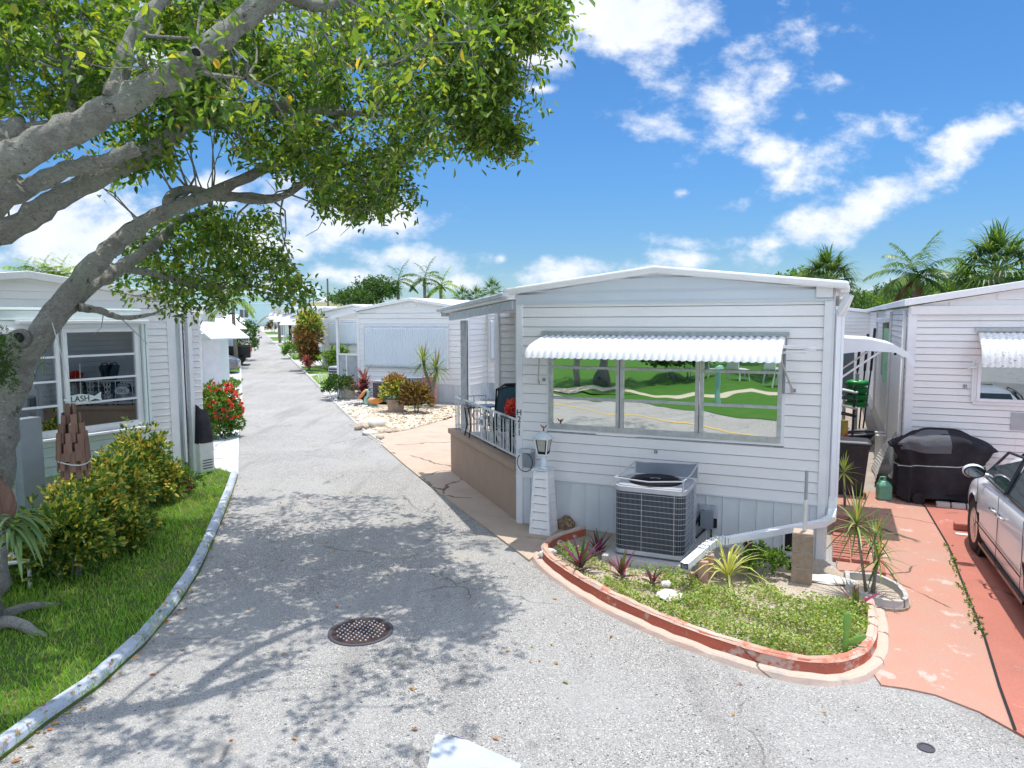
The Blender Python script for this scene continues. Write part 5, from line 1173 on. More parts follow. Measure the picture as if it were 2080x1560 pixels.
# weeds in the joint
nb=NB()
for k in range(100):
    t=random.random()**1.0; a_=split[2]; i=random.choice((2,2,3,3)); A_=split[i];B_=split[i+1]; f_=random.random(); nb.leaves([(A_[0]+(B_[0]-A_[0])*f_+random.gauss(-.02,.025),A_[1]+(B_[1]-A_[1])*f_,.026)],[(random.gauss(0,1),random.gauss(0,1),.8)],.04,.022)
o=part('joint_weeds',nb.mesh('joint_weeds'),'hedgelt'); o['kind']='stuff'; o['label']='small green weeds growing in the driveway joint'; o['category']='weeds'
# ================= ALLEY =================
c=hm.w(HW+.34,3.75); tb=thing('rubbish_bin','tall black plastic bin beside the wall in the alley','rubbish bin',(c[0],c[1],.01),hm.rz)
q=MB(); q.lathe([(.23,0),(.24,.02),(.32,.78),(.34,.80),(.345,.84),(.001,.84)],n=4,rot=math.pi/4,sx=1.1); part('bin_body',q,'black',tb,bevel=.03)
q=MB(); q.lathe([(.36,.842),(.365,.88),(.30,.905),(.001,.915)],n=4,rot=math.pi/4,sx=1.1); part('bin_lid',q,'black',tb,bevel=.02)
c=hm.w(HW+.82,3.55); jg=thing('plastic_jug','pale green plastic jug beside the black bin','jug',(c[0],c[1],.01),hm.rz+.2)
q=MB(); q.lathe([(.13,0),(.14,.02),(.14,.24),(.06,.31),(.001,.31)],n=4,rot=math.pi/4); part('jug_body',q,'jug',jg,bevel=.02)
q=MB(); q.lathe([(.03,.30),(.03,.37),(.001,.37)],n=10); part('jug_cap',q,'jug',jg); q=MB(); q.tube([(-.08,0,.28),(-.06,0,.36),(.0,0,.36)],.012,6); part('jug_handle',q,'jug',jg)
# green ring stack
c=P(1740,800,17.2); gs=thing('hose_stack','four stacked green rubber rings hanging on a post in the alley','hose stack',(c[0],c[1],0))
for k in range(4):
    q=MB(); zz=c[2]-.25+k*.17; q.tube([(.20*math.cos(t),.15*math.sin(t),zz+.01*math.sin(3*t+k)) for t in [i*math.pi/8 for i in range(17)]],.075,8,cap=False); part('green_ring',q,'green',gs,smooth=True)
q=MB(); q.box(-.03,.03,-.03,.03,0,c[2]+.5); part('post',q,'galv',gs)
c=P(1718,735,18.5); q=MB(); q.box(-.19,.19,-.1,.1,c[2]-.85,c[2]+.50); eb=thing('utility_cabinet','grey metal utility cabinet on the alley wall','cabinet',(c[0],c[1],0),-.4); part('cabinet_box',q,'grey',eb,bevel=.01)
q=MB(); q.box(-.17,.17,-.112,-.101,c[2]-.15,c[2]+.46); part('cabinet_door',q,'grey',eb,bevel=.004); q=MB(); q.box(-.04,.04,-.04,.06,0,c[2]-.86); part('leg',q,'galv',eb)
for k,(pxx,lab) in enumerate(((1738,'black handled pole leaning left in the alley behind the green rings'),(1748,'black padded pole leaning beside it in the alley'),(1756,'tallest dark pole leaning on the neighbouring wall in the alley'))):
    c=P(pxx,800,18.2); q=MB(); q.tube([(0,0,.02),(.12+.06*k,.2,1.5)],.022,6); o=thing('leaning_pole',lab,'pole',(c[0],c[1],0),group='poles leaning in the alley'); part('shaft',q,'black',o)
    q=MB(); q.tube([(.12+.06*k,.2,1.5),(.19+.07*k,.26,2.3+.15*k)],.034,7); part('padded_end',q,'black',o)
# wheelbarrow tub lying
c=P(1742,850,16.2); kt=thing('black_tub','black oblong tub lying on the alley floor','tub',(c[0],c[1],.02),.4); q=MB(); q.grid(lambda u,v:(.55*math.cos(2*math.pi*u)*(.55+.45*v),.28*math.sin(2*math.pi*u)*(.55+.45*v),.22*v),20,4); part('tub_shell',q,'black',kt,smooth=True); q=MB(); q.tube([(.55*math.cos(t),.28*math.sin(t),.22) for t in [i*math.pi/10 for i in range(21)]],.018,5); part('tub_rim',q,'grey',kt)
# garden trolley (folding cart frames and bicycle-like tangle)
c=hm.w(HW+.12,6.8); tg=thing('push_cart','white and black wire carts with a yellow part parked along the alley wall','push cart',(c[0],c[1],.01),hm.rz)
for k in range(4):
    q=MB(); zz=.9+.16*k; q.tube([(-.05,-.1,zz),(.1,-.15,zz+.05),(.32,-.1,zz),(.36,.3,zz-.03),(.1,.35,zz+.02),(-.05,.3,zz)],.02,6); part('wire_loop',q,'whitemetal' if k%2 else 'black',tg,smooth=True)
q=MB()
for x,y in ((0,0),(.28,-.05),(.3,.3),(0,.3)): q.tube([(x,y,.05),(x+.02,y,1.5)],.018,6)
part('uprights',q,'black',tg)
q=MB(); q.tube([(.14,-.12,.42),(.14,-.12,.82)],.07,8); q.tube([(.05,-.12,.4),(.23,-.12,.4)],.05,8); part('yellow_body',q,'yellow',tg,smooth=True)
q=MB(); q.tube([(.18,-.2,.5),(.18,-.14,.5)],.05,10); part('red_lamp',q,'carred',tg)
for x in (0,.28):
    q=MB(); q.tube([(x,-.02+.13*math.cos(t),.15+.13*math.sin(t)) for t in [i*math.pi/8 for i in range(17)]],.022,6,cap=False); part('wheel',q,'tyre',tg)
c=nh.w(-.16,3.2)
for k,(dy_,lab) in enumerate(((2.8,'pale upright clay pipe nearest the ribbed sheet'),(3.25,'pale upright clay pipe behind the first along the wall'))):
    c=nh.w(-.18,dy_); q=MB(); q.lathe([(.08,0),(.085,.5),(.10,.55),(.001,.55)],n=12); single('clay_pipe',q,'pvc',lab,'pipe',(c[0],c[1],.01),group='pipes along the neighbouring wall',smooth=False)
# background sheds at the end of the alley
ah,aroot=simple_home('small white home closing the far end of the alley',(9.6,26.5),math.radians(-24.5),4.0,8,ze=2.9,rise=.3,group='white homes further back')
make_awning(aroot,.6,2.2,2.75,.7,.35,n=12)
# ================= CAR =================
cr0=Vector((5.81,8.55,0)); cth=math.atan2(.92,.39); 
cr0=cr0+Vector((-.15,0,0))
car=thing('parked_car','pale grey saloon car cut by the right edge with its black wing mirror','car',(cr0.x,cr0.y,.025),cth-math.pi/2)
# local: y forward, x to the right; left side plane at x=0 (wheel face); front axle y=0
Wc=1.80
def prof(y):   # (bottom, rocker, belt) heights along the body; nose y=.9 tail y=-3.8
    return
ysn=[.92,.86,.7,.45,.1,-.3,-.8,-1.4,-2.0,-2.6,-3.1,-3.5,-3.75,-3.82]
belt=[.58,.66,.76,.84,.90,.94,.97,.99,1.01,1.03,1.05,1.04,.98,.7]
inset=[.42,.22,.10,.03,.0,0,0,0,0,0,.02,.08,.2,.4]
bot=[.35,.25,.22,.2,.19,.19,.19,.19,.19,.19,.2,.24,.3,.4]
def sect(i):
    y=ysn[i]; b=belt[i]; s=inset[i]; lo=bot[i]; c=Wc/2
    hw_=[(.10,lo),(.03,lo+.03),(-.005,lo+.15),(-.02,lo+.36),(-.025,b-.26),(-.012,b-.10),(.03,b-.02),(.14,b+.02)]
    L_=[(s+x,y,z) for x,z in hw_]; R=[(Wc-s-x,y,z) for x,z in hw_[::-1]]; return L_+[(c,y,b+.06)]+R
def loft(mb,secs):
    idx=[[mb.pt(p) for p in s] for s in secs]
    for a_,b_ in zip(idx,idx[1:]):
        for j_ in range(len(a_)-1): mb.f.append([a_[j_],a_[j_+1],b_[j_+1],b_[j_]])
    mb.f.append(idx[0][::-1]); mb.f.append(idx[-1])
secs=[sect(i) for i in range(len(ysn))]
q=MB(); loft(q,secs); q.face(*[secs[i][0] for i in range(1,len(secs)-1)],*[secs[i][-1] for i in range(len(secs)-2,0,-1)])
body=part('body',q,'carpaint',car,smooth=True); sm=body.modifiers.new('s','SUBSURF'); sm.levels=1; sm.render_levels=2
# wheel arch cutter
def arch(yc):
    c=MB(); c.T=lambda x,y,z:(z,yc+x,y+.33); c.lathe([(.375,-.2),(.375,.30),(.001,.30)],n=28); c.T=None
    c.f=[f for f in c.f]; me=mkmesh('c',c); return me
bpy.context.view_layer.update()
dg=bpy.context.evaluated_depsgraph_get()
import bmesh
def cut_arches(o,ycs):
    ev=o.evaluated_get(bpy.context.evaluated_depsgraph_get()); me=bpy.data.meshes.new_from_object(ev); bm=bmesh.new(); bm.from_mesh(me)
    bmesh.ops.subdivide_edges(bm,edges=bm.edges[:],cuts=1,use_grid_fill=True)
    dl=[v for v in bm.verts if any(math.hypot(v.co.y-yc,v.co.z-.33)<.385 for yc in ycs) and (v.co.x<.3 or v.co.x>Wc-.3)]
    for v in bm.verts:
        for yc in ycs:
            d=math.hypot(v.co.y-yc,v.co.z-.33)
            if .385<=d<.46 and (v.co.x<.3 or v.co.x>Wc-.3):
                k=.388/d; v.co.y=yc+(v.co.y-yc)*k; v.co.z=.33+(v.co.z-.33)*k
    bmesh.ops.delete(bm,geom=dl,context='VERTS'); bm.to_mesh(me); bm.free(); o.modifiers.clear(); o.data=me
    me.polygons.foreach_set('use_smooth',[True]*len(me.polygons)); return o
cut_arches(body,(0,-2.72))
q=MB()
for yc in (0,-2.72):
    q.T=lambda x,y,z,yc=yc:(z,yc+x,y+.33); q.lathe([(.40,.03),(.40,.30),(.001,.30)],n=24)
    q.T=lambda x,y,z,yc=yc:(Wc-z,yc+x,y+.33); q.lathe([(.40,.03),(.40,.30),(.001,.30)],n=24)
q.T=None; q.f=[f for f in q.f if len(f)==4 or True]; part('wheel_well',q,'dark',car)
for yc in (0,-2.72):
    for s in (0,1):
        tx=(lambda x,y,z,yc=yc:(z+.0,yc+x,y+.32)) if s==0 else (lambda x,y,z,yc=yc:(Wc-z,yc+x,y+.32))
        q=MB(); q.T=tx; q.lathe([(.20,.015),(.30,.0),(.32,.02),(.325,.10),(.32,.20),(.29,.22),(.20,.22)],n=32); wl=part('wheel',q,'tyre',car,smooth=True)
        q=MB(); q.T=tx; q.lathe([(.215,.012),(.20,.018),(.195,.05)],n=28)
        for k in range(10):
            t=k*math.pi/5+(.12 if k%2 else -.12); ca,sa=math.cos(t),math.sin(t)
            q.face((.03*ca-.012*sa,.03*sa+.012*ca,.008),(.03*ca+.012*sa,.03*sa-.012*ca,.008),(.2*ca+.015*sa,.2*sa-.015*ca,.016),(.2*ca-.015*sa,.2*sa+.015*ca,.016))
        q.lathe([(.045,.006),(.001,.004)],n=14); part('rim',q,'rim',wl)
        q=MB(); q.T=tx; q.lathe([(.196,.08),(.001,.08)],n=20); part('brake_disc',q,'dark',wl)
# greenhouse
gy=[(-.02,.98,.0),( -.75,1.40,.17),(-1.3,1.45,.2),(-2.0,1.45,.2),(-2.6,1.40,.19),(-3.2,1.08,.05)]
gh=MB(); s_=[]
for y,z,ins in gy: s_.append([(.08,y,.98),(.08+ins*.85,y,max(z-.04,.99)),(.08+ins*1.25+.05,y,z),(Wc/2,y,z+.02),(Wc-.08-ins*1.25-.05,y,z),(Wc-.08-ins*.85,y,max(z-.04,.99)),(Wc-.08,y,.98)])
loft(gh,s_); rf_=part('roof_panel',gh,'carpaint',car,smooth=True); sm=rf_.modifiers.new('s','SUBSURF'); sm.levels=1; sm.render_levels=1
def side_glass(y0,y1,zt0,zt1,zb0,zb1,nm_):
    for s in (0,1):
        X=lambda x:x if s==0 else Wc-x
        q=MB(); q.face((X(.045),y0,zb0),(X(.045),y1,zb1),(X(.19),y1-.02,zt1),(X(.19 if zt0>1.2 else .09),y0-.06,zt0)); part(nm_,q,'carglass',car)
side_glass(-.30,-1.28,1.12,1.385,1.015,1.02,'front_window'); side_glass(-1.36,-2.25,1.385,1.375,1.02,1.03,'rear_window')
q=MB()
for s in (0,1):
    X=lambda x:x if s==0 else Wc-x
    q.tube([(X(.035),-.22,1.0),(X(.035),-2.6,1.03)],.014,5); q.tube([(X(.08),-.25,1.03),(X(.175),-.72,1.36),(X(.18),-1.3,1.405),(X(.18),-2.1,1.40),(X(.08),-2.75,1.08)],.016,5); q.tube([(X(.03),-1.32,1.0),(X(.185),-1.32,1.4)],.022,5)
part('window_trim',q,'blacktrim',car)
q=MB(); q.face((.25,.0,1.0),(Wc-.25,.0,1.0),(Wc-.35,-.68,1.39),(.35,-.68,1.39)); part('windscreen',q,'carglass',car)
for y,lb in ((-1.20,''),(-1.48,'')):
    q=MB(); q.tube([(-.022,y+.10,.80),(-.06,y+.06,.81),(-.062,y-.06,.81),(-.022,y-.10,.80)],.014,6); part('door_handle',q,'chrome',car,smooth=True)
q=MB()
for y in (-.30,-1.33,-2.3): q.box(-.0275,-.024,y-.004,y+.004,.25,.98)
q.box(-.03,-.0255,-2.3,-.30,.44,.452); part('door_seam',q,'dark',car)
mr=MB(); mr.grid(lambda u,v:(-.10+.115*math.cos(2*math.pi*u)*math.sin(math.pi*v)**.5,-.42+.13*(.5-v)*.9,1.07+.085*math.sin(2*math.pi*u)*math.sin(math.pi*v)**.5),16,8); mir=part('wing_mirror',mr,'carpaint',car,smooth=True)
q=MB(); q.T=lambda x,y,z:(x-.10,-.485-z,y+1.07); q.lathe([(.108,.0),(.108,.008),(.001,.008)],n=24,sy=.66); part('mirror_surround',q,'blacktrim',mir)
q=MB(); q.T=lambda x,y,z:(x-.10,-.4955-z,y+1.07); q.lathe([(.094,.0),(.001,.001)],n=24,sy=.62); part('mirror_glass',q,'dimmirror',mir)
q=MB(); q.tube([(-.05,-.42,1.04),(.05,-.42,1.02)],.03,6); part('mirror_arm',q,'carpaint',mir)
q=MB(); q.box(-.012,.03,-2.35,-.42,.20,.235); part('sill_strip',q,'blacktrim',car)
q=MB(); q.face((.36,-2.66,1.405),(Wc-.36,-2.66,1.405),(Wc-.26,-3.16,1.135),(.26,-3.16,1.135)); part('rear_windscreen',q,'carglass',car)
for s in (0,1):
    X=(lambda x:x) if s==0 else (lambda x:Wc-x)
    q=MB(); q.box(min(X(.2),X(.5)),max(X(.2),X(.5)),-3.83,-3.78,.80,.94); part('tail_light',q,'carred',car)
# ================= LEFT HOME =================
lrz=math.radians(58.6); lc=G(362,975); LW=4.6
lo=(lc[0]-math.cos(lrz)*LW,lc[1]-math.sin(lrz)*LW)
lh_,lroot=simple_home('white home on the left with sunlit siding and white framed windows behind the tree',lo,lrz,LW,11,ze=3.22,rise=.3,skirt=.5,pitch=.118,sid='siding')
xw1,zt1=lh_.fac(270,680); xw0=lh_.fac(-60,700)[0]; _,zb1=lh_.fac(270,858)
# projecting pale mint window bay
q=MB(); q.T=lambda a,o,z:(a,-.085-o,z); siding(q,-.2,xw1+.10,.5,3.1,.15); q.T=None; q.box(-.2,xw1+.10,-.052,-.018,.5,3.1); bay=part('mint_panel',q,'mint',lroot)
xm_=lh_.fac(117,780)[0]
for k,(a,b,r) in enumerate(((xm_+.03,xw1-.02,4),(xw0,xm_-.03,4))):
    make_window(bay,a,b,zb1,zt1+.12,1,r,'dimmirror','aluwhite',T=lambda x,y,z:(x,y-.12,z),out=.06,fw=.06)
q=MB(); q.box(xm_-.6,xw1+.14,-.26,-.13,zt1+.20,zt1+.25); part('window_head',q,'trim',bay,bevel=.01)
q=MB(); q.box(xw0,xw1+.02,-.24,-.13,zb1-.10,zb1-.055); part('window_sill',q,'trim',bay,bevel=.01)
q=MB()
for x in (xw1+.04,xw1+.10): q.box(x,x+.045,-.2,-.12,zb1-.04,zt1+.18)
part('folded_shutter',q,'mint',bay,bevel=.006)
# fish-shaped plaque
V,Fc=text_mesh('LASH',.13,.003); fx,fz=lh_.fac(152,808); q=MB()
pts=[(-.28,0),(-.2,.055),(-.02,.075),(.12,.05),(.2,.02),(.30,.08),(.29,-.0),(.31,-.06),(.2,-.02),(.1,-.055),(-.05,-.075),(-.2,-.05)]
i0=[q.pt((fx+x,-.215,fz+z)) for x,z in pts]; i1=[q.pt((fx+x,-.20,fz+z)) for x,z in pts]; q.f+= [i0,i1[::-1]]+[[i0[j],i1[j],i1[(j+1)%12],i0[(j+1)%12]] for j in range(12)]
fs=thing('fish_sign','fish-shaped pale plaque lettered LASH hanging in the left home window','sign',lh_.w(fx,-.21,fz),lrz)
p_=part('fish_plaque',q,'mint',fs,world=False); 
def shift(o,dx,dy_,dz): 
    for v in o.data.vertices: v.co.x+=dx; v.co.y+=dy_; v.co.z+=dz
shift(p_,-fx,.21,-fz)
q=MB(); cx=(min(v[0] for v in V)+max(v[0] for v in V))/2; q.v=[((v[0]-cx)*.95-.03,-.008-v[2],v[1]+.0) for v in V]; q.f=[list(f) for f in Fc]
cz=sum(v[2] for v in q.v)/len(q.v); q.v=[(x,y,z-cz) for x,y,z in q.v]; part('lettering',q,'blackpaint',fs)
q=MB(); q.tube([(-.02,.0,.07),(0,.0,.55)],.004,4); part('hanging_cord',q,'rope',fs)
# corner posts and storage beyond the corner
XS=lh_.fac(414,880,.25)[0]
q=MB(); q.box(LW+.03,LW+.08,.0,.08,0,3.1); q.box(LW+.16,LW+.2,-.02,.04,.3,2.95); q.box(LW+.30,LW+.38,-.04,.06,.0,3.1); part('corner_post',q,'trim',lroot)
q=MB(); q.box(LW+.03,LW+.34,.3,.34,.0,3.0); part('recess_panel',q,'mint',lroot)
q=MB(); q.T=Tfront(.25); siding(q,LW+.40,XS,.35,3.0,.118); part('screen_wall',q,'siding',lroot)
q=MB(); q.T=Tright(XS); siding(q,.25,4,.35,3.0,.118); part('side_screen',q,'siding',lroot)
q=MB(); q.box(LW+.40,XS-.004,.251,4.0,.0,.34); part('screen_skirt',q,'skirt',lroot)
q=MB(); q.box(LW-.2,XS+.1,-.05,4.0,3.06,3.16); part('side_roof',q,'roof',lroot,bevel=.01)
c=lh_.w(LW+.50,-.02); cu=thing('covered_appliance','white appliance with black cover standing at the corner of the left home','appliance',(c[0],c[1],.02),lrz)
q=MB(); q.box(-.15,.15,-.14,.14,.05,.62); part('white_body',q,'pvc',cu,bevel=.02)
q=MB()
for k in range(4): q.box(-.10,.10,-.146,-.1405,.12+k*.05,.135+k*.05)
part('vent_slots',q,'dark',cu)
q=MB(); q.grid(lambda u,v:((.17-.05*v+.012*math.sin(9*6.28*u))*(1 if abs(math.cos(6.28*u))<0 else 1)*math.copysign(abs(math.cos(6.28*u))**.5,math.cos(6.28*u)),(.16-.07*v**2)*math.copysign(abs(math.sin(6.28*u))**.5,math.sin(6.28*u)),.60+.62*v-.1*v*math.cos(6.28*u)),32,8); q.box(-.10,.10,-.08,.08,1.1,1.19); part('black_cover',q,'cover',cu,smooth=True)
q=MB(); c=lh_.w(.85,-.35); 
# slatted white panel on stand, left edge
c=G(20,1128,.35); bn=thing('slatted_bench','low white slatted bench top at the left edge beside the shrubs','bench',(c[0]-.1,c[1],0),.35)
for k in range(6): q=MB(); q.box(-.75,.38,-.30+k*.1,-.215+k*.1,.33,.355); part('slat',q,'trim',bn)
q=MB(); q.tube([(-.75,-.33,.35),(.38,-.33,.35),(.40,-.25,.37),(.40,.30,.37)],.02,6); part('edge_rail',q,'trim',bn)
for x,y in ((-.7,-.25),(.32,-.25),(.32,.25),(-.7,.25)): q=MB(); q.tube([(x,y,0),(x,y,.33)],.02,6); part('leg',q,'trim',bn)
c=lh_.w(lh_.fac(15,860)[0],-.55); q=MB(); q.prism([(-.16,-.1),(.16,-.1),(.14,.1),(-.14,.1)],0,1.5); single('blue_grey_board','' or q,'grey','tall blue grey board standing in front of the left home at the picture edge','board',(c[0],c[1],0),lrz+.2)
# ================= BIG TREE =================
tbase=G(-70,1290); tree=thing('spreading_tree','large spreading tree with lichen-grey leaning limbs over the lane','tree',(tbase[0],tbase[1],0))
BR=[]   # (points, radii)
def br(pts,r0_,r1_,wig=.0,name='limb',n=12,sub=6):
    P_=[Vector(P(*p)) if len(p)==3 and isinstance(p[0],int) else Vector(p) for p in pts]
    # catmull-rom
    out_=[]
    ex=[P_[0]*2-P_[1]]+P_+[P_[-1]*2-P_[-2]]
    for i in range(len(P_)-1):
        a,b,c,d=ex[i:i+4]
        for k in range(sub):
            t=k/sub; out_.append(.5*((2*b)+(c-a)*t+(2*a-5*b+4*c-d)*t*t+(3*b-a-3*c+d)*t**3))
    out_.append(P_[-1]); m=len(out_)
    R_=[(r0_+(r1_-r0_)*(i/(m-1)))*.86*(1+.07*math.sin(i*1.7+r0_*50)+.05*math.sin(i*.9)) for i in range(m)]
    out_=[p+Vector((random.gauss(0,1),random.gauss(0,1),random.gauss(0,1)))*R_[i]*.07 for i,p in enumerate(out_)]
    BR.append((out_,R_)); 
    if name:
        q=MB(); q.tube(out_,R_,n); part(name,q,'bark',tree,smooth=True,world=True)
    return out_
tb_=(tbase[0],tbase[1],-.05)
br([tb_,(tbase[0]+.1,tbase[1]+.05,.35),(-30,1050,6.85),(-5,880,6.9),(28,745,6.95),(60,690,7.0)],.28,.175,name='trunk',n=16)
br([(30,760,6.95),(75,690,6.95),(150,585,7.1),(220,510,7.3),(290,455,7.5),(370,415,7.7),(430,395,7.9),(520,350,8.3),(590,320,8.6),(640,285,8.9),(700,240,9.2)],.145,.035)
br([(420,397,7.9),(500,400,8.2),(575,398,8.5),(650,350,9.0),(740,325,9.5),(800,300,9.9)],.07,.025)
br([(470,400,8.1),(530,410,8.2),(590,395,8.3)],.05,.02)
br([(70,705,7.0),(120,640,7.3),(180,585,7.7),(250,540,8.1),(320,490,8.6),(360,450,9.0),(430,425,9.5)],.125,.04)
br([(250,545,8.1),(330,560,8.6),(420,585,9.2),(500,580,9.8),(570,590,10.2)],.05,.015)
br([(160,625,7.4),(200,630,7.5),(245,645,7.7),(300,640,8.0),(330,630,8.2)],.055,.012)
br([(340,415,7.6),(350,395,7.7),(390,385,7.8),(430,395,7.9)],.07,.05)
# second stem, left of the frame, rising and bending in
t2=br([(tbase[0]-.15,tbase[1]-.1,.1),(tbase[0]-.9,tbase[1]-.2,1.4),(-330,700,5.9),(-200,520,5.8),(-60,430,5.9),(40,375,6.0)],.28,.14,name='limb',n=14)
br([(-80,400,5.2),(0,335,5.2),(90,290,5.3),(180,245,5.4),(290,185,5.5),(380,135,5.6),(440,85,5.7),(510,25,5.8),(600,-60,6.0),(720,-160,6.4)],.142,.085,n=16)
br([(-260,560,5.4),(-160,470,5.2),(-80,400,5.2)],.17,.145)
br([(-10,400,6.0),(60,380,6.1),(130,345,6.2),(200,330,6.3),(280,300,6.4)],.095,.07,n=14)
br([(-60,500,6.2),(40,455,6.3),(130,395,6.4),(230,345,6.6),(320,300,6.8),(375,250,7.0),(430,200,7.2),(500,145,7.5),(590,120,7.9),(680,128,8.4),(780,130,9.0),(900,128,9.6)],.128,.035,n=14)
br([(370,252,7.0),(450,235,7.3),(530,215,7.6),(620,222,8.1),(720,230,8.8),(860,240,9.6)],.095,.025)
br([(225,200,5.4),(245,150,5.5),(265,85,5.6),(310,20,5.7),(360,-40,5.9)],.075,.06)
br([(270,70,5.6),(330,75,5.9),(400,78,6.2)],.02,.012)
br([(560,-30,6.0),(640,10,6.6),(760,-20,7.2),(900,-40,7.8),(1030,20,8.0),(1090,45,8.0)],.08,.02)
br([(380,135,5.6),(420,150,5.9),(500,160,6.5)],.03,.015); br([(620,160,8.2),(630,80,8.3),(700,40,8.6)],.05,.02)
br([(40,250,5.8),(-10,285,5.5)],.07,.09); br([(0,300,5.7),(60,262,5.8),(130,245,6.0),(160,160,6.4)],.07,.03)
# roots
for pts in ([tb_,(tbase[0]+.30,tbase[1]-.28,.10),(tbase[0]+.62,tbase[1]-.62,.03),(tbase[0]+.8,tbase[1]-.95,-.02)],[tb_,(tbase[0]+.38,tbase[1]+.02,.12),(tbase[0]+.72,tbase[1]-.05,.02),(tbase[0]+.98,tbase[1]-.2,-.03)],[tb_,(tbase[0]+.25,tbase[1]+.35,.10),(tbase[0]+.5,tbase[1]+.7,0)]):
    br(pts,.09,.02,name='root')
# cut knots
for pxk,pyk,dk,rk_ in ((42,688,6.72,.10),(398,118,5.45,.07)):
    c=P(pxk,pyk,dk); q=MB(); q.tube([c,tuple(Vector(c)+Vector((.03,-.07,.01)))],[rk_,rk_*.75],12); kn=part('cut_knot',q,'bark',tree,smooth=True,world=True)
    q=MB(); q.tube([tuple(Vector(c)+Vector((.03,-.07,.01))),tuple(Vector(c)+Vector((.031,-.075,.01)))],rk_*.5,10); part('knot_hole',q,'dark',kn,world=True)
# crown: image-measured silhouette, limbs reach leaf clusters
polyA=[(-400,-900),(1500,-900),(1250,-200),(1118,0),(1126,70),(1085,88),(1015,65),(1000,120),(1020,150),(1046,185),(1005,235),(985,260),(1058,290),(1015,303),(940,288),(925,340),(870,332),(850,352),(800,352),(832,385),(815,440),(760,430),(700,446),(640,425),(640,380),(600,345),(545,362),(490,330),(440,300),(415,262),(400,290),(330,330),(250,360),(255,408),(185,400),(175,350),(90,330),(0,350),(-400,500)]
polyB=[(215,545),(250,480),(330,440),(430,418),(490,420),(545,440),(580,500),(605,560),(637,585),(622,635),(560,612),(500,590),(430,640),(330,645),(300,600),(215,620),(195,575)]
gap=[(250,400),(330,330),(410,265),(450,300),(560,368),(640,425),(640,500),(560,470),(480,420),(420,440),(330,450),(240,490)]
def place(n,fn):
    q_=[]
    while len(q_)<n:
        p=fn()
        if p is None: continue
        q_.append(p)
    return q_
def fA():
    # crown volume over the lane; underside rises gently away from the trunk
    Y=random.uniform(2.0,12.3); X=random.uniform(-6.0,1.6)
    lim=.45 if Y<6.5 else .45-.11*(Y-6.5)**1.35
    wob=.35*math.sin(Y*2.3)+.2*math.sin(Y*5.1)
    if X>lim+wob+(.8 if Y<5 else 0): return None
    zl=4.3+.08*abs(X+2)+.15*math.sin(X*2+Y*1.7)+(.5 if Y<4.5 else 0); z=random.uniform(zl,zl+2.6)
    x,y=proj((X,Y,z))
    if y<0 or x<0:
        if random.random()<.45: return None
        if y>500: return None
        return (X,Y,z)
    if not inpoly((x,y),polyA) or inpoly((x,y),gap): return None
    return (X,Y,z)
def fEdge():
    # fill the visible silhouette evenly
    x=random.uniform(-60,1130); y=random.uniform(-60,445)
    if not inpoly((x,y),polyA) or inpoly((x,y),gap): return None
    t=max(0,min(1,x/1000)); D=random.uniform(5.6+2.2*t,8.2+2.6*t)
    if y>330 and x<300: D=random.uniform(6.6,7.4)
    if x<250 and y>230 and random.random()<.93: return None
    g_=math.sin(x*.021+2*math.sin(y*.017))*math.sin(y*.027+x*.006)
    g2=math.sin(x*.052+y*.031+1.3*math.sin(y*.06))
    if (g_<-.15 or g2<-.35) and random.random()<.9: return None
    return P(x,y,D)
def fB():
    x=random.uniform(195,640); y=random.uniform(415,645)
    if not inpoly((x,y),polyB): return None
    if x<330 and random.random()<.45: return None
    return P(x,y,random.uniform(8.4,10.6))
CLS=place(1250,fA)+place(2050,fEdge)+place(430,fB)
for (x,y,D_,r,n_) in ((1000,265,8.0,.28,60),(1035,290,7.9,.14,26),(1015,165,7.8,.22,50),(1085,45,7.6,.32,90),(1020,30,7.4,.4,90),(960,220,8.2,.45,50),(950,120,8.0,.5,50),(790,400,9.2,.28,45),(720,415,9.4,.3,40)):
    c_=P(x,y,D_); CLS+=[(c_[0]+random.gauss(0,r*.6),c_[1]+random.gauss(0,r),c_[2]+random.gauss(0,r*.5)) for _ in range(n_)]
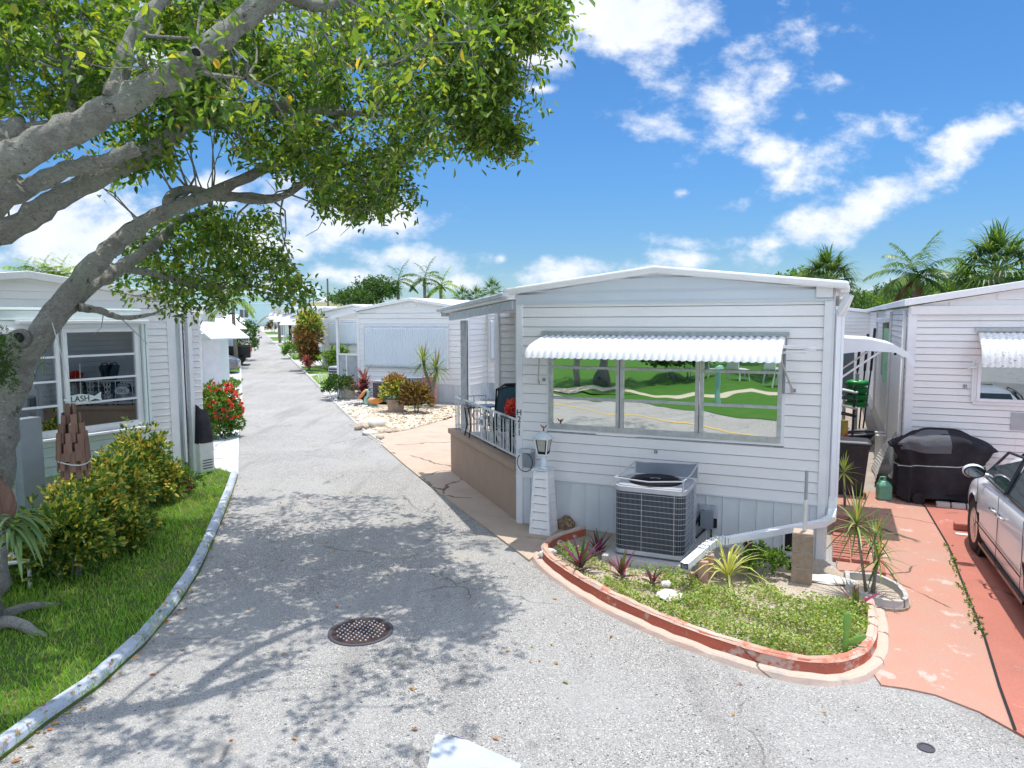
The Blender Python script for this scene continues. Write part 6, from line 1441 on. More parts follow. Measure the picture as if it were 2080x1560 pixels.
if True:
    allp=np.array([tuple(p) for b_,r_ in BR for p in b_[2:]])
    C=np.array(CLS)
    # gather clusters on sprays: snap each cluster partly towards one of 420 spray centres
    nb=NB(); tw=MB()
    K=C[rng.choice(len(C),430,replace=False)]
    dmin=((C[:,None,:]-K[None])**2).sum(2); ks=dmin.argmin(1); dk=np.sqrt(dmin.min(1))
    C=C+(K[ks]-C)*.34
    vis=np.array([(lambda u:(-80<u[0]<1200 and -80<u[1]<700))(proj(c)) for c in C])
    # sprays to limbs
    for k in range(len(K)):
        d_=((allp-K[k])**2).sum(1); a_=Vector(allp[d_.argmin()]); b_=Vector(K[k]); L_=(b_-a_).length
        if L_<1.5:
            mid=(a_+b_)/2+Vector((random.gauss(0,.14),random.gauss(0,.14),random.gauss(0,.12)+.04*L_)); m1_=a_.lerp(mid,.5)+Vector((random.gauss(0,.03),random.gauss(0,.03),.02)); m2_=mid.lerp(b_,.5)+Vector((random.gauss(0,.03),random.gauss(0,.03),.03)); tw.tube([a_,m1_,(m1_+m2_)*.4+mid*.2,m2_,b_],[.010+.005*L_,.010,.008,.007,.005],4,cap=False)
    for i in range(len(C)):
        if vis[i] and random.random()<.75:
            a_=Vector(K[ks[i]]); b_=Vector(C[i]); tw.tube([a_,(a_+b_)/2+Vector((random.gauss(0,.03),random.gauss(0,.03),random.gauss(0,.03))),b_],[.006,.0045,.003],3,cap=False)
    wh=12; CC=np.repeat(C,wh,0); out_=np.repeat((C-K[ks])/(np.linalg.norm(C-K[ks],axis=1)[:,None]+.05),wh,0)
    D=rng.normal(size=CC.shape)*.8+out_*.6; D[:,2]-=.15
    CC=CC+rng.normal(size=CC.shape)*.075
    nb.leaves(CC,D,rng.uniform(.045,.125,len(CC)),rng.uniform(.024,.054,len(CC)),up=np.array([0,0,1.]))
    part('crown',nb.mesh('crown',tuple(tree.location)),'leafmain',tree)
    part('twigs',tw,'bark',tree,world=True)
# bare hanging twigs
for (x,y,dx,dy_) in ((240,640,60,60),(210,640,-20,40),(720,430,-30,50),(660,440,-40,40),(560,390,-20,-25),(310,615,20,-60)):
    q=MB(); a_=Vector(P(x,y,7.9)); b_=Vector(P(x+dx,y+dy_,7.8)); q.tube([a_,(a_+b_)/2+Vector((.03,0,-.03)),b_],[.007,.005,.003],3); part('bare_twig',q,'bark',tree,world=True)
# dark tuft of foliage at the trunk (left edge)
c=P(-5,735,6.3); nb=NB(); bush(nb,c,(.16,.15,.28),420,.03,.006,8,.3,-1); t=thing('air_plant','fine dark green feathery tuft growing on the tree trunk','plant',c); part('foliage',nb.mesh('foliage',c),'hedge',t)
c=P(85,738,6.6); nb=NB()
for i in range(26): nb.strap(c,(random.gauss(0,1),random.gauss(0,.6),random.gauss(-.1,.8)),.14,.008,.8,4)
t=thing('small_air_plant','small pale rootlets hanging in the fork of the tree','plant',c); part('rootlets',nb.mesh('rootlets',c),'fern',t)
# brown stump chunk with staghorn fern
c=P(-12,1010,6.2); sp=thing('fern_mount','chunky brown bark mount at the left edge','bark mount',(c[0]-.1,c[1],0)); q=MB(); q.rock((0,0,c[2]-.05),(.17,.16,.30),11,40,.5); [q.box(*(lambda a:(.12*math.cos(a)-.03,.12*math.cos(a)+.03,.12*math.sin(a)-.02,.12*math.sin(a)+.02))(k*.9),c[2]-.25+.04*(k%3),c[2]+.12+.05*(k%4)) for k in range(7)]; part('bark_chunk',q,'wood',sp); 
fp=P(25,1075,5.75); nb=NB()
for i in range(46):
    a_=random.uniform(0,6.28); nb.strap((random.gauss(0,.03),random.gauss(0,.03),random.gauss(0,.06)),(math.cos(a_),math.sin(a_)*.7-.3,random.uniform(-.2,.9)),random.uniform(.28,.5),random.uniform(.03,.055),2.2,6)
t=thing('staghorn_fern','drooping grey green staghorn fern on the brown bark mount','fern',fp); part('fronds',nb.mesh('fronds'),'fern',t)
# hanging wooden ornament of overlapping slats
c=P(147,893,6.4); wo=thing('wooden_hanging','hanging ornament of overlapping weathered wood shingles','hanging ornament',c,.2)
R_=random.Random(5)
for lv in range(7):
    z=.24-lv*.085; r=[.035,.075,.10,.12,.125,.12,.10][lv]; m=[3,5,7,8,9,9,7][lv]; q=MB()
    for k in range(m):
        a_=2*math.pi*k/m+lv*.3; ca,sa=math.cos(a_),math.sin(a_); h_=.17+R_.uniform(-.02,.02); wd_=.05; th_=.012
        q.T=lambda x,y,z2,ca=ca,sa=sa,r=r,z=z:((r+y)*ca-x*sa,(r+y)*sa+x*ca,z+z2)
        i=[q.pt(p) for p in ((-wd_/2,0,-h_/2),(wd_/2,0,-h_/2),(wd_/2,-.012,h_/2),(-wd_/2,-.012,h_/2),(-wd_/2,th_,-h_/2),(wd_/2,th_,-h_/2),(wd_/2,th_-.012,h_/2),(-wd_/2,th_-.012,h_/2))]
        for f_ in ((0,3,2,1),(4,5,6,7),(0,1,5,4),(1,2,6,5),(2,3,7,6),(3,0,4,7)): q.f.append([i[g_] for g_ in f_])
    q.T=None; part('shingle_ring',q,'wood' if lv%3 else 'wood',wo)
q=MB(); q.tube([(.135*math.cos(t),.135*math.sin(t),-.20+.02*math.sin(t*2)) for t in [i*.45 for i in range(15)]],.006,4); part('white_cord',q,'rope',wo)
q=MB(); q.tube([(0,0,.3),(0,0,.55),tuple(Vector(P(140,620,7.2))-Vector(c))],.005,4); part('hanging_cord',q,'rope',wo)
# ---- croton hedge in front of the left home ----
specs=[(130,985,7.6,.95,.55,'darkcroton','dark green croton shrub lowest and nearest the slatted bench'),(190,960,8.6,1.05,.55,'croton','yellow splashed croton shrub below the wooden ornament'),(235,930,9.6,1.15,.55,'croton','tall yellow green croton in the middle of the hedge'),(285,905,10.6,1.30,.5,'croton','brightest yellow croton at the top of the hedge'),(310,935,10.9,.75,.5,'croton','low yellow croton beside the siding strip'),(100,1010,7.9,.7,.5,'darkcroton','dark leafy shrub beside the staghorn fern'),(240,1000,8.6,.55,.55,'darkcroton','low dark green shrub spilling onto the lawn')]
for x,y,D_,h_,r_,m_,lab in specs:
    p=P(x,y,D_); leafbush('croton_shrub',lab,'shrub',(p[0]-.1,p[1]+.1,h_*.48),(r_*.84,r_*.75,h_*.47),int(430*r_/.5),.085,.034,m_,'croton shrubs in front of the left home',wh=7,shell=.4,zmin=-.6)
c=P(70+165,880,7.6); 
p=P(372,983,11.6); leafbush('red_croton','tiny red leaved plant at the end of the hedge','plant',(p[0],p[1],.14),(.14,.14,.13),60,.09,.03,'redleaf',stm=False)
p=P(345,965,11.4); leafbush('feathery_shrub','low feathery green shrub between the yellow crotons and the driveway','shrub',(p[0],p[1],.28),(.42,.3,.28),240,.07,.012,'hedgelt',wh=7)
# ---- lawn blades ----
bx=np.array(LG); n=150000; X=rng.uniform(bx[:,0].min(),bx[:,0].max(),n); Y=rng.uniform(max(2.0,bx[:,1].min()),bx[:,1].max(),n)
pr=np.clip(1.35-.085*Y,.3,1)>rng.uniform(size=n); X=X[pr];Y=Y[pr]
ok=inpoly_np(X,Y,LG)
XP=1040+F*X/np.maximum(Y,.1); ok&=(XP>-120); X=X[ok];Y=Y[ok]
tt=1+.35*np.sin(X*2.1+Y*1.3)*np.sin(Y*1.7-X)
nb=NB(); D=rng.normal(size=(len(X),3))*.42; D[:,2]=1
nb.blades(np.stack([X,Y,np.full(len(X),.028)],1),D,rng.uniform(.035,.085,len(X))*tt,rng.uniform(.004,.008,len(X))*(1+Y*.06))
o=part('lawn_grass',nb.mesh('lawn_grass'),'grass'); o['kind']='stuff'; o['label']='sun dappled green lawn grass along the left kerb'; o['category']='grass'
# fallen leaves
nb=NB(); pts=[]
while len(pts)<230:
    if random.random()<.45: i=random.randrange(len(kerbL)-1); f_=random.random(); a_=kerbL[i];b_=kerbL[i+1]; x=a_[0]+(b_[0]-a_[0])*f_+random.gauss(.02,.06); y=a_[1]+(b_[1]-a_[1])*f_
    else: x=random.uniform(-4.5,3); y=random.uniform(3.5,12)
    z=.010
    if inpoly((x,y),bed+[hm.w(0,0)[:2],hm.w(HW,0)[:2]]): continue
    if inpoly((x,y),LG): z=.09
    pts.append((x,y,z))
D=rng.normal(size=(len(pts),3)); D[:,2]=.12; nb.leaves(pts,D,rng.uniform(.03,.06,len(pts)),rng.uniform(.015,.028,len(pts)),up=np.array([0,0,1.]))
o=part('leaf_litter',nb.mesh('leaf_litter'),'litter'); o['kind']='stuff'; o['label']='scattered orange and yellow fallen leaves on the asphalt and along the kerb'; o['category']='fallen leaves'
# ================= HOMES FURTHER BACK =================
RZ=math.radians(-24.5)
def porch(h,root,w=1.5,d=4,z1=3.15,z0=2.85,screen=True):
    q=MB(); i=[q.pt(p) for p in ((-w,-.1,z0),(.0,-.1,z1),(.0,d,z1),(-w,d,z0),(-w,-.1,z0+.12),(.0,-.1,z1+.12),(.0,d,z1+.12),(-w,d,z0+.12))]
    for f in ((0,3,2,1),(4,5,6,7),(0,1,5,4),(1,2,6,5),(2,3,7,6),(3,0,4,7)): q.f.append([i[k] for k in f])
    part('porch_roof',q,'aluwhite',root)
    q=MB(); q.box(-w+.15,-w+.24,.02,.11,0,z0+.02); part('porch_post',q,'trim',root)
    if screen:
        q=MB(); q.box(-w+.25,-.03,.05,.08,.35,1.55); part('screen_panel',q,'greylt',root)
        q=MB(); q.box(-w+.25,-.03,.02,.10,1.55,1.62); q.box(-w*.5,-w*.5+.05,.02,.10,.3,1.55); q.box(-w+.25,-.03,.02,.10,.28,.35); part('screen_rail',q,'trim',root)
o2=P(727,700,26.0)
h2,r2=simple_home('second white home with a wide closed pale blue shutter behind the gravel bed',(o2[0],o2[1]),RZ,4.55,14,ze=3.15,rise=.36,skirt=.62,pitch=.19,group=None)
a0,za=h2.fac(743,664); a1,zb_=h2.fac(911,748); make_shutter(r2,a0,a1,zb_-.02,za,n=40); porch(h2,r2,1.15,3,3.12,2.88)
q=MB(); q.T=Tfront(1.4); siding(q,4.6,6.4,.6,3.0,.19); part('wing_wall',q,'siding',r2)
q=MB(); q.box(4.57,6.5,1.35,8,3.0,3.12); part('wing_roof',q,'roof',r2)
make_shutter(r2,4.75,6.2,1.45,2.85,n=12,T=lambda x,y,z:(x,y+1.4,z))
far=[((-5.2,13.9),'third white home with a smaller grey blue shutter half hidden by red plants',1),((-10.3,27.8),'fourth white home along the right side with a white door awning',2),((-15.4,41.7),'fifth white home along the right side of the lane',3),((-20.5,55.6),'sixth white home far down the right side of the lane',4),((-25.6,69.5),'farthest white home at the end of the right row',5)]
for (dx,dy_),lab,k in far:
    X=o2[0]+dx+.2; Y=o2[1]+dy_; h,r=simple_home(lab,(X,Y),RZ,4.3,12,z0=gz(Y),ze=3.0+.1*(k%2),rise=.34,skirt=.5,pitch=.24,group=None)
    if k==1: make_shutter(r,.55,3.8,1.35,2.55,n=30)
    elif k%2==0:
        make_window(r,1.2,3.2,1.5,2.4,2,2,'darkglass','trim'); make_awning(r,1.0,3.4,2.65,.6,.4,n=16,arms=False)
    else: make_window(r,.8,3.4,1.4,2.45,3,2,'darkglass','trim')
    porch(h,r,1.3,3,3.0,2.75,screen=k%2==0)
    if k>=2:
        q=MB(); q.box(-.9,-.2,.5,.53,.3,2.3); part('dark_door',q,'dark',r)
        q=MB(); i=[q.pt(p) for p in ((-1.7,-.7,2.1),(-.1,-.7,2.1),(-.1,.2,2.75),(-1.7,.2,2.75),(-1.7,-.7,2.15),(-.1,-.7,2.15),(-.1,.2,2.8),(-1.7,.2,2.8))]
        for f in ((0,3,2,1),(4,5,6,7),(0,1,5,4),(1,2,6,5),(2,3,7,6),(3,0,4,7)): q.f.append([i[m] for m in f])
        part('door_awning',q,'aluwhite',r)
# left row
lrow=[((-5.6,14.0),'left home with a white hooded door behind the red flowering bush',1),((-10.9,28.1),'third home of the left row beyond the parked cars',2),((-16.2,42.2),'fourth home of the left row partly behind a palm',3),((-21.5,56.3),'farthest home of the left row near the teal building',4)]
for (dx,dy_),lab,k in lrow:
    cx,cy=lc[0]+dx,lc[1]+dy_; W_=4.4; h,r=simple_home(lab,(cx-math.cos(lrz)*W_,cy-math.sin(lrz)*W_),lrz,W_,11,z0=gz(cy),ze=3.1,rise=.32,skirt=.5,pitch=.22)
    make_window(r,.8,3.0,1.3,2.35,2,2,'darkglass','trim'); make_awning(r,.7,3.1,2.6,.6,.45,n=16,arms=False)
    q=MB(); q.box(W_+.02,W_+1.5,.4,2.6,.0,2.35); ex=part('entry_box',q,'mint',r)
    q=MB(); i=[q.pt(p) for p in ((W_-.1,-.75,2.15),(W_+1.6,-.75,2.15),(W_+1.6,.4,2.75),(W_-.1,.4,2.75),(W_-.1,-.75,2.2),(W_+1.6,-.75,2.2),(W_+1.6,.4,2.8),(W_-.1,.4,2.8))]
    for f in ((0,3,2,1),(4,5,6,7),(0,1,5,4),(1,2,6,5),(2,3,7,6),(3,0,4,7)): q.f.append([i[m] for m in f])
    part('door_hood',q,'aluwhite',r)
    q=MB(); q.box(W_+.3,W_+1.1,.36,.395,.3,2.1); part('entry_door',q,'trim',ex)
# far buildings
q=MB(); tb3=thing('teal_building','long pale teal building closing the far end of the lane','building',(-50,140,gz(140)))
def pxat(x,D): return (x-1040)/F*D*1.005
x0=pxat(380,138); x1=pxat(640,138)
q.box(x0+50,x1+50,-2,20,0,6.2); part('wall',q,'teal',tb3)
q=MB(); q.box(x0+50,pxat(600,138)+50,-1,18,6.2,8.6); part('upper_wall',q,'white',tb3)
for xx in (497,506): 
    q=MB(); a_=pxat(xx-3.4,138)+50; q.box(a_,a_+.65,-2.06,-2.01,.9+.8,2.9+.3); part('window',q,'darkglass',tb3)
q=MB(); a_=pxat(492,138)+50; q.box(a_-.1,a_+2.2,-2.05,-2.01,1.45,1.68); part('window_ledge',q,'white',tb3)
q=MB(); a_=pxat(536,138)+50; q.box(a_,a_+.7,-1.06,-1.01,6.9,7.6); part('vent',q,'grey',tb3)
q=MB(); q.box(x0+50,x1+50,-2.1,-2.0,4.3,4.4); part('wall_band',q,'white',tb3)
yb=thing('yellow_building','low pale yellow flat-roofed building behind the third white home','building',(-30,112,gz(112)))
q=MB(); q.box(pxat(636,112)+30,pxat(770,112)+30,0,16,0,4.3); part('wall',q,'yellowb',yb)
q=MB(); q.box(pxat(634,112)+30,pxat(772,112)+30,-.15,16.2,4.3,4.5); part('roof_edge',q,'white',yb)
q=MB(); q.box(pxat(643,112)+30,pxat(660,112)+30,2,4,4.5,5.3); q.box(pxat(642,112)+30,pxat(653,112)+30,2,4,5.45,5.52); part('roof_vent',q,'white',yb)
for x,yt,D_,lab,r_ in ((665,566,95,'tallest grey utility pole above the yellow building',.16),(636,590,90,'short dark pole at the left corner of the yellow building',.1),(775,586,80,'thin pale pole in front of the feathery trees',.07),(952,590,85,'very thin mast above the second home roof',.05)):
    p=P(x,yt,D_); q=MB(); q.tube([(0,0,0),(.0,0,p[2]-gz(D_))],[r_,r_*.7],6); t=thing('utility_pole',lab,'pole',(p[0],p[1],gz(D_))); part('shaft',q,'pole' if r_>.08 else 'greylt',t)
# ================= PALMS AND TREES =================
def frond(nb,base,az,el,L_,nl=26,ll=.5,lw=.035,droop=1.5):
    p=Vector(base); d=Vector((math.cos(az)*math.cos(el),math.sin(az)*math.cos(el),math.sin(el))); st=L_/nl
    for i in range(nl):
        t=i/nl; s=d.cross(Vector((0,0,1))); s=s.normalized() if s.length>.05 else Vector((1,0,0)); 
        if i>1:
            l=ll*math.sin(math.pi*min(1,(t*.85+.12)))**.6
            for sg in (-1,1):
                dd=(s*sg*.85+d*.55+Vector((0,0,-.15-.35*random.random()))).normalized(); nb.strap(tuple(p),tuple(dd),l*random.uniform(.85,1.1),lw,1.0,2)
        p=p+d*st; d=(d+Vector((0,0,-droop/nl))).normalized()
def feather_palm(label,x,y,D_,L_,n=16,m='palm',trunk=.14,group=None,crown=True,dead=0,ll=.5,z0=None,lw=.035):
    c=P(x,y,D_); z0=gz(D_) if z0 is None else z0; t=thing('palm_tree',label,'palm tree',(c[0],c[1],z0),0,group); h=c[2]-z0
    q=MB(); q.tube([(.1,0,0),(.04,0,h*.5),(0,0,h-.5 if crown else h)],[trunk*1.2,trunk,trunk*.85],8); part('trunk',q,'palmtrunk',t,smooth=True)
    if crown: q=MB(); q.tube([(0,0,h-.55),(0,0,h-.1),(0,0,h+.1)],[trunk*.9,trunk*.8,trunk*.3],8); part('crownshaft',q,'crown_shaft',t,smooth=True)
    nb=NB()
    for i in range(n): frond(nb,(0,0,h),i*2.39996,math.radians(78-95*(i/n)),L_*random.uniform(.85,1.1),ll=ll,lw=lw)
    part('crown',nb.mesh('crown'),m,t)
    if dead:
        nb=NB()
        for i in range(dead): frond(nb,(0,0,h-.1),i*2.1+.5,math.radians(-25-20*random.random()),L_*.9,ll=ll*.8,lw=lw)
        part('dry_fronds',nb.mesh('dry_fronds'),'palmdead',t)
    return t
def fan_palm(label,x,y,D_,R_,n=34,trunk=.18,z0=None,m='palm'):
    c=P(x,y,D_); z0=gz(D_) if z0 is None else z0; t=thing('fan_palm',label,'palm tree',(c[0],c[1],z0)); h=c[2]-z0
    q=MB(); q.tube([(0,0,0),(0,0,h)],[trunk*1.1,trunk],8); part('trunk',q,'palmtrunk',t)
    nb=NB(); st=MB()
    for i in range(n):
        az=i*2.39996; el=math.radians(88-125*(i/n)**.8); d=Vector((math.cos(az)*math.cos(el),math.sin(az)*math.cos(el),math.sin(el))); pl=R_*.5; hub=Vector((0,0,h))+d*pl; st.tube([(0,0,h),tuple(hub)],.018,4)
        s=d.cross(Vector((0,0,1))); s=s.normalized() if s.length>.1 else Vector((1,0,0)); up=s.cross(d)
        for k in range(19):
            a_=math.radians(-105+210*k/18); dd=d*math.cos(a_)+s*math.sin(a_)+up*.12; nb.strap(tuple(hub),tuple(dd),R_*.62*(1-.25*abs(a_)/1.9)*random.uniform(.9,1.1),R_*.05,1.5 if abs(a_)<2 else 1,3)
    part('crown',nb.mesh('crown'),m,t); part('leaf_stalks',st,'crown_shaft',t)
    return t
fan_palm('round-headed fan palm just beyond the right roof corner of the nearest home',1680,572,27,1.35,n=44)
feather_palm('royal palm with drooping brown fronds behind the neighbouring roof',1862,560,26,1.75,20,dead=10,trunk=.17,ll=.55,lw=.07)
fan_palm('large fan palm above the neighbouring roof at the right edge',2025,552,24,1.65,n=44)
fan_palm('smaller fan palm between the royal palm and the right edge',1960,590,27,1.3,n=26,m='palmy')
for x,y,lab in ((808,572,'left royal palm of the three above the second home'),(862,566,'middle royal palm of the three above the second home'),(895,583,'right yellower palm of the three above the second home')):
    feather_palm(lab,x,y,70,2.4 if x!=895 else 2.2,11,m='palm' if x!=895 else 'palmy',trunk=.17,ll=.7,lw=.09)
for x,y,D_ in ((940,606,60),(968,606,60),(1000,592,55)): fan_palm('low fan palm crown peeping over the second home roof, '+{940:'leftmost',968:'middle',1000:'rightmost'}[x],x,y,D_,1.2,n=20)
feather_palm('bushy green palm leaning over the left side of the lane',472,608,40,1.9,18,m='palmy',trunk=.10,ll=.55,lw=.05,crown=False)
for x,lab in ((52,'left of the three short palm crowns above the left home roof'),(88,'middle of the three short palm crowns above the left home roof'),(125,'right of the three short palm crowns above the left home roof')): feather_palm(lab,x,556,26,.85,14,m='palmy',trunk=.12,ll=.35,crown=False)
feather_palm('dry brown palm frond tuft in front of the teal building',565,640,70,2.4,6,m='palmdead',trunk=.12,ll=.6,lw=.06,crown=False)
def tree(label,x,y,D_,r,m='hedge',n=900,Lf=.16,blobs=5,tr=.2):
    """tapered trunk, limbs, uneven crown of several leaf masses"""
    c=P(x,y,D_); z0=gz(D_); t=thing('broadleaf_tree',label,'tree',(c[0],c[1],z0)); h=c[2]-z0
    q=MB(); q.tube([(0,0,0),(.1,0,h*.4),(0,0,h*.7)],[tr*1.2,tr,tr*.7],8)
    nb=NB()
    for k in range(blobs):
        a_=k*2.4; o_=Vector((math.cos(a_)*r[0]*.55,math.sin(a_)*r[1]*.5,(random.random()-.4)*r[2]*.9)); 
        if k==0: o_=Vector((0,0,r[2]*.2))
        q.tube([(0,0,h*.5),tuple(Vector((0,0,h))+o_*.7)],[tr*.6,tr*.2],5)
        s_=random.uniform(.45,.65); bush(nb,tuple(Vector((0,0,h))+o_),(r[0]*s_,r[1]*s_,r[2]*s_),int(n/blobs),Lf,Lf*.5,5,.35,-.8)
    part('trunk',q,'bark',t,smooth=True); part('crown',nb.mesh('crown'),m,t)
tree('dark tree right of the nearest home corner, under the fan palm',1725,632,31,(1.6,1.5,1.2),'hedge',1300,.14)
tree('pale green bush tree showing over the roof left of the fan palm',1625,588,34,(2.0,1.5,1.0),'hedgelt',900,.14)
tree('mid green tree behind the gap between the two homes',1790,628,36,(2.4,2,1.0),'hedgelt',1000,.15)
tree('dark rounded tree left of the royal palm',1815,615,37,(1.4,1.5,1.1),'hedge',700,.14)
tree('dense tree under the royal palm on its right',1905,622,36,(2.4,2,1.1),'hedge',1500,.15)
tree('light green tree between royal palm and large fan palm',1965,612,38,(2.4,2,1.3),'hedgelt',1400,.16)
tree('dark tree at the right edge behind the large fan palm',2080,605,37,(2.6,2,1.6),'hedge',1500,.16)
tree('blue grey feathery tree above the second home, left part',735,606,66,(2.2,2,1.3),'hedge',800,.2)
tree('feathery tall tree above the second home beside the palms',765,598,68,(2.6,2,1.9),'hedge',1100,.2)
tree('low dark tree between pole and second home roof',705,612,72,(2,2,.9),'hedge',500,.2)
tree('round tree at the end of the lane beside the teal building',640,628,120,(3,2,1.2),'hedge',500,.3)
# horizon tree belt
nb=NB()
for k in range(60):
    X=-260+k*9.5; Y=190+25*math.sin(k*1.3); 
    if -75<X<-40: continue
    bush(nb,(X,Y,2.8+math.sin(k*2.1)),(7,4,3.2+1.2*math.sin(k*.9)),90,1.2,.7,4,.3,-.8)
o=part('tree_belt',nb.mesh('tree_belt'),'hedge'); o['kind']='stuff'; o['label']='distant belt of dark trees along the horizon'; o['category']='trees'
# ================= GARDENS ALONG THE LANE =================
# ixora with red flower heads
p=P(450,832,17.2); leafbush('flowering_bush','round bush covered in red flower heads beside the white driveway','bush',(p[0]-.05,p[1],.66),(.50,.45,.66),900,.075,.04,'hedgelt',wh=6,flowers=130,zmin=-.95)
p=P(497,700,46); leafbush('roadside_shrub','tall dark shrub at the left edge of the lane past the palm','shrub',(p[0],p[1],1.4),(1.0,1,1.5),420,.14,.07,'hedge')
p=P(470,765,30); leafbush('low_verge_plants','low straggly plants on the white walk before the cars','plant',(p[0]-.2,p[1],.2),(.7,.4,.2),120,.1,.04,'hedgelt',stm=False)
# cars
def recolor(o,matn):
    for ch in [o]+list(o.children):
        if ch.type=='MESH' and ch.data.materials and ch.data.materials[0] and ch.data.materials[0].name=='pale_grey_car_paint':
            ch.material_slots[0].link='OBJECT'; ch.material_slots[0].material=MT[matn]
        for c2 in ch.children:
            if ch is not o: recolor(ch,matn)
MT['darkpaint']=mat('dark_silver_car_paint',(.16,.16,.17),.25,metal=.4,coat=1,nscale=1,namt=.1,col2=(.15,.15,.16))
c2_=copytree(car); c2_['label']='dark grey car nosing out behind the hooded door on the left'; c2_['category']='car'; c2_.location=(-15.35,37.8,gz(37.8)+.02); c2_.rotation_euler=(0,0,math.radians(-75)); recolor(c2_,'darkpaint')
pk=thing('pickup_truck','black pickup truck backed onto the left verge with red tail lights','truck',(-15.6,42.5,gz(42.5)+.02),math.radians(-72))
q=MB(); q.box(-.9,.9,-3.2,0,.45,1.0); q.box(-.9,-.84,-1.6,0,1.0,1.15); q.box(.84,.9,-1.6,0,1.0,1.15); q.box(-.9,.9,-.06,0,1.0,1.15); part('body',q,'blacktrim',pk,bevel=.05)
q=MB(); q.prism([(-.85,-3.0),(.85,-3.0),(.85,-1.65),(-.85,-1.65)],1.0,1.7); part('cab',q,'carglass',pk,bevel=.12)
for x in (-.82,.82): q=MB(); q.box(x-.07,x+.07,.001,.03,.75,1.1); part('tail_light',q,'carred',pk)
for y in (-.7,-2.6):
    for x in (-.92,.72): q=MB(); q.T=lambda a_,b_,z,x=x,y=y:(x+z,y+a_,b_+.36); q.lathe([(.2,0),(.34,0),(.36,.03),(.36,.18),(.001,.18)],n=20); part('wheel',q,'tyre',pk)
# right side gardens
def at2(x,y): c=G(x,y); return (c[0],c[1],.015+gz(c[1]))
clump('red_cordyline','dark red leafy plant left of the second home condenser unit','plant',at2(740,822),[('redleaf',(60,.62,.09,(-5,85),.9,.45)),('redleaf',(50,.6,.085,(0,80),.9,.85)),('redleaf',(30,.5,.08,(10,85),.9,.15))],'redleaf')
p=P(690,780,25.3); leafbush('round_green_bush','rounded green bush on the corner of the gravel bed','bush',(p[0],p[1],.45),(.62,.5,.45),330,.09,.045,'hedge')
c=G(707,812); q=MB(); q.lathe([(.20,0),(.22,.05),(.27,.42),(.29,.48),(.22,.48),(.001,.44)],n=18); tpt=thing('stone_pot','grey stone pot in front of the round green bush','pot',(c[0],c[1],.015)); part('pot_body',q,'planter',tpt,smooth=False)
nb=NB(); 
for i in range(26): a_=random.uniform(0,6.28); nb.strap((0,0,.42),(math.cos(a_)*.5,math.sin(a_)*.5,1),.45,.02,.8,4)
part('grassy_plant',nb.mesh('grassy_plant'),'palmdead',tpt)
# second condenser: wide low unit with a fan
c=G(757,818); u2=thing('low_condenser_unit','wide low grey condenser unit behind the pelican statue','air conditioner',(c[0],c[1],.05),RZ-.0)
q=MB(); q.box(0,1.25,0,.8,.0,.72); part('casing',q,'acsilver',u2,bevel=.02); q=MB(); q.box(.03,.85,-.006,-.001,.05,.66); gr=part('front_grille',q,'coil',u2)
q=MB()
for k in range(15): q.box(.03+k*.057,.037+k*.057,-.012,-.007,.05,.66)
for k in range(8): q.box(.03,.85,-.016,-.0125,.08+k*.08,.086+k*.08)
part('grille_bars',q,'greylt',gr)
q=MB(); q.lathe([(.3,.721),(.3,.745),(.27,.746),(.001,.746)],.45,.4,20); part('fan_ring',q,'black',u2)
q=MB(); q.prism([(1.26,-.05),(1.9,.35),(1.9,.9),(1.26,.8)],0,.86); part('side_cabinet',q,'grey',u2,bevel=.02)
c=at2(652,745); 
u3=G(672,757); q=MB(); q.box(-.35,.35,-.35,.35,0,.8); t=thing('small_condenser_unit','dark slatted condenser unit beside the second home porch','air conditioner',(P(690,745,31)[0],31,gz(31)+.02),RZ); part('casing',q,'acsilver',t,bevel=.03)
for k in range(6): q=MB(); q.box(-.31,.31,-.365,-.352,.08+k*.115,.15+k*.115); part('louvre',q,'coil',t)
# pelican statue
c=G(760,828); pe=thing('pelican_statue','painted pelican statue with long orange bill on the gravel','statue',(c[0],c[1],.02),math.radians(200))
q=MB(); q.grid(lambda u,v:(-.20+.50*v-.05*0,.12*math.sin(math.pi*v)**.6*math.cos(2*math.pi*u),.20+.02*v+.13*math.sin(math.pi*v)**.7*math.sin(2*math.pi*u)-.05*(1-v)),14,10); part('body',q,'pelbrown',pe,smooth=True)
q=MB(); q.tube([(.20,0,.14),(.28,0,.20),(.27,0,.30),(.19,0,.38),(.17,0,.48),(.22,0,.55),(.29,0,.56)],[.09,.075,.05,.042,.045,.058,.03],10); part('neck_and_head',q,'aqua',pe,smooth=True)
q=MB(); q.tube([(.28,0,.555),(.38,0,.45),(.50,0,.30),(.53,0,.25)],[.032,.034,.018,.006],8); part('bill',q,'orange',pe,smooth=True)
q=MB(); q.tube([(.27,0,.52),(.36,0,.40),(.47,0,.29)],[.02,.035,.008],8); part('throat_pouch',q,'pelbrown',pe,smooth=True)
q=MB(); q.box(-.12,.2,-.1,.1,0,.06); part('feet',q,'aqua',pe,bevel=.02)
q=MB(); q.grid(lambda u,v:(-.28+.45*v,.10+.04*math.sin(math.pi*v),.20+.09*math.sin(math.pi*v)*(2*u-1)),4,8); q.grid(lambda u,v:(-.28+.45*v,-.10-.04*math.sin(math.pi*v),.20+.09*math.sin(math.pi*v)*(2*u-1)),4,8); part('wing',q,'orange',pe,smooth=True)
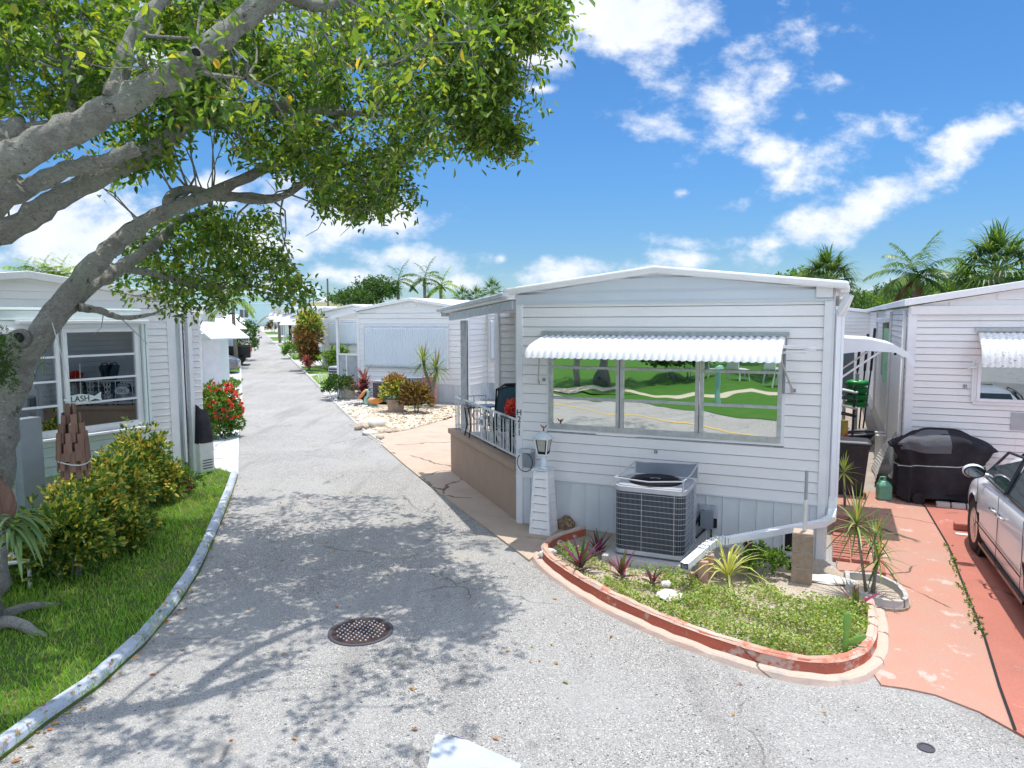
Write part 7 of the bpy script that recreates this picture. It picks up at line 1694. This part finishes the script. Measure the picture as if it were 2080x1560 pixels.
# planter box with crotons
c=G(805,838); pb=thing('square_planter','square stained stone planter with mixed orange and green crotons','planter',(c[0],c[1],.02),.1)
q=MB(); q.lathe([(.30,0),(.38,.34),(.40,.36),(.40,.40),(.34,.40),(.001,.36)],n=4,rot=math.pi/4); part('planter_box',q,'planterbr',pb)
nb=NB(); bush(nb,(0,.05,.68),(.45,.4,.34),170,.13,.04,7,.3,-.6); part('green_foliage',nb.mesh('green_foliage'),'croton',pb)
nb=NB(); bush(nb,(-.05,.1,.95),(.25,.22,.16),60,.14,.04,7,.3,-.3); part('orange_foliage',nb.mesh('orange_foliage'),'orangeleaf',pb)
p=P(845,812,21.5); leafbush('bronze_croton','bronze and yellow croton right of the square planter','shrub',(p[0],p[1],.45),(.42,.36,.45),170,.15,.04,'bronze',wh=7)
p=G(853,830); tc2=thing('painted_tin','rusty red painted metal box leaning behind the bronze croton','metal box',(p[0]+.1,p[1]+.9,.02),-.2); q=MB(); q.box(-.1,.35,-.1,.1,.1,.95); part('tin_body',q,'rust',tc2,bevel=.02)
b4=G(876,828); b4=(b4[0],b4[1],.02)
dracaena('tall_dracaena','tall two-headed dracaena by the second home wall','plant' and b4,[(lambda p:(p[0]-b4[0],p[1]-b4[1],p[2]-.02))(P(860,735,b4[1])),(lambda p:(p[0]-b4[0],p[1]-b4[1],p[2]-.02))(P(886,748,b4[1]-.1))],'drac',.75,60,.045,.07,.8)
for x,y,r,lab,m_ in ((762,868,(.30,.22,.16),'large white rock at the corner of the gravel bed','whitestone'),(735,872,(.24,.18,.10),'tan rock left of the large white rock','stone'),(790,880,(.26,.14,.07),'flat pale rock right of the large white rock','stone'),(752,884,(.22,.13,.07),'low white rock in front at the gravel corner','whitestone'),(772,893,(.12,.1,.06),'smallest rock at the tip of the gravel corner','stone')):
    c=G(x,y); q=MB(); q.rock((0,0,r[2]*.6),r,x,14,.2); single('corner_rock',q,m_,lab,'rock',(c[0],c[1],.01),x*.1,smooth=True)
# cordyline group before the third home
c=at2(628,757); b5=(c[0],c[1],c[2])
t=thing('tall_croton','tall leggy croton with yellow top and rusty middle leaves beside the lane','shrub',b5)
for k in range(5):
    q=MB(); a_=k*1.3; q.tube([(0,0,0),(.25*math.cos(a_),.2*math.sin(a_),1.2),(.45*math.cos(a_),.35*math.sin(a_),2.2+.15*k)],[.06,.045,.03],6); part('stem',q,'palmtrunk',t)
for nm_,cc,rr,mm in (('top_leaves',(.1,0,2.55),(.62,.5,.55),'croton'),('middle_leaves',(-.1,0,1.75),(.65,.55,.5),'orangeleaf'),('lower_leaves',(0,0,.9),(.4,.4,.4),'bronze')):
    nb=NB(); bush(nb,cc,rr,150,.30,.07,7,.3,-.8); part(nm_,nb.mesh(nm_),mm,t)
c=at2(624,762); clump('low_red_plant','low dark red strappy plant at the foot of the tall croton','plant',c,[('redleaf',(60,.7,.09,(0,85),1,.5))],'redleaf')
c=at2(664,757)
t=thing('fan_leaf_shrub','low green fan-leaved palm beside the tall croton','palm',c); nb=NB(); st=MB()
for i in range(14):
    az=i*2.4; el=math.radians(75-55*i/14); d=Vector((math.cos(az)*math.cos(el),math.sin(az)*math.cos(el),math.sin(el))); hub=d*.75; st.tube([(0,0,0),tuple(hub)],.015,4); s=d.cross(Vector((0,0,1))).normalized()
    for k in range(13): a_=math.radians(-80+160*k/12); nb.strap(tuple(hub),tuple(d*math.cos(a_)+s*math.sin(a_)),.55,.07,.6,3)
part('fan_leaves',nb.mesh('fan_leaves'),'hedgelt',t); part('stalks',st,'crown_shaft',t)
for x,y,lab,r,m_ in ((598,736,'small leafy shrub on the verge before the fourth home',(.8,.6,.6),'hedgelt'),(612,722,'broad leaved green plant by the red cabinet',(.9,.7,.9),'hedgelt'),(545,672,'tall bushy shrub far along the right verge',(1.6,1.4,2.0),'hedgelt'),(552,690,'brown leaved shrub far along the right verge',(.8,.7,.9),'bronze'),(690,758,'pale small-leaved shrub beside the slatted condenser',(.6,.5,.7),'hedgelt')):
    c=at2(x,y); leafbush('verge_shrub',lab,'shrub',(c[0],c[1],c[2]+r[2]*.8),r,220,.16,.07,m_,'shrubs on the lane verges')
c=at2(633,722); q=MB(); q.box(-.35,.35,-.3,.3,0,.9); t=thing('red_cabinet','red metal cabinet on the verge before the fourth home','cabinet',c); part('cabinet_body',q,'carred',t,bevel=.04); q=MB(); q.box(-.37,.37,-.32,.32,.9,.95); part('cabinet_lid',q,'greylt',t)
# rope posts by the lawn patch
nbp=None
c=at2(650,782); t=thing('rope_post','small white post with looped rope by the green lawn patch','post',c); q=MB(); q.tube([(0,0,0),(0,0,.5)],.03,6); part('post',q,'trim',t); q=MB(); q.tube([(0,0,.42),(.4,-.2,.25),(.9,-.4,.3)],.012,5); part('rope',q,'rope',t)
lp=px((626,768),(700,757),(712,778),(690,785),(654,790)); sheet('verge_lawn',lp,.03,'fargrass')
bx=np.array(lp); n=9000; X=rng.uniform(bx[:,0].min(),bx[:,0].max(),n); Y=rng.uniform(bx[:,1].min(),bx[:,1].max(),n); ok=inpoly_np(X,Y,lp); X=X[ok];Y=Y[ok]
nb=NB(); D=rng.normal(size=(len(X),3))*.4; D[:,2]=1; nb.blades(np.stack([X,Y,np.full(len(X),.03)+0*X],1),D,rng.uniform(.06,.14,len(X)),rng.uniform(.02,.035,len(X)))
o=part('verge_grass',nb.mesh('verge_grass'),'grass'); o['kind']='stuff'; o['label']='bright grass patch beside the rope post'; o['category']='grass'
# gravel stones as one mass
def stones(poly,n,r0_,r1_,m,label):
    bx=np.array(poly); X=rng.uniform(bx[:,0].min(),bx[:,0].max(),n); Y=rng.uniform(bx[:,1].min(),bx[:,1].max(),n); ok=inpoly_np(X,Y,poly); X=X[ok];Y=Y[ok]; k=len(X)
    base=np.array([[1,0,0],[.5,.87,0],[-.5,.87,0],[-1,0,0],[-.5,-.87,0],[.5,-.87,0],[.45,.3,.7],[-.45,.35,.65],[-.3,-.5,.6],[.4,-.4,.7]])
    S=rng.uniform(r0_,r1_,k)[:,None,None]; a_=rng.uniform(0,6.28,k); ca,sa=np.cos(a_)[:,None],np.sin(a_)[:,None]
    B=base[None]*rng.uniform(.7,1.2,(k,10,1))*S*np.array([1.3,.8,.6]); x=B[:,:,0]*ca-B[:,:,1]*sa; y=B[:,:,0]*sa+B[:,:,1]*ca
    V=np.stack([x+X[:,None],y+Y[:,None],B[:,:,2]+.012+rng.uniform(0,.02,k)[:,None]],2).reshape(-1,3); q0=np.arange(k)[:,None]*10
    Q=np.concatenate([q0+f for f in ([0,1,6,9],[1,2,7,6],[2,3,7,7],[3,4,8,7],[4,5,9,8],[5,0,9,9],[6,7,8,9])],0)
    Q=np.array([q for q in Q.tolist() if len(set(q))==4])
    nb=NB(); nb.add(V,Q); o=part('gravel',nb.mesh('gravel'),m); o['kind']='stuff'; o['label']=label; o['category']='gravel'
MT['pebble']=leafmat('mixed_pebble',[(0,(.20,.13,.08)),(.3,(.50,.40,.27)),(.7,(.62,.52,.38)),(1,(.70,.66,.60))],.85,.0)
gp1=px((742,868),(770,895),(785,884),(850,868),(925,846),(960,832),(940,826),(760,830),(700,828)); stones(gp1,9000,.03,.065,'pebble','tan river gravel in front of the second home')
MT['wpebble']=leafmat('white_pebble',[(0,(.45,.44,.42)),(1,(.74,.72,.68))],.85,.0)
stones(px((656,800),(740,868),(760,832),(735,800),(690,795)),2500,.03,.07,'wpebble','white gravel along the lane edge by the stone pot')
stones(px((1325,1215),(1380,1205),(1400,1240),(1350,1260),(1290,1250)),900,.010,.022,'wpebble','white gravel scattered in the flower bed')
# reflections: garden behind the camera
def wp(d,t): v=wc+dv*d+sv*t; return (v.x,v.y)
for d,t_,lab in ((33,3,'dark bushy tree mirrored in the middle window pane'),(36,7,'spreading tree mirrored in the right window pane')):
    x,y=wp(d,t_); t=thing('lawn_tree',lab,'tree',(x,y,0)); q=MB(); q.tube([(0,0,0),(.15,.1,1.5),(-.1,0,3),(.2,0,5)],[.2,.16,.13,.06],8); q.tube([(-.05,0,2.2),(.7,.2,4)],[.1,.05],6); part('trunk',q,'bark',t,smooth=True); nb=NB(); bush(nb,(0,0,4.6),(2.2,2.2,1.3),500,.25,.12,6,.3,-.5); part('crown',nb.mesh('crown'),'hedge',t)
nb=NB()
for k in range(26): x,y=wp(60+3*math.sin(k),-70+k*5.5); bush(nb,(x,y,2.2),(4,4,2.8),120,.6,.35,5,.3,-.5)
o=part('back_hedge',nb.mesh('back_hedge'),'hedge'); o['kind']='stuff'; o['label']='hedge far behind the camera seen only in reflections'; o['category']='hedge'
for xx,yy,lab in ((1172,786,'slim curved tree on the lawn mirrored in the left window pane'),(1222,780,'forked tree on the lawn mirrored in the left window pane')):
    x,y=refl(xx,yy); t=thing('lawn_tree',lab,'tree',(x,y,0)); q=MB(); q.tube([(0,0,0),(.25,.1,1.0),(.1,0,2.2),(.5,.2,4)],[.22,.17,.13,.07],8); part('trunk',q,'bark',t,smooth=True); nb=NB(); bush(nb,(.4,0,4.6),(2.2,2.2,1.2),400,.25,.12,6,.3,-.5); part('crown',nb.mesh('crown'),'hedge',t)
for xx,yy,r_,lab in ((1365,776,1.4,'dark leafy bush on the lawn mirrored in the middle window pane'),(1390,772,1.2,'second dark bush mirrored beside it in the middle pane'),(1560,768,1.6,'dark bush mirrored behind the chairs in the right pane')):
    x,y=refl(xx,yy); leafbush('lawn_bush',lab,'bush',(x,y,r_),(r_,r_,r_),420,.22,.1,'hedge')
x,y=refl(1462,812); q=MB(); q.lathe([(.12,0),(.10,.9),(.2,1.0),(.15,1.15),(.001,1.2)],n=10); single('bird_bath',q,'aqua','pale green pedestal on the lawn mirrored in the right window pane','pedestal',(x,y,0))
x,y=refl(1510,775); q=MB()
for (a_,b_) in ((-1.6,0),(0,.4),(1.6,0)):
    t=thing('garden_chair','slatted garden chair on the lawn mirrored in the window, '+{-1.6:'left',0:'middle',1.6:'right'}[a_]+' one','chair',(x+a_,y+b_,0),.5,'garden chairs on the lawn')
    q=MB(); q.box(-.3,.3,-.3,.3,.38,.44); part('seat',q,'trim',t); q=MB(); q.box(-.3,.3,.28,.33,.44,1.0); part('backrest',q,'trim',t)
    for sx in (-.27,.27):
        for sy in (-.27,.27): q=MB(); q.box(sx-.02,sx+.02,sy-.02,sy+.02,0,.38); part('leg',q,'trim',t)
